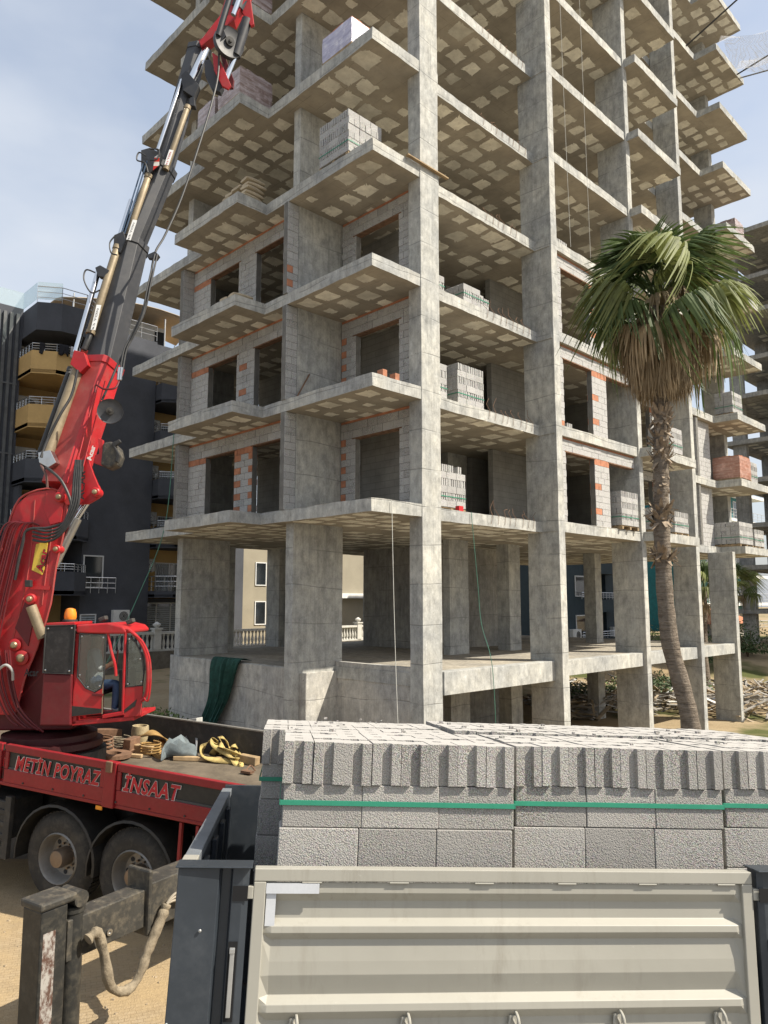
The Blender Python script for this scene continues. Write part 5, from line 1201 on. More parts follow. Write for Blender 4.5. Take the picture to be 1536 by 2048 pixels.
# ---- outrigger
ORG = m_simple('outrigger_grime', (0.055, 0.052, 0.045), 0.6, 0.2, var=0.3, scl=4, dirt=0.7, dcol=(0.22, 0.185, 0.13), bump=0.25)
OB = m_simple('outrigger_black', (0.03, 0.03, 0.028), 0.5, 0.1, var=0.3, scl=5, dirt=0.45, dcol=(0.16, 0.14, 0.10), bump=0.15)
LA = at(100, 1830, 6.75); LB = at(452, 1728, 8.55); od = LB - LA; od.z = 0; OLn = od.length; od.normalize(); on = Vector((od.y, -od.x, 0)); UP = Vector((0, 0, 1)); OZ = LA.z
def ob_(name, a, b, m, bev=0.01): mb = MB(); mb.obox(Vector((LA.x, LA.y, 0)), od, on, UP, a, b); return mb.build(name, m, TRK_, bevel=bev)
zb = OZ - 0.36; g_ = ground_h(LA.x, LA.y)
ob_('outrigger_beam', (0.1, -0.11, zb - 0.04), (1.05, 0.11, zb + 0.30), ORG); ob_('outrigger_sleeve', (0.98, -0.14, zb - 0.07), (OLn + 0.6, 0.14, zb + 0.35), ORG)
ob_('beam_lug', (0.93, -0.16, zb - 0.12), (0.979, 0.16, zb + 0.48), ORG, 0.02)
ob_('outrigger_leg', (-0.17, -0.13, 0.14), (0.08, 0.13, OZ + 0.10), OB, 0.012)
lg = ob_('leg_cap', (-0.19, -0.15, OZ + 0.101), (0.16, 0.15, OZ + 0.17), ORG, 0.02)
mb = MB(); c = Vector((LA.x, LA.y, 0)) + od * 0.20 + on * 0.03; mb.tube([c + UP * 0.12, c + UP * (OZ - 0.02)], 0.095, 18); mb.tube([c + UP * (OZ - 0.02), c + UP * (OZ + 0.03)], 0.105, 18); mb.build('leg_cylinder', OB, TRK_, smooth=True)
mb = MB(); mb.tube([c + on * -0.12 + UP * (OZ + 0.1), c + on * 0.12 + UP * (OZ + 0.1)], 0.07, 14); mb.build('pivot', ORG, TRK_, smooth=True)
mb = MB(); mb.tube([c - od * 0.2 + UP * 0.0, c - od * 0.2 + UP * 0.15], 0.07, 16); mb.build('leg_ram', CHROME, TRK_, smooth=True)
mb = MB(); mb.lathe([(0.27, 0.0), (0.27, 0.03), (0.2, 0.05), (0.1, 0.07)], Vector((LA.x, LA.y, g_ - 0.01)) + od * -0.02, UP, 24); mb.build('foot_plate', ORG, TRK_)
STK = N('worn_sticker'); f = STK.noise(14, 6, 0.75, (1, 1, 0.5)); STK = STK.done(STK.mix(STK.ramp(f, 0.44, 0.56), (0.36, 0.34, 0.31), (0.10, 0.055, 0.04)), 0.6)
ob_('worn_sticker', (-0.145, 0.1305, OZ - 0.95), (-0.03, 0.1325, OZ - 0.08), STK, 0)
mb = MB(); c = Vector((LA.x, LA.y, zb + 0.06)) + od * 0.53 + on * 0.112; mb.lathe([(0.03, 0), (0.03, 0.012), (0.012, 0.012), (0.012, 0.002)], c, on, 12); mb.build('eye_nut', STEEL, TRK_)
# hose sleeve looping below the beam
HSL = m_simple('hose_sleeve', (0.26, 0.215, 0.15), 0.9, var=0.4, scl=9, bump=0.6, hs=0.03); 
o0 = Vector((LA.x, LA.y, 0)) + on * 0.2
hp = curve_pts([o0 + od * 0.24 + UP * (zb + 0.12), o0 + od * 0.34 + UP * (zb + 0.14), o0 + od * 0.42 + UP * (zb - 0.08), o0 + od * 0.50 + UP * (zb - 0.36), o0 + od * 0.66 + UP * (zb - 0.47), o0 + od * 0.80 + UP * (zb - 0.42), o0 + od * 0.92 + UP * (zb - 0.2), o0 + od * 1.06 + UP * (zb + 0.02), o0 + od * 1.12 + UP * (zb + 0.13)], 6)
mb = MB(); rr = random.Random(2); mb.tube(hp, [0.043 + rr.uniform(-.008, .009) for _ in hp], 10); mb.build('hose_sleeve', HSL, TRK_, smooth=True)
for k in range(3):
    q = curve_pts([hp[-1], hp[-1] + od * 0.1 + UP * (0.06 - 0.03 * k), hp[-1] + od * 0.28 + UP * (0.04 - 0.05 * k), hp[-1] + od * 0.45 + UP * (-0.06 - 0.06 * k)], 6); mb = MB(); mb.tube(q, 0.013, 6); mb.build('hose', m_simple('hose_tan', (0.30, 0.26, 0.2), 0.7) if 'hose_tan' not in bpy.data.materials else bpy.data.materials['hose_tan'], TRK_, smooth=True)
# paving in front of the truck
def m_pave():
    q = N('paving'); x, y, z = q.sep()
    t = q.n('ShaderNodeTexBrick'); t.inputs['Scale'].default_value = 4.6; t.inputs['Mortar Size'].default_value = 0.014; t.inputs['Color1'].default_value = (0.30, 0.235, 0.15, 1); t.inputs['Color2'].default_value = (0.36, 0.285, 0.19, 1); t.inputs['Mortar'].default_value = (0.20, 0.15, 0.09, 1)
    m = q.n('ShaderNodeMapping'); m.inputs['Rotation'].default_value = (0, 0, R(22)); q.l(q.pos, m.inputs[0]); q.l(m.outputs[0], t.inputs[0])
    c = q.mix(q.ramp(q.noise(1.1, 6, 0.65), 0.35, 0.62), t.outputs[0], (0.37, 0.275, 0.155)); c = q.mix(q.math('MULTIPLY', q.ramp(q.noise(7, 6, 0.7), 0.5, 0.7), 0.45), c, (0.22, 0.165, 0.10))
    return q.done(c, 0.95, 0, q.math('ADD', q.noise(50, 4), q.math('MULTIPLY', t.outputs[1], -0.6)), 0.02, 0.6, 0.15)
mb = MB(); gp = []
nx_, ny_ = 30, 16
for j in range(ny_ + 1):
    for i in range(nx_ + 1): p = W(-13 + 14 * i / nx_, 3.5 + 8.0 * j / ny_); gp.append((p.x, p.y, ground_h(p.x, p.y) + 0.012))
mb.add(gp, [(j * (nx_ + 1) + i, j * (nx_ + 1) + i + 1, (j + 1) * (nx_ + 1) + i + 1, (j + 1) * (nx_ + 1) + i) for j in range(ny_) for i in range(nx_)])
tag(mb.build('pavement', m_pave(), smooth=True), kind='structure')
random.seed(31); mb = MB()
for i in range(420):
    p = W(random.uniform(-7, 0.5), random.uniform(5.5, 9.5)); r = random.uniform(0.006, 0.022) * (2.2 if random.random() < 0.06 else 1); z = ground_h(p.x, p.y) + 0.012
    a = random.uniform(0, 6.28); ex = Vector((math.cos(a), math.sin(a), 0)); ey = Vector((-math.sin(a), math.cos(a), 0)); k = [random.uniform(.6, 1.2) for _ in range(8)]
    q8 = [p + ex * (sx * r * k[j]) + ey * (sy * r * k[7 - j] * .8) for j, (sx, sy) in enumerate(((-1, -1), (1, -1), (1, 1), (-1, 1)))]
    mb.hexa([Vector((v.x, v.y, z - r * .2)) for v in q8] + [Vector((v.x * .6 + p.x * .4, v.y * .6 + p.y * .4, z + r * .7)) for v in q8])
tag(mb.build('gravel', m_simple('pebble', (0.34, 0.27, 0.18), 0.95, var=0.4, scl=20)), 'loose pebbles scattered on the sandy paving', 'gravel', kind='stuff')
# ================================================================== loader crane on the truck bed
CR = m_simple('crane_red', (0.40, 0.010, 0.014), 0.42, var=0.22, scl=1.8, fine=15, dirt=0.6, dcol=(0.21, 0.065, 0.05), spec=0.5)
CRD = m_simple('crane_red_dust_sheen', (0.36, 0.05, 0.045), 0.6, var=0.25, scl=2.5, fine=14, dirt=0.4, dcol=(0.30, 0.15, 0.12))
CRK = m_simple('crane_maroon', (0.11, 0.007, 0.010), 0.5, var=0.2, scl=2, dirt=0.25, dcol=(0.10, 0.05, 0.04))
BB_ = m_simple('boom_black', (0.028, 0.029, 0.033), 0.5, 0.0, var=0.3, scl=2.0, fine=12, dirt=0.35, dcol=(0.09, 0.085, 0.08), spec=0.55)
TAN = m_simple('dusty_cylinder', (0.25, 0.20, 0.13), 0.55, 0.25, var=0.35, scl=4, dirt=0.4, dcol=(0.34, 0.28, 0.19))
HOS = m_simple('hose_black', (0.03, 0.03, 0.03), 0.5, var=0.2, dirt=0.3, dcol=(0.12, 0.11, 0.1))
CRN = empty('loader_crane', at(100, 1475, 10.7), 'red truck mounted loader crane with long black telescopic boom', 'crane')
DC = 10.6
def boomD(py): return 10.45 + (1000 - py) * 0.0017 if py < 1000 else 10.45
def bp(px_, py_, off=0.0): return at(px_, py_, boomD(py_) + off)
def pxprism(pts, D0, th, mb=None, mi=0):
    mb = mb or MB(); f = [at(x, y, D0) for x, y in pts]; mb.loft([f, [p + EF * th for p in f]], mi); return mb
def part(name, mb, m, parent=CRN, smooth=False, bev=0.0): return mb.build(name, m, parent, smooth=smooth, bevel=bev)
# turntable and base
c = at(100, 1478, 10.7)
mb = MB(); mb.lathe([(0.66, -0.12), (0.70, -0.08), (0.70, 0.0), (0.62, 0.02), (0.62, 0.10), (0.5, 0.12)], c, (0, 0, 1), 40); part('turntable', mb, m_simple('dark_maroon', (0.045, 0.008, 0.009), 0.5, var=0.3, dirt=0.3, dcol=(0.05, 0.04, 0.03)), smooth=True)  # ring coloured much darker than the crane red
mb = MB(); mb.lathe([(0.75, -0.45), (0.75, -0.125)], c, (0, 0, 1), 32); part('pedestal', mb, FRM)
mb = pxprism([(-60, 1462), (-60, 1330), (20, 1290), (85, 1262), (148, 1262), (142, 1460)], 10.45, 0.75); part('slewing_body', mb, CRK, bev=0.02)
# first boom, two cheeks with a web
ol = [(-46, 1430), (-30, 1260), (4, 1100), (30, 1012), (60, 985), (108, 978), (134, 1004), (128, 1062), (112, 1132), (101, 1208), (74, 1296), (52, 1350), (30, 1430)]
mb = pxprism(ol, 10.30, 0.05); part('boom_cheek', mb, CR, bev=0.008)
mb = pxprism(ol, 10.62, 0.05); part('boom_cheek', mb, CR, bev=0.008)
mb = pxprism([(-40, 1428), (-24, 1262), (9, 1104), (34, 1018), (62, 992), (80, 1000), (70, 1080), (52, 1200), (30, 1300), (10, 1428)], 10.352, 0.265); part('boom_web', mb, CRD, bev=0.01)
mb = MB(); mb.tube(curve_pts([at(x, y, 10.296) for x, y in ol], 3), 0.014, 6); part('highlight_weld', mb, CRD, smooth=True)  # pale bead along the outline, added for edge highlights
for pts in ([(70, 1000), (64, 1080), (50, 1180), (20, 1300)], [(112, 1010), (96, 1120), (84, 1210)]):
    mb = MB(); mb.tube(curve_pts([at(x, y, 10.297) for x, y in pts], 5), 0.010, 6); part('highlight_weld', mb, CRD, smooth=True)
part('cheek_doubler', pxprism([(92, 986), (112, 984), (128, 1004), (122, 1044), (100, 1050), (88, 1020)], 10.283, 0.016), CR, bev=0.006)
mb = pxprism([(62, 1170), (100, 1172), (98, 1180), (60, 1178)], 10.28, 0.019); part('stiffener', mb, CR)
mb = pxprism([(56, 1292), (30, 1256), (52, 1198), (72, 1212)], 10.285, 0.014); part('gusset', mb, CRK)
for i, (px_, py_, r) in enumerate(((60, 1198, 0.075), (29, 1290, 0.085), (42, 1316, 0.10), (118, 994, 0.07), (190, 984, 0.065), (112, 1098, 0.06))):
    mb = MB(); q = at(px_, py_, 10.26 if py_ > 1000 else 10.2); mb.lathe([(r, 0.14), (r, 0.0), (r * 0.8, -0.012)], q, EF, 20); o = part('pin_boss', mb, CR, smooth=True)
    mb = MB(); mb.lathe([(r * 0.55, 0.0), (r * 0.55, -0.03), (r * 0.4, -0.045), (0.01, -0.05)], q, EF, 16); mb.build('pin', m_simple('pin_brass', (0.35, 0.28, 0.17), 0.4, 0.7) if 'pin_brass' not in bpy.data.materials else bpy.data.materials['pin_brass'], o, smooth=True)
# steel pipes along the first boom
for i in range(9):
    off = i * 6.2 + 1.8 * math.sin(i * 2.3); mb = MB(); D = 10.24 - 0.004 * i
    mb.tube(curve_pts([at(-50 + off * 0.9, 1300, D), at(-34 + off, 1200, D), at(-12 + off, 1110, D), at(2 + off, 1062, D), at(16 + off * 0.95, 1046, D), at(40 + off * 0.8, 1043 + i, D)], 5), 0.0115, 6); part('oil_pipe', mb, CRK, smooth=True)
for i in range(7):
    off = i * 7 + 3 * math.sin(i * 1.9); mb = MB(); D = 10.2 + 0.03 * math.sin(i * 3)
    mb.tube(curve_pts([at(-20 + off, 1300, D), at(-14 + off, 1360, D), at(2 + off * 0.9, 1410, D), at(20 + off, 1440, D), at(36 + off * 1.3, 1452 + i * 2, D)], 5), 0.013, 6); part('oil_pipe', mb, CRK, smooth=True)
for i in range(4):
    mb = MB(); mb.tube(curve_pts([at(66, 1056 + i * 8, 10.2), at(95, 1062 + i * 7, 10.12), at(125, 1050 + i * 5, 10.1), at(143 + i * 4, 1005 + i * 3, 10.1), at(148 + i * 4, 960, 10.15), at(152 + i * 3, 920, 10.2)], 6), 0.018, 7); part('hose', mb, HOS, smooth=True)
mb = MB(); mb.tube(curve_pts([at(84, 932, 10.3), at(100, 940, 10.15), at(125, 965, 10.1), at(143, 1010, 10.1), at(136, 1040, 10.12), at(100, 1055, 10.15), at(55, 1060, 10.2), at(45, 1090, 10.2), at(30, 1160, 10.22)], 6), 0.02, 7); part('hose', mb, HOS, smooth=True)
mb = MB(); mb.tube(curve_pts([at(-8, 1345, 10.15), at(10, 1330, 10.1), at(24, 1340, 10.1), at(26, 1360, 10.15)], 6), 0.018, 7); part('hose', mb, m_simple('hose_grey', (0.4, 0.4, 0.38), 0.6), smooth=True)
# second boom sections: square tubes seen edge-on
def section(name, a, b, wpx, m, offs=0.0, flat=0.16, m2=None):
    A_, B_2 = bp(*a, offs), bp(*b, offs); ax = (B_2 - A_).normalized(); view = ((A_ + B_2) / 2 - CAM).normalized(); n_ = (view - ax * view.dot(ax)).normalized(); s_ = ax.cross(n_).normalized()
    if s_.dot(EX) < 0: s_ = -s_
    hw = wpx / 2 * ((A_ - CAM).length / FPX); k = flat
    def rg(p, q=1.0): 
        h = hw * q; return [p - s_ * h + n_ * h * k, p - s_ * h - n_ * h * k, p - s_ * h * k - n_ * h, p + s_ * h * k - n_ * h, p + s_ * h - n_ * h * k, p + s_ * h + n_ * h * k, p + s_ * h * k + n_ * h, p - s_ * h * k + n_ * h]
    mb = MB(); mb.loft([rg(A_), rg(B_2)], 0)
    if m2:
        for fi in (0, 1): mb.m[fi] = 1
    o = part(name, mb, [m, m2] if m2 else m, bev=0.006)
    cb = MB(); cb.loft([rg(B_2 - ax * 0.10, 1.07), rg(B_2 + ax * 0.012, 1.07)]); cb.build('collar', m, o, bevel=0.005); return o
section('boom_section', (126, 975), (207, 728), 74, CR, 0.0, 0.12, CRD)  # paler red on the left faces paints in grazing sky sheen, plus dust
section('boom_section', (206, 730), (264, 490), 60, BB_, 0.004, 0.3)
section('boom_section', (263, 492), (327, 338), 47, BB_, 0.008, 0.3)
section('boom_section', (326, 340), (396, 100), 36, BB_, 0.01, 0.3)
# heel plate and its black outline lettering
mb = pxprism([(112, 985), (134, 950), (172, 905), (188, 950), (200, 978), (197, 996), (176, 1008), (132, 1010)], 10.27, 0.06); part('heel_plate', mb, CR, bev=0.01)
mb = pxprism([(112, 985), (134, 950), (172, 905), (188, 950), (200, 978), (197, 996), (176, 1008), (132, 1010)], 10.62, 0.06); part('heel_plate', mb, CR, bev=0.01)
mb = MB(); mb.tube([at(186, 985, 10.45), at(150, 1040, 10.45)], 0.05, 14); part('ram_rod', mb, CHROME, smooth=True)
mb = MB(); mb.tube([at(152, 1036, 10.45), at(105, 1130, 10.45)], 0.085, 16); part('ram_barrel', mb, STEEL, smooth=True)
mb = MB(); mb.tube([at(62, 1212, 10.25), at(86, 1276, 10.3)], 0.07, 14); part('lift_ram', mb, TAN, smooth=True)
# extension cylinders and rods left of the boom
def cyl(name, a, b, rpx, m, off=-0.22, caps=True):
    A_, B_2 = bp(*a, off), bp(*b, off); r = rpx * 10.6 / FPX; ax = (B_2 - A_).normalized(); mb = MB()
    mb.lathe([(r * 0.9, 0.0), (r, 0.01), (r, (B_2 - A_).length - 0.01), (r * 0.9, (B_2 - A_).length)], A_, ax, 16)
    if caps: mb.lathe([(r * 1.18, (B_2 - A_).length - 0.07), (r * 1.18, (B_2 - A_).length - 0.005)], A_, ax, 16); mb.lathe([(r * 1.12, 0.0), (r * 1.12, 0.05)], A_, ax, 16)
    return part(name, mb, m, smooth=True)
cyl('extension_cylinder', (94, 912), (158, 732), 11.5, TAN); cyl('extension_cylinder', (78, 912), (142, 735), 6, HOS, -0.1)
cyl('extension_rod', (151, 705), (198, 538), 5.5, CHROME, -0.22, False); cyl('extension_cylinder', (180, 668), (236, 492), 8.5, TAN, -0.25); cyl('extension_rod', (168, 700), (182, 665), 6, HOS, -0.25, False)
cyl('extension_cylinder', (252, 486), (298, 350), 8, TAN, -0.22); cyl('extension_rod', (316, 300), (364, 160), 4.5, CHROME, -0.2, False); cyl('extension_cylinder', (331, 340), (376, 212), 6.5, TAN, -0.2); cyl('extension_rod', (378, 170), (412, 98), 10, CHROME, -0.12, False); cyl('extension_rod', (240, 470), (262, 400), 5, CHROME, -0.2, False)
def bracket(pts, D, th=0.12, m=None): part('bracket', pxprism(pts, D, th), m or BB_, bev=0.006)
bracket([(190, 535), (200, 530), (218, 540), (212, 555), (196, 552)], 10.9); bracket([(228, 470), (246, 462), (252, 480), (240, 505), (226, 500)], 11.0); bracket([(282, 300), (300, 295), (322, 306), (316, 330), (296, 350), (282, 340)], 11.3); bracket([(362, 150), (372, 140), (398, 170), (388, 195), (366, 180)], 11.6); bracket([(148, 700), (168, 705), (176, 730), (160, 745), (140, 728)], 10.55, 0.12, CR); bracket([(380, 195), (388, 192), (390, 212), (378, 210)], 11.6)
STP = N('striped_tape'); z_ = STP.math('FRACT', STP.math('MULTIPLY', STP.sep()[2], 7.0)); STP = STP.done(STP.mix(STP.ramp(z_, 0.49, 0.51), (0.55, 0.03, 0.02), (0.7, 0.68, 0.62)), 0.5)
part('warning_tape', pxprism([(309, 314), (318, 308), (318, 330), (306, 340)], 11.24, 0.01), STP)
for a, b in (((186, 660), (198, 610)), ((257, 480), (270, 440)), ((333, 330), (343, 300))):
    A_, B_2 = bp(*a, -0.35), bp(*b, -0.35); s_ = (B_2 - A_).cross(EF).normalized(); w_ = 0.035; mb = MB(); mb.add([A_ - s_ * w_, A_ + s_ * w_, B_2 + s_ * w_, B_2 - s_ * w_], [(0, 1, 2, 3)]); o = part('sticker', mb, WHITE)
    o.modifiers.new('s', 'SOLIDIFY').thickness = 0.003
    text('4.5 TON', A_ - s_ * 0.012 + (CAM - A_).normalized() * 0.006, (B_2 - A_).normalized(), -s_ if s_.dot(EX) > 0 else s_, 0.026, LETR if a[0] > 300 else DARK, o, 0.01, 0, (B_2 - A_).length * 0.85, 0.006)
# hoses
for pts in ([(190, 545), (172, 540), (168, 560), (182, 585), (200, 580)], [(292, 312), (278, 305), (274, 320), (290, 326), (296, 345)], [(300, 298), (318, 300), (314, 318), (300, 320)], [(232, 470), (220, 485), (222, 505), (234, 510)]):
    mb = MB(); mb.tube(curve_pts([bp(x, y, -0.4) for x, y in pts], 6), 0.012, 6); part('hose', mb, HOS, smooth=True)
for dx in (0, 6):
    mb = MB(); mb.tube([bp(243 + dx, 468, -0.3), bp(288 + dx, 322, -0.3)], 0.012, 6); part('hose', mb, m_simple('hose_blue', (0.05, 0.08, 0.13), 0.4) if 'hose_blue' not in bpy.data.materials else bpy.data.materials['hose_blue'], smooth=True)
mb = MB(); mb.tube(curve_pts([bp(155, 740, -0.5), bp(143, 790, -0.45), bp(120, 830, -0.45), bp(95, 880, -0.4), bp(82, 915, -0.4)], 6), 0.02, 7); part('hose', mb, HOS, smooth=True)
mb = MB(); mb.tube(curve_pts([bp(82, 930, -0.35), bp(92, 950, -0.35), bp(95, 975, -0.3)], 6), 0.017, 7); part('hose', mb, m_simple('hose_brown', (0.12, 0.06, 0.05), 0.5), smooth=True)
bracket([(76, 905), (100, 900), (112, 925), (96, 935), (78, 925)], 10.2, 0.15, STEEL)
# thin pipes on the bright side of the red section
for dx in (0, 14):
    mb = MB(); mb.tube([bp(152 + dx, 935, -0.34), bp(196 + dx, 762, -0.34)], 0.008, 6); part('oil_pipe', mb, CR, smooth=True); mb = MB(); mb.tube([bp(150 + dx, 945, -0.34), bp(153 + dx, 920, -0.34)], 0.016, 6); part('fitting', mb, HOS)
# hose reel discs
def disc(px_, py_, D, r, nrm, nm='hose_reel'):
    q = at(px_, py_, D); mb = MB(); mb.lathe([(0.02, 0.0), (r * 0.28, 0.0), (r * 0.3, 0.012), (r * 0.9, 0.016), (r, 0.004), (r, 0.10), (r * 0.9, 0.095), (0.02, 0.095)], q, nrm, 36); o = part(nm, mb, BB_, smooth=True)
    mb = MB(); mb.lathe([(r * 0.30, 0.0), (r * 0.30, -0.018), (r * 0.12, -0.02), (r * 0.10, -0.04), (0.01, -0.042)], q, nrm, 24); mb.build('hub', FRM, o, smooth=True)
disc(220, 822, 10.28, 0.175, (EF * 0.93 - EX * 0.3 + Vector((0, 0, 0.15))).normalized())
disc(460, 83, 11.55, 0.26, (EF * 0.78 - EX * 0.55 + Vector((0, 0, 0.1))).normalized())
part('reel_arm', pxprism([(200, 800), (222, 815), (226, 830), (196, 826)], 10.42, 0.06), CRK)
# winch / clamp on the right side
part('winch_frame', pxprism([(196, 876), (206, 880), (204, 932), (186, 925), (190, 910), (198, 908)], 10.3, 0.05), CR, bev=0.006)
mb = pxprism([(205, 885), (222, 882), (236, 895), (240, 912), (234, 930), (216, 938), (200, 930)], 10.26, 0.22); part('winch_drum', mb, ORG, bev=0.03)
part('winch_guard', pxprism([(222, 886), (238, 878), (242, 884), (230, 893), (240, 910), (236, 926), (229, 922), (232, 908)], 10.22, 0.05), BLACK, bev=0.01)
# load line from jib sheave down to the reel
mb = MB(); mb.tube(curve_pts([at(437, 60, 11.6), at(437, 140, 11.6), at(425, 200, 11.5), at(395, 300, 11.3), at(362, 398, 11.1), at(330, 470, 10.9), at(310, 506, 10.75), at(300, 560, 10.65), at(288, 620, 10.55), at(270, 665, 10.5), at(240, 720, 10.45), at(222, 760, 10.35), at(204, 800, 10.3)], 6), 0.017, 7); part('control_hose', mb, HOS, smooth=True)
for dx in (0, 5): 
    mb = MB(); mb.tube(curve_pts([at(310 + dx, 508, 10.7), at(296 + dx, 570, 10.6), at(284 + dx, 625, 10.55), at(262 + dx, 672, 10.5), at(248 + dx, 700, 10.45), at(240 + dx, 745, 10.4)], 6), 0.013, 6); part('control_hose', mb, HOS, smooth=True)
part('hose_guide', pxprism([(292, 510), (310, 502), (318, 510), (312, 518), (296, 516)], 10.7, 0.08), BB_, bev=0.006)
for dx in (0, 5): mb = MB(); mb.tube([at(239 + dx, 735, 10.4), at(236 + dx, 760, 10.38)], 0.02, 7); part('fitting', mb, STEEL, smooth=True)
mb = MB(); mb.tube(curve_pts([at(238, 762, 10.38), at(230, 776, 10.3), at(208, 778, 10.25), at(192, 770, 10.25), at(190, 785, 10.25)], 5), 0.014, 6); part('oil_pipe', mb, CRK, smooth=True)
# jib head
jd = 11.75
mb = pxprism([(398, 84), (418, 58), (440, 30), (462, -40), (500, -120), (545, -120), (500, -20), (468, 40), (442, 62), (420, 78), (402, 92)], jd, 0.22); part('jib', mb, CR, bev=0.01)
mb = pxprism([(424, 104), (436, 112), (462, 170), (456, 178), (444, 172), (428, 140)], jd - 0.12, 0.05); part('jib_link', mb, CR, bev=0.008)
mb = pxprism([(440, 108), (450, 112), (468, 160), (466, 176), (458, 176)], jd + 0.12, 0.05); part('jib_link', mb, CRK, bev=0.008)
mb = pxprism([(408, 120), (420, 118), (446, 172), (440, 184), (424, 178), (410, 150)], jd - 0.02, 0.12); part('jib_cheek', mb, BB_, bev=0.008)
mb = pxprism([(484, 24), (500, -10), (508, 48), (502, 52)], jd - 0.1, 0.06); part('jib_lug', mb, CR, bev=0.008)
def cylD(name, a, b, r, m, D): mb = MB(); mb.tube([at(*a, D), at(*b, D)], r, 16); part(name, mb, m, smooth=True)
cylD('jib_ram_rod', (452, 158), (472, 108), 0.045, CHROME, jd - 0.05); cylD('jib_ram_barrel', (471, 112), (494, 40), 0.088, BB_, jd - 0.05); cylD('jib_cylinder', (436, 72), (476, -60), 0.05, BB_, jd - 0.3); cylD('jib_rod', (466, 30), (500, -60), 0.04, CHROME, jd - 0.32); cylD('jib_extension', (474, 20), (560, -240), 0.12, BB_, jd + 0.08)
bracket([(384, 90), (400, 78), (420, 92), (416, 112), (396, 110), (384, 100)], 11.9, 0.14, BB_); bracket([(430, 62), (446, 55), (452, 70), (440, 84)], jd - 0.28, 0.12, BB_)
part('worn_plate', pxprism([(392, 84), (404, 76), (414, 84), (400, 92)], 11.85, 0.04), CRD)
# stickers and lettering on the first boom
YEL = m_simple('sticker_yellow', (0.62, 0.44, 0.06), 0.5, var=0.12)
o = part('maker_sticker', pxprism([(63, 1140), (72, 1088), (96, 1082), (88, 1140), (84, 1150)], 10.285, 0.013), YEL, bev=0.004)
tdir = (at(90, 1092, 10.28) - at(76, 1146, 10.28)).normalized(); tup = (EX * -1 - tdir * (EX * -1).dot(tdir)).normalized()
text('Acar', at(85, 1146, 10.281), tdir, tup, 0.105, DARK, o, 0.05, 0.1, 0.33, 0.004); text('Acar', at(84.5, 1145, 10.279), tdir, tup, 0.10, LETR, o, 0.015, 0.1, 0.32, 0.006)
text('Acar', at(182, 922, 10.262), (bp(196, 880) - bp(182, 925)).normalized(), EX * -1, 0.07, LETW, CRN, 0.04, 0, 0.24, 0.004); text('ACAR', at(168, 1000, 10.262), Vector((0, 0, 1)), EX * -1, 0.08, DARK, CRN, 0.03, 0, 0.42, 0.006)
text('Acar', at(48, 1352, 10.20), EX, Vector((0, 0, 1)), 0.10, DARK, CRN, 0.02, 0, 0.2, 0.002)
part('work_lamp', pxprism([(46, 1108), (60, 1106), (60, 1122), (48, 1124)], 10.2, 0.07) if False else pxprism([(49, 1160), (61, 1160), (61, 1174), (49, 1174)], 10.2, 0.07), BLACK, bev=0.008)

# ---- crane operator cab
CAB = []
CD = 10.05; CW_ = 0.92                        # near side distance and cab depth
def cabp(pts, D, th, name, m, bev=0.008, parent=CRN): return part(name, pxprism(pts, D, th), m, parent, bev=bev)
cabp([(143, 1452), (268, 1441), (269, 1433), (142, 1442)], CD, CW_, 'cab_floor', CR)
cabp([(151, 1250), (215, 1246), (244, 1253), (253, 1262), (251, 1268), (212, 1268), (152, 1266)], CD - 0.03, CW_ + 0.06, 'cab_roof', CR, 0.02)
cabp([(151, 1267), (159, 1267), (152, 1450), (142, 1450)], CD, CW_, 'cab_back', CR)
# near side: door panel with rounded window opening
dw = [(160, 1268), (212, 1270), (208, 1355), (203, 1376), (190, 1384), (172, 1376), (155, 1354)]
cabp([(152, 1354), (155, 1354), (172, 1376), (190, 1384), (203, 1376), (204, 1428), (143, 1434), (146, 1380)], CD - 0.02, 0.03, 'cab_door', CR)
cabp([(144, 1412), (204, 1418), (203, 1426), (142, 1433)], CD - 0.026, 0.005, 'door_stripe', PANB, 0)
cabp([(184, 1386), (205, 1388), (204, 1393), (184, 1392)], CD - 0.05, 0.04, 'door_handle', CRK, 0.004)
q = N('cab_glass'); q.b.inputs['Transmission Weight'].default_value = 0.0
gl = q.n('ShaderNodeBsdfGlossy'); gl.inputs['Roughness'].default_value = 0.03; gl.inputs['Color'].default_value = (0.8, 0.85, 0.85, 1); tr = q.n('ShaderNodeBsdfTransparent'); tr.inputs[0].default_value = (0.72, 0.75, 0.75, 1)
fr = q.n('ShaderNodeLayerWeight'); fr.inputs[0].default_value = 0.35; ms = q.n('ShaderNodeMixShader'); q.l(q.math('ADD', q.math('MULTIPLY', fr.outputs['Fresnel'], 0.6), 0.10), ms.inputs[0]); q.l(tr.outputs[0], ms.inputs[1]); q.l(gl.outputs[0], ms.inputs[2]); q.l(ms.outputs[0], q.o.inputs[0]); CG = q.mat
cabp(dw, CD - 0.012, 0.006, 'door_window', CG, 0)
mb = MB(); mb.tube([at(x, y, CD - 0.016) for x, y in dw + dw[:1]], 0.012, 6); part('window_seal', mb, BLACK)
cabp([(204, 1430), (248, 1422), (248, 1430), (204, 1438)], CD - 0.02, 0.1, 'door_sill', CR)
for pts, r, m in (([(252, 1258), (249, 1330), (246, 1424)], 0.022, CR), ([(216, 1266), (222, 1300), (230, 1330), (232, 1352)], 0.02, CR), ([(255, 1258), (275, 1275), (291, 1305), (296, 1345), (293, 1385), (284, 1402)], 0.024, CR)):
    for dd in (0.0, CW_):
        mb = MB(); mb.tube(curve_pts([at(x, y, CD + dd) for x, y in pts], 6), r, 8); part('cab_pillar', mb, m, smooth=True)
cabp([(255, 1270), (272, 1285), (284, 1312), (288, 1345), (285, 1371), (252, 1374)], CD + 0.005, 0.006, 'quarter_window', CG, 0)
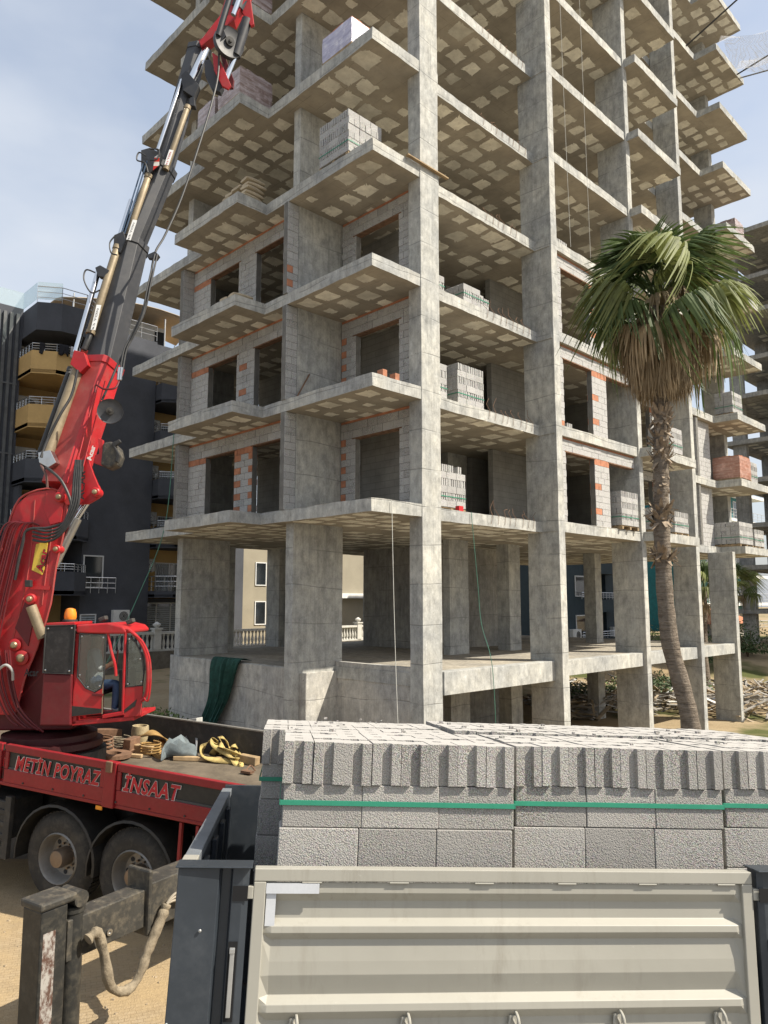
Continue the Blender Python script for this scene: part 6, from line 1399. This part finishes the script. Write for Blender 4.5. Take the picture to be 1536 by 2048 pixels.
cabp([(255, 1270), (272, 1285), (284, 1312), (288, 1345), (285, 1371), (252, 1374)], CD + CW_ - 0.005, 0.006, 'quarter_window', CG, 0)
cabp([(250, 1374), (286, 1371), (281, 1432), (247, 1436)], CD - 0.01, 0.03, 'front_panel', CR)
cabp([(250, 1374), (286, 1371), (281, 1432), (247, 1436)], CD + CW_ - 0.03, 0.03, 'front_panel', CR)
cabp([(248, 1420), (274, 1398), (270, 1412), (248, 1426)], CD - 0.016, 0.005, 'panel_stripe', PANB, 0)
mb = MB(); fr_ = curve_pts([(264, 1266, 0), (278, 1283, 0), (289, 1312, 0), (292, 1345, 0), (289, 1376, 0), (282, 1436, 0)], 5)
mb.loft([[at(p.x, p.y, CD + 0.02) for p in fr_], [at(p.x, p.y, CD + CW_ - 0.02) for p in fr_]], cap=False, closed=False); o = part('windscreen', mb, CG, smooth=True); o.modifiers.new('s', 'SOLIDIFY').thickness = 0.006
mb = MB(); mb.tube(curve_pts([at(x, y, CD - 0.05) for x, y in ((268, 1268), (286, 1285), (299, 1318), (301, 1360), (296, 1400), (288, 1396))], 6), 0.014, 7); part('grab_rail', mb, CR, smooth=True)
for pts in ([(255, 1270), (272, 1285), (284, 1312), (288, 1345), (285, 1371), (252, 1374), (255, 1270)], [(92, 1252), (150, 1250), (144, 1348), (86, 1346), (92, 1252)]):
    mb = MB(); mb.tube([at(x, y, CD - 0.065 if x < 200 and pts[0][0] < 200 else CD - 0.004) for x, y in pts], 0.011, 6); part('window_seal', mb, BLACK)
for x, y in ((97, 1257), (144, 1256), (139, 1342), (91, 1340), (164, 1273), (207, 1275), (160, 1350), (176, 1374), (200, 1372), (259, 1278), (281, 1318), (283, 1364), (256, 1368)):
    mb = MB(); mb.lathe([(0.012, 0.0), (0.012, -0.008), (0.004, -0.012)], at(x, y, CD - 0.062 if x < 150 else CD - 0.014), EF, 8); part('screw', mb, STEEL)
# far side wall and dark panel behind
cabp([(152, 1268), (212, 1268), (206, 1430), (143, 1450)], CD + CW_ - 0.02, 0.02, 'far_wall', CRK)
cabp([(92, 1252), (150, 1250), (144, 1348), (86, 1346)], CD - 0.06, 0.02, 'rear_screen', m_simple('smoked_screen', (0.02, 0.018, 0.018), 0.35, var=0.4, scl=5, dirt=0.15, dcol=(0.2, 0.19, 0.18)), 0.01)
cabp([(86, 1347), (144, 1349), (141, 1452), (78, 1452)], CD - 0.05, 0.5, 'rear_housing', CRK, 0.02)
cabp([(92, 1246), (150, 1244), (150, 1250), (92, 1252)], CD - 0.06, 0.6, 'rear_roof', CR)
# dents and chips: worn yellow edge on the door frame
cabp([(205, 1355), (207, 1355), (205, 1428), (203, 1428)], CD - 0.024, 0.004, 'chipped_edge', TAN, 0)
# seat, console, wheel
cabp([(160, 1378), (205, 1378), (205, 1392), (160, 1392)], CD + 0.25, 0.45, 'seat', BLACK, 0.03); cabp([(156, 1300), (168, 1298), (174, 1380), (160, 1380)], CD + 0.25, 0.45, 'seat_back', BLACK, 0.03)
cabp([(238, 1340), (246, 1340), (250, 1430), (236, 1432)], CD + 0.2, 0.5, 'console', BLACK, 0.01)
mb = MB(); mb.tube([at(232, 1345, CD + 0.1), at(236, 1300, CD + 0.12)], 0.012, 6); part('control_lever', mb, CRK)
# beacon and lamps
q0 = at(140, 1246, CD + 0.3)
mb = MB(); mb.lathe([(0.10, -0.01), (0.10, 0.04), (0.085, 0.05)], q0, (0, 0, 1), 20); part('beacon_base', mb, BLACK); mb = MB(); mb.lathe([(0.075, 0.05), (0.082, 0.08), (0.078, 0.14), (0.06, 0.19), (0.02, 0.205)], q0, (0, 0, 1), 20); part('beacon_lens', mb, m_simple('beacon_amber', (0.8, 0.25, 0.02), 0.2, spec=0.6), smooth=True)
for px_, py_ in ((201, 1243), (256, 1248)):
    mb = pxprism([(px_ - 6, py_ - 6), (px_ + 8, py_ - 12), (px_ + 10, py_ - 4), (px_ - 2, py_ + 2)], CD + 0.2, 0.12); part('work_lamp', mb, FRM, bev=0.01)
# ---- operator
def skin_person(label, J, E_, radii, mats, pick, parent=None):
    me = bpy.data.meshes.new('person'); names = list(J); me.from_pydata([J[k] for k in names], [(names.index(a), names.index(b)) for a, b in E_], [])
    o = bpy.data.objects.new('person', me); COL.objects.link(o); o.modifiers.new('skin', 'SKIN'); sv = me.skin_vertices[0].data
    for i, k in enumerate(names): r = radii[k]; sv[i].radius = (r, r) if not isinstance(r, tuple) else r; sv[i].use_root = (k == 'pelvis')
    ss = o.modifiers.new('sub', 'SUBSURF'); ss.levels = ss.render_levels = 2; bpy.context.view_layer.update()
    m2 = bpy.data.meshes.new_from_object(o.evaluated_get(bpy.context.evaluated_depsgraph_get())); bpy.data.objects.remove(o)
    m2.materials.clear(); [m2.materials.append(m) for m in mats]
    for p in m2.polygons: p.material_index = pick(p.center); p.use_smooth = True
    o = bpy.data.objects.new('person', m2); COL.objects.link(o); return tag(o, label, 'person')
SKINM = m_simple('skin', (0.42, 0.24, 0.16), 0.6, var=0.08); SHIRT = m_simple('grey_shirt', (0.42, 0.43, 0.44), 0.85, var=0.1, bump=0.2); JEAN = m_simple('blue_jeans', (0.07, 0.115, 0.21), 0.9, var=0.2, scl=12, bump=0.3); SHOE = m_simple('shoe', (0.3, 0.3, 0.3), 0.7)
a_ = lambda x, y, d: at(x, y, CD + d)
J = {'pelvis': a_(192, 1372, 0.45), 'belly': a_(188, 1348, 0.45), 'chest': a_(188, 1318, 0.45), 'neck': a_(192, 1292, 0.45), 'head': a_(196, 1278, 0.45), 'crown': a_(196, 1264, 0.45),
     'hipN': a_(196, 1372, 0.34), 'kneeN': a_(234, 1366, 0.28), 'calfN': a_(233, 1388, 0.27), 'ankN': a_(229, 1413, 0.26), 'heelN': a_(227, 1419, 0.26), 'toeN': a_(242, 1421, 0.24), 'hipF': a_(196, 1372, 0.56), 'kneeF': a_(230, 1366, 0.62), 'ankF': a_(236, 1412, 0.62), 'toeF': a_(248, 1420, 0.62),
     'shN': a_(189, 1304, 0.27), 'elN': a_(200, 1342, 0.2), 'wrN': a_(218, 1330, 0.2), 'hdN': a_(226, 1326, 0.2), 'f1': a_(233, 1323, 0.185), 'f1b': a_(235, 1327, 0.19), 'f2': a_(233, 1326, 0.21), 'f2b': a_(234, 1330, 0.215), 'f3': a_(232, 1329, 0.23), 'f3b': a_(233, 1333, 0.235), 'f4': a_(231, 1331, 0.25), 'f4b': a_(231, 1335, 0.25), 'th': a_(226, 1321, 0.18), 'thb': a_(231, 1319, 0.175),
     'shF': a_(189, 1304, 0.63), 'elF': a_(203, 1340, 0.66), 'wrF': a_(222, 1332, 0.6), 'hdF': a_(228, 1330, 0.58)}
Eg = [('pelvis', 'belly'), ('belly', 'chest'), ('chest', 'neck'), ('neck', 'head'), ('head', 'crown'), ('pelvis', 'hipN'), ('hipN', 'kneeN'), ('kneeN', 'calfN'), ('calfN', 'ankN'), ('ankN', 'heelN'), ('heelN', 'toeN'), ('pelvis', 'hipF'), ('hipF', 'kneeF'), ('kneeF', 'ankF'), ('ankF', 'toeF'), ('chest', 'shN'), ('shN', 'elN'), ('elN', 'wrN'), ('wrN', 'hdN'), ('hdN', 'f1'), ('f1', 'f1b'), ('hdN', 'f2'), ('f2', 'f2b'), ('hdN', 'f3'), ('f3', 'f3b'), ('hdN', 'f4'), ('f4', 'f4b'), ('hdN', 'th'), ('th', 'thb'), ('chest', 'shF'), ('shF', 'elF'), ('elF', 'wrF'), ('wrF', 'hdF')]
rad_ = dict(pelvis=0.13, belly=0.125, chest=0.14, neck=0.055, head=0.085, crown=0.07, hipN=0.09, kneeN=0.066, calfN=0.06, ankN=0.045, heelN=0.04, toeN=0.03, hipF=0.09, kneeF=0.066, ankF=0.045, toeF=0.035, shN=0.062, elN=0.045, wrN=0.03, hdN=0.034, shF=0.062, elF=0.045, wrF=0.03, hdF=0.035, th=0.011, thb=0.009)
for k in ('f1', 'f2', 'f3', 'f4'): rad_[k] = 0.010; rad_[k + 'b'] = 0.0085
def pick(c):
    best = min(J, key=lambda k: (Vector(J[k]) - c).length)
    if best in ('neck', 'head', 'crown', 'hdN', 'hdF', 'wrN', 'th', 'thb') or best[0] == 'f': return 0
    if best in ('pelvis', 'hipN', 'hipF', 'kneeN', 'kneeF', 'calfN', 'ankN', 'ankF'): return 2
    if best in ('heelN', 'toeN', 'toeF'): return 3
    return 1
pers = skin_person('crane operator in blue jeans seated in the red cab', J, Eg, rad_, [SKINM, SHIRT, JEAN, SHOE], pick)
mb = MB(); hc = Vector(J['crown']); mb.lathe([(0.098, -0.06), (0.105, 0.0), (0.09, 0.05), (0.05, 0.085), (0.01, 0.095)], hc - EX * 0.015, (0, 0, 1), 16); o = mb.build('hair', m_simple('dark_hair', (0.02, 0.016, 0.013), 0.6), None, smooth=True); o.parent = pers
mb = MB(); hd = Vector(J['head']); mb.tube([hd + EX * 0.085 + Vector((0, 0, 0.02)), hd + EX * 0.115 - Vector((0, 0, 0.02))], [0.008, 0.016], 8); o = mb.build('nose', SKINM, None, smooth=True); o.parent = pers

# ================================================================== things lying on the truck bed
def deck(px_, py_, up=0.0):
    r, f = ray(px_, py_); p0 = P(0, 0, HB0 + 0.062); k = (p0 - CAM).dot(RZ) / r.dot(RZ); return CAM + r * k + RZ * up
def m_web(n, c): return m_simple(n, c, 0.85, var=0.35, scl=7, fine=60, bump=0.4, dirt=0.3, dcol=(0.12, 0.09, 0.05))
def webbing(name, pts, wd, m, lab, cat, tw=0.0, th=0.008):
    q = curve_pts(pts, 6); mb = MB(); rows = []
    for i, p in enumerate(q):
        d = (q[min(i + 1, len(q) - 1)] - q[max(i - 1, 0)]).normalized(); a = tw * math.sin(i * 0.35); s_ = d.cross(RZ).normalized() if abs(d.dot(RZ)) < 0.95 else EX.copy(); s_ = (s_ * math.cos(a) + d.cross(s_) * math.sin(a)).normalized(); rows.append([p - s_ * wd / 2, p + s_ * wd / 2])
    mb.loft(rows, cap=False, closed=False); o = mb.build(name, m, smooth=True); o.modifiers.new('s', 'SOLIDIFY').thickness = th; return tag(o, lab, cat) if lab else o
YW = m_web('yellow_webbing', (0.46, 0.35, 0.13)); BWB = m_web('brown_webbing', (0.36, 0.22, 0.075)); GWB = m_web('grey_webbing', (0.14, 0.17, 0.18))
rr = random.Random(14); pts = []
c0 = deck(440, 1518)
for i in range(30):
    a = i * 0.72 + 0.4 * math.sin(i * 1.3); r = 0.20 + 0.13 * math.sin(i * 0.83); pts.append(c0 + RX * (math.cos(a) * r * 1.2 - 0.02) + RW * (math.sin(a) * r * 0.9) + RZ * (0.04 + 0.13 * (1 + math.sin(i * 0.9 + 1)) * (1.1 - r * 2)))
pts += [deck(470, 1530, 0.03), deck(482, 1533, 0.02), deck(478, 1524, 0.03)]
webbing('web_sling', pts, 0.085, YW, 'tangled yellow webbing sling on the truck bed', 'sling', 0.9)
pts = [deck(x, y, h) for x, y, h in ((333, 1526, 0.03), (345, 1508, 0.16), (352, 1492, 0.27), (368, 1505, 0.2), (384, 1512, 0.06), (378, 1520, 0.03), (350, 1524, 0.04), (338, 1522, 0.09), (350, 1504, 0.24), (366, 1500, 0.26), (386, 1508, 0.12), (388, 1514, 0.03))]
mb = MB(); rows = []
for i, (x, y, h, wx) in enumerate(((324, 1524, 0.0, 0.06), (329, 1520, 0.0, 0.17), (338, 1518, 0.0, 0.24), (350, 1517, 0.0, 0.29), (362, 1518, 0.0, 0.26), (374, 1519, 0.0, 0.2), (386, 1518, 0.0, 0.15), (393, 1519, 0.0, 0.05))):
    c = deck(x, y); rows.append([c + RW * (math.cos(t) * wx * 0.55) + RZ * max(0.0, 0.02 + wx * (0.5 + 0.5 * math.sin(t)) * (1.0 + 0.2 * math.sin(3 * t + i * 1.7) + 0.12 * math.sin(7 * t + i))) for t in (2 * math.pi * k / 14 for k in range(14))])
mb.loft(rows); gs = mb.build('sling_bundle', GWB, smooth=True); tag(gs, 'grey folded sling bundle on the truck bed between the yellow and brown straps', 'sling')
mb = MB(); c = deck(350, 1505, 0.12) - RW * 0.14; mb.lathe([(0.06, 0), (0.075, 0.01), (0.06, 0.02)], c, -RW, 16); mb.build('bundle_core', SLOT, gs)
for i in range(5): 
    mb = MB(); mb.tube(curve_pts([deck(366, 1506, 0.12), deck(375 + i * 2, 1496, 0.26 - i * .02), deck(388 + i, 1500, 0.24), deck(392, 1512, 0.05)], 6), 0.008, 5); mb.build('bundle_wire', ZN, gs, smooth=True)
webbing('brown_strap', [deck(x, y, h) for x, y, h in ((280, 1496, 0.20), (298, 1500, 0.26), (322, 1506, 0.24), (348, 1512, 0.18), (342, 1512, 0.10), (320, 1506, 0.16), (308, 1508, 0.08), (326, 1518, 0.02))], 0.15, BWB, 'wide brown strap draped across the timber on the truck bed', 'strap', 0.5, 0.014)
def timber(name, px_, py_, L, wd, h, ang, lab, m=WOOD, tilt=0.0, cat='timber'):
    c = deck(px_, py_, 0.003); ex = (RX * math.cos(ang) + RW * math.sin(ang)).normalized(); ez = (RZ + ex * tilt).normalized(); ey = ez.cross(ex).normalized(); ex = ey.cross(ez); mb = MB(); mb.obox(c, ex, ey, ez, (-L / 2, -wd / 2, 0), (L / 2, wd / 2, h)); return tag(mb.build(name, m, bevel=0.008), lab, cat)
timber('timber_block', 286, 1508, 0.34, 0.12, 0.13, 0.15, 'pale short timber block beside the grey sling bundle'); timber('timber_block', 497, 1528, 0.32, 0.12, 0.12, -0.1, 'brown timber block right of the yellow sling'); timber('timber_block', 262, 1506, 0.12, 0.3, 0.22, 0.2, 'dark upright timber wedge behind the pale block', RUST)
timber('timber_plank', 225, 1512, 0.9, 0.07, 0.05, 0.3, 'thin plank lying by the rusty ring', WOOD); timber('timber_plank', 185, 1490, 0.8, 0.06, 0.06, -0.5, 'grey plank slanting under the cab', FRM)
timber('timber_post', 220, 1478, 1.6, 0.12, 0.16, 0.75, 'long dark timber lying from the cab to the strap', RUST); timber('timber_block', 395, 1522, 0.7, 0.08, 0.06, 0.5, 'narrow brown lath under the yellow sling')
mb = MB(); c = deck(228, 1517, 0.03); mb.lathe([(0.10, 0.0), (0.24, 0.0), (0.24, 0.05), (0.10, 0.05), (0.10, 0.0)], c, RZ, 28, cap=False); tag(mb.build('steel_ring', RUST), 'rusty flat steel ring lying near the red side board', 'ring')
mb = MB(); c = deck(200, 1508, 0.02); pp = [c + RX * (0.22 * math.cos(i * 0.5) * (1 - i * 0.004)) + RW * (0.15 * math.sin(i * 0.5)) + RZ * (0.01 + i * 0.004) for i in range(60)]; mb.tube(pp, 0.014, 6); tag(mb.build('wire_rope_coil', RUST, smooth=True), 'coil of rusty wire rope under the crane cab', 'rope')
mb = MB(); c = deck(278, 1490, 0.0); rows = [[c + RX * (0.1 * math.cos(t) * k) + RW * (0.1 * math.sin(t) * k) + RZ * h for t in (2 * math.pi * j / 16 for j in range(16))] for k, h in ((0.9, 0.0), (1.25, 0.1), (1.35, 0.22), (1.25, 0.3), (1.0, 0.3), (1.0, 0.2))]; mb.loft(rows); tag(mb.build('woven_sack', m_web('woven', (0.42, 0.34, 0.2)), smooth=True), 'pale woven sack standing behind the timber wedge', 'sack')
mb = MB(); mb.obox(deck(90, 1506, 0.01), RX, RW, RZ, (-0.5, -0.2, 0.0), (0.3, 0.16, 0.07)); tag(mb.build('white_panel', WHITE, bevel=0.01), 'white flat panel behind the lettered side board', 'panel')
mb = MB(); mb.obox(deck(144, 1512, 0.0), RX, RW, RZ, (-0.2, -0.12, 0.0), (0.16, 0.12, 0.17)); tag(mb.build('pale_case', m_simple('pale_green', (0.42, 0.43, 0.36), 0.7, var=0.2, dirt=0.3), bevel=0.04), 'pale plastic case behind the lettered side board', 'case')
mb = MB(); mb.obox(deck(497, 1549, 0.02), RX, RW, RZ, (-0.1, -0.05, 0), (0.06, 0.05, 0.03)); mb.tube(curve_pts([deck(490, 1548, 0.03), deck(500, 1540, 0.06), deck(510, 1545, 0.03)], 4), 0.012, 6); tag(mb.build('rusty_shackle', RUST), 'small rusty shackle near the rear of the truck bed', 'shackle')
random.seed(19)
for i in range(14):
    x, y = random.uniform(60, 330), random.uniform(1494, 1520)
    L = random.uniform(0.15, 0.6); mb = MB(); c = deck(x, y, 0.02); a = random.uniform(0, 3.1); e = RX * math.cos(a) + RW * math.sin(a) + RZ * random.uniform(0.0, 0.25); mb.tube(curve_pts([c, c + e * L * 0.5 + RZ * 0.02, c + e * L], 3), random.uniform(0.008, 0.02), 6)
    tag(mb.build('scrap_rod', random.choice((RUST, WOOD, RUST, FRM))), 'short rod among the clutter under the crane cab', 'scrap', 'scrap rods on the truck bed')
for i, (x, y) in enumerate(((240, 1500), (300, 1512))):
    mb = MB(); c = deck(x, y, 0.02); pp = [c + RX * (0.16 * math.cos(k * 0.55)) + RW * (0.11 * math.sin(k * 0.55)) + RZ * (0.01 + k * 0.0035) for k in range(50)]; mb.tube(pp, 0.012, 6); tag(mb.build('rope_coil', (HSL, BWB)[i], smooth=True), ('pale rope coil on the truck bed near the cab', 'brown rope coil on the truck bed near the grey bundle')[i], 'rope')
# concrete slab leaning behind the truck
mb = MB(); A_ = at(275, 1468, 12.6); B_2 = at(392, 1462, 11.9); d = (B_2 - A_); L = d.length; d.normalize(); n_ = d.cross(Vector((0, 0, 1))); z_ = Vector((0, 0, 1))
h0 = at(275, 1456, 12.6).z - A_.z; h1 = at(392, 1436, 11.9).z - B_2.z
mb.hexa([A_ - z_ * 1.2, B_2 - z_ * 1.2, B_2 - n_ * 0.14 - z_ * 1.2, A_ - n_ * 0.14 - z_ * 1.2, A_ + z_ * h0, B_2 + z_ * h1, B_2 - n_ * 0.14 + z_ * h1, A_ - n_ * 0.14 + z_ * h0]); tag(mb.build('concrete_barrier', CON, bevel=0.01), 'short concrete barrier standing behind the truck bed', 'barrier')
# ================================================================== safety net at the upper right
q = N('net_white'); x, y, z = q.sep(); 
def gl_(a, p): return q.ramp(q.math('ABSOLUTE', q.math('SUBTRACT', q.math('FRACT', q.math('MULTIPLY', a, 1 / p)), 0.5)), 0.06, 0.10, (1, 1, 1, 1), (0, 0, 0, 1))
f = q.math('MAXIMUM', gl_(q.math('ADD', x, z), 0.09), gl_(q.math('SUBTRACT', y, z), 0.09)); f = q.math('MAXIMUM', f, q.math('MULTIPLY', q.ramp(q.noise(1.2, 4, stretch=(4, 4, 0.6)), 0.5, 0.7), 0.5))
q.done((0.75, 0.75, 0.75), 0.8); tr = q.n('ShaderNodeBsdfTransparent'); ms = q.n('ShaderNodeMixShader'); q.l(q.math('ADD', q.math('MULTIPLY', f, 0.45), 0.08), ms.inputs[0]); q.l(tr.outputs[0], ms.inputs[1]); q.l(q.b.outputs[0], ms.inputs[2]); q.l(ms.outputs[0], q.o.inputs[0]); NET = q.mat
mb = MB(); rows = []
for i in range(10):
    a = Vector((22.4 + 3.2 * i / 9, -0.45, LV(9) + 0.1 + 0.5 * math.sin(i))); b = Vector((24.5 + 3.4 * i / 9, -5.2, LV(9) + 2.4)); row = []
    for j in range(12): t = j / 11; p_ = a.lerp(b, t); p_.z -= 0.9 * math.sin(math.pi * t) - 0.15 * math.sin(i * 1.7 + j); row.append(p_)
    rows.append(row)
mb.loft(rows, cap=False, closed=False); tag(mb.build('safety_net', NET, smooth=True), 'white mesh safety net hanging off the upper right wing', 'net')
for a, b, lab in (((1372, 92), (1490, -15), 'upper steel net pole at the top right'), ((1474, 149), (1560, 96), 'middle steel net pole at the right edge'), ((1480, 156), (1560, 134), 'lower pale net pole at the right edge')):
    A_ = hitv(*a, -0.42); B_2 = at(*b, (A_ - CAM).dot(EF) - 1.5); mb = MB(); mb.tube([A_, B_2], 0.035, 8); tag(mb.build('net_pole', STEEL if 'pale' in lab else FRM, smooth=True), lab, 'pole')
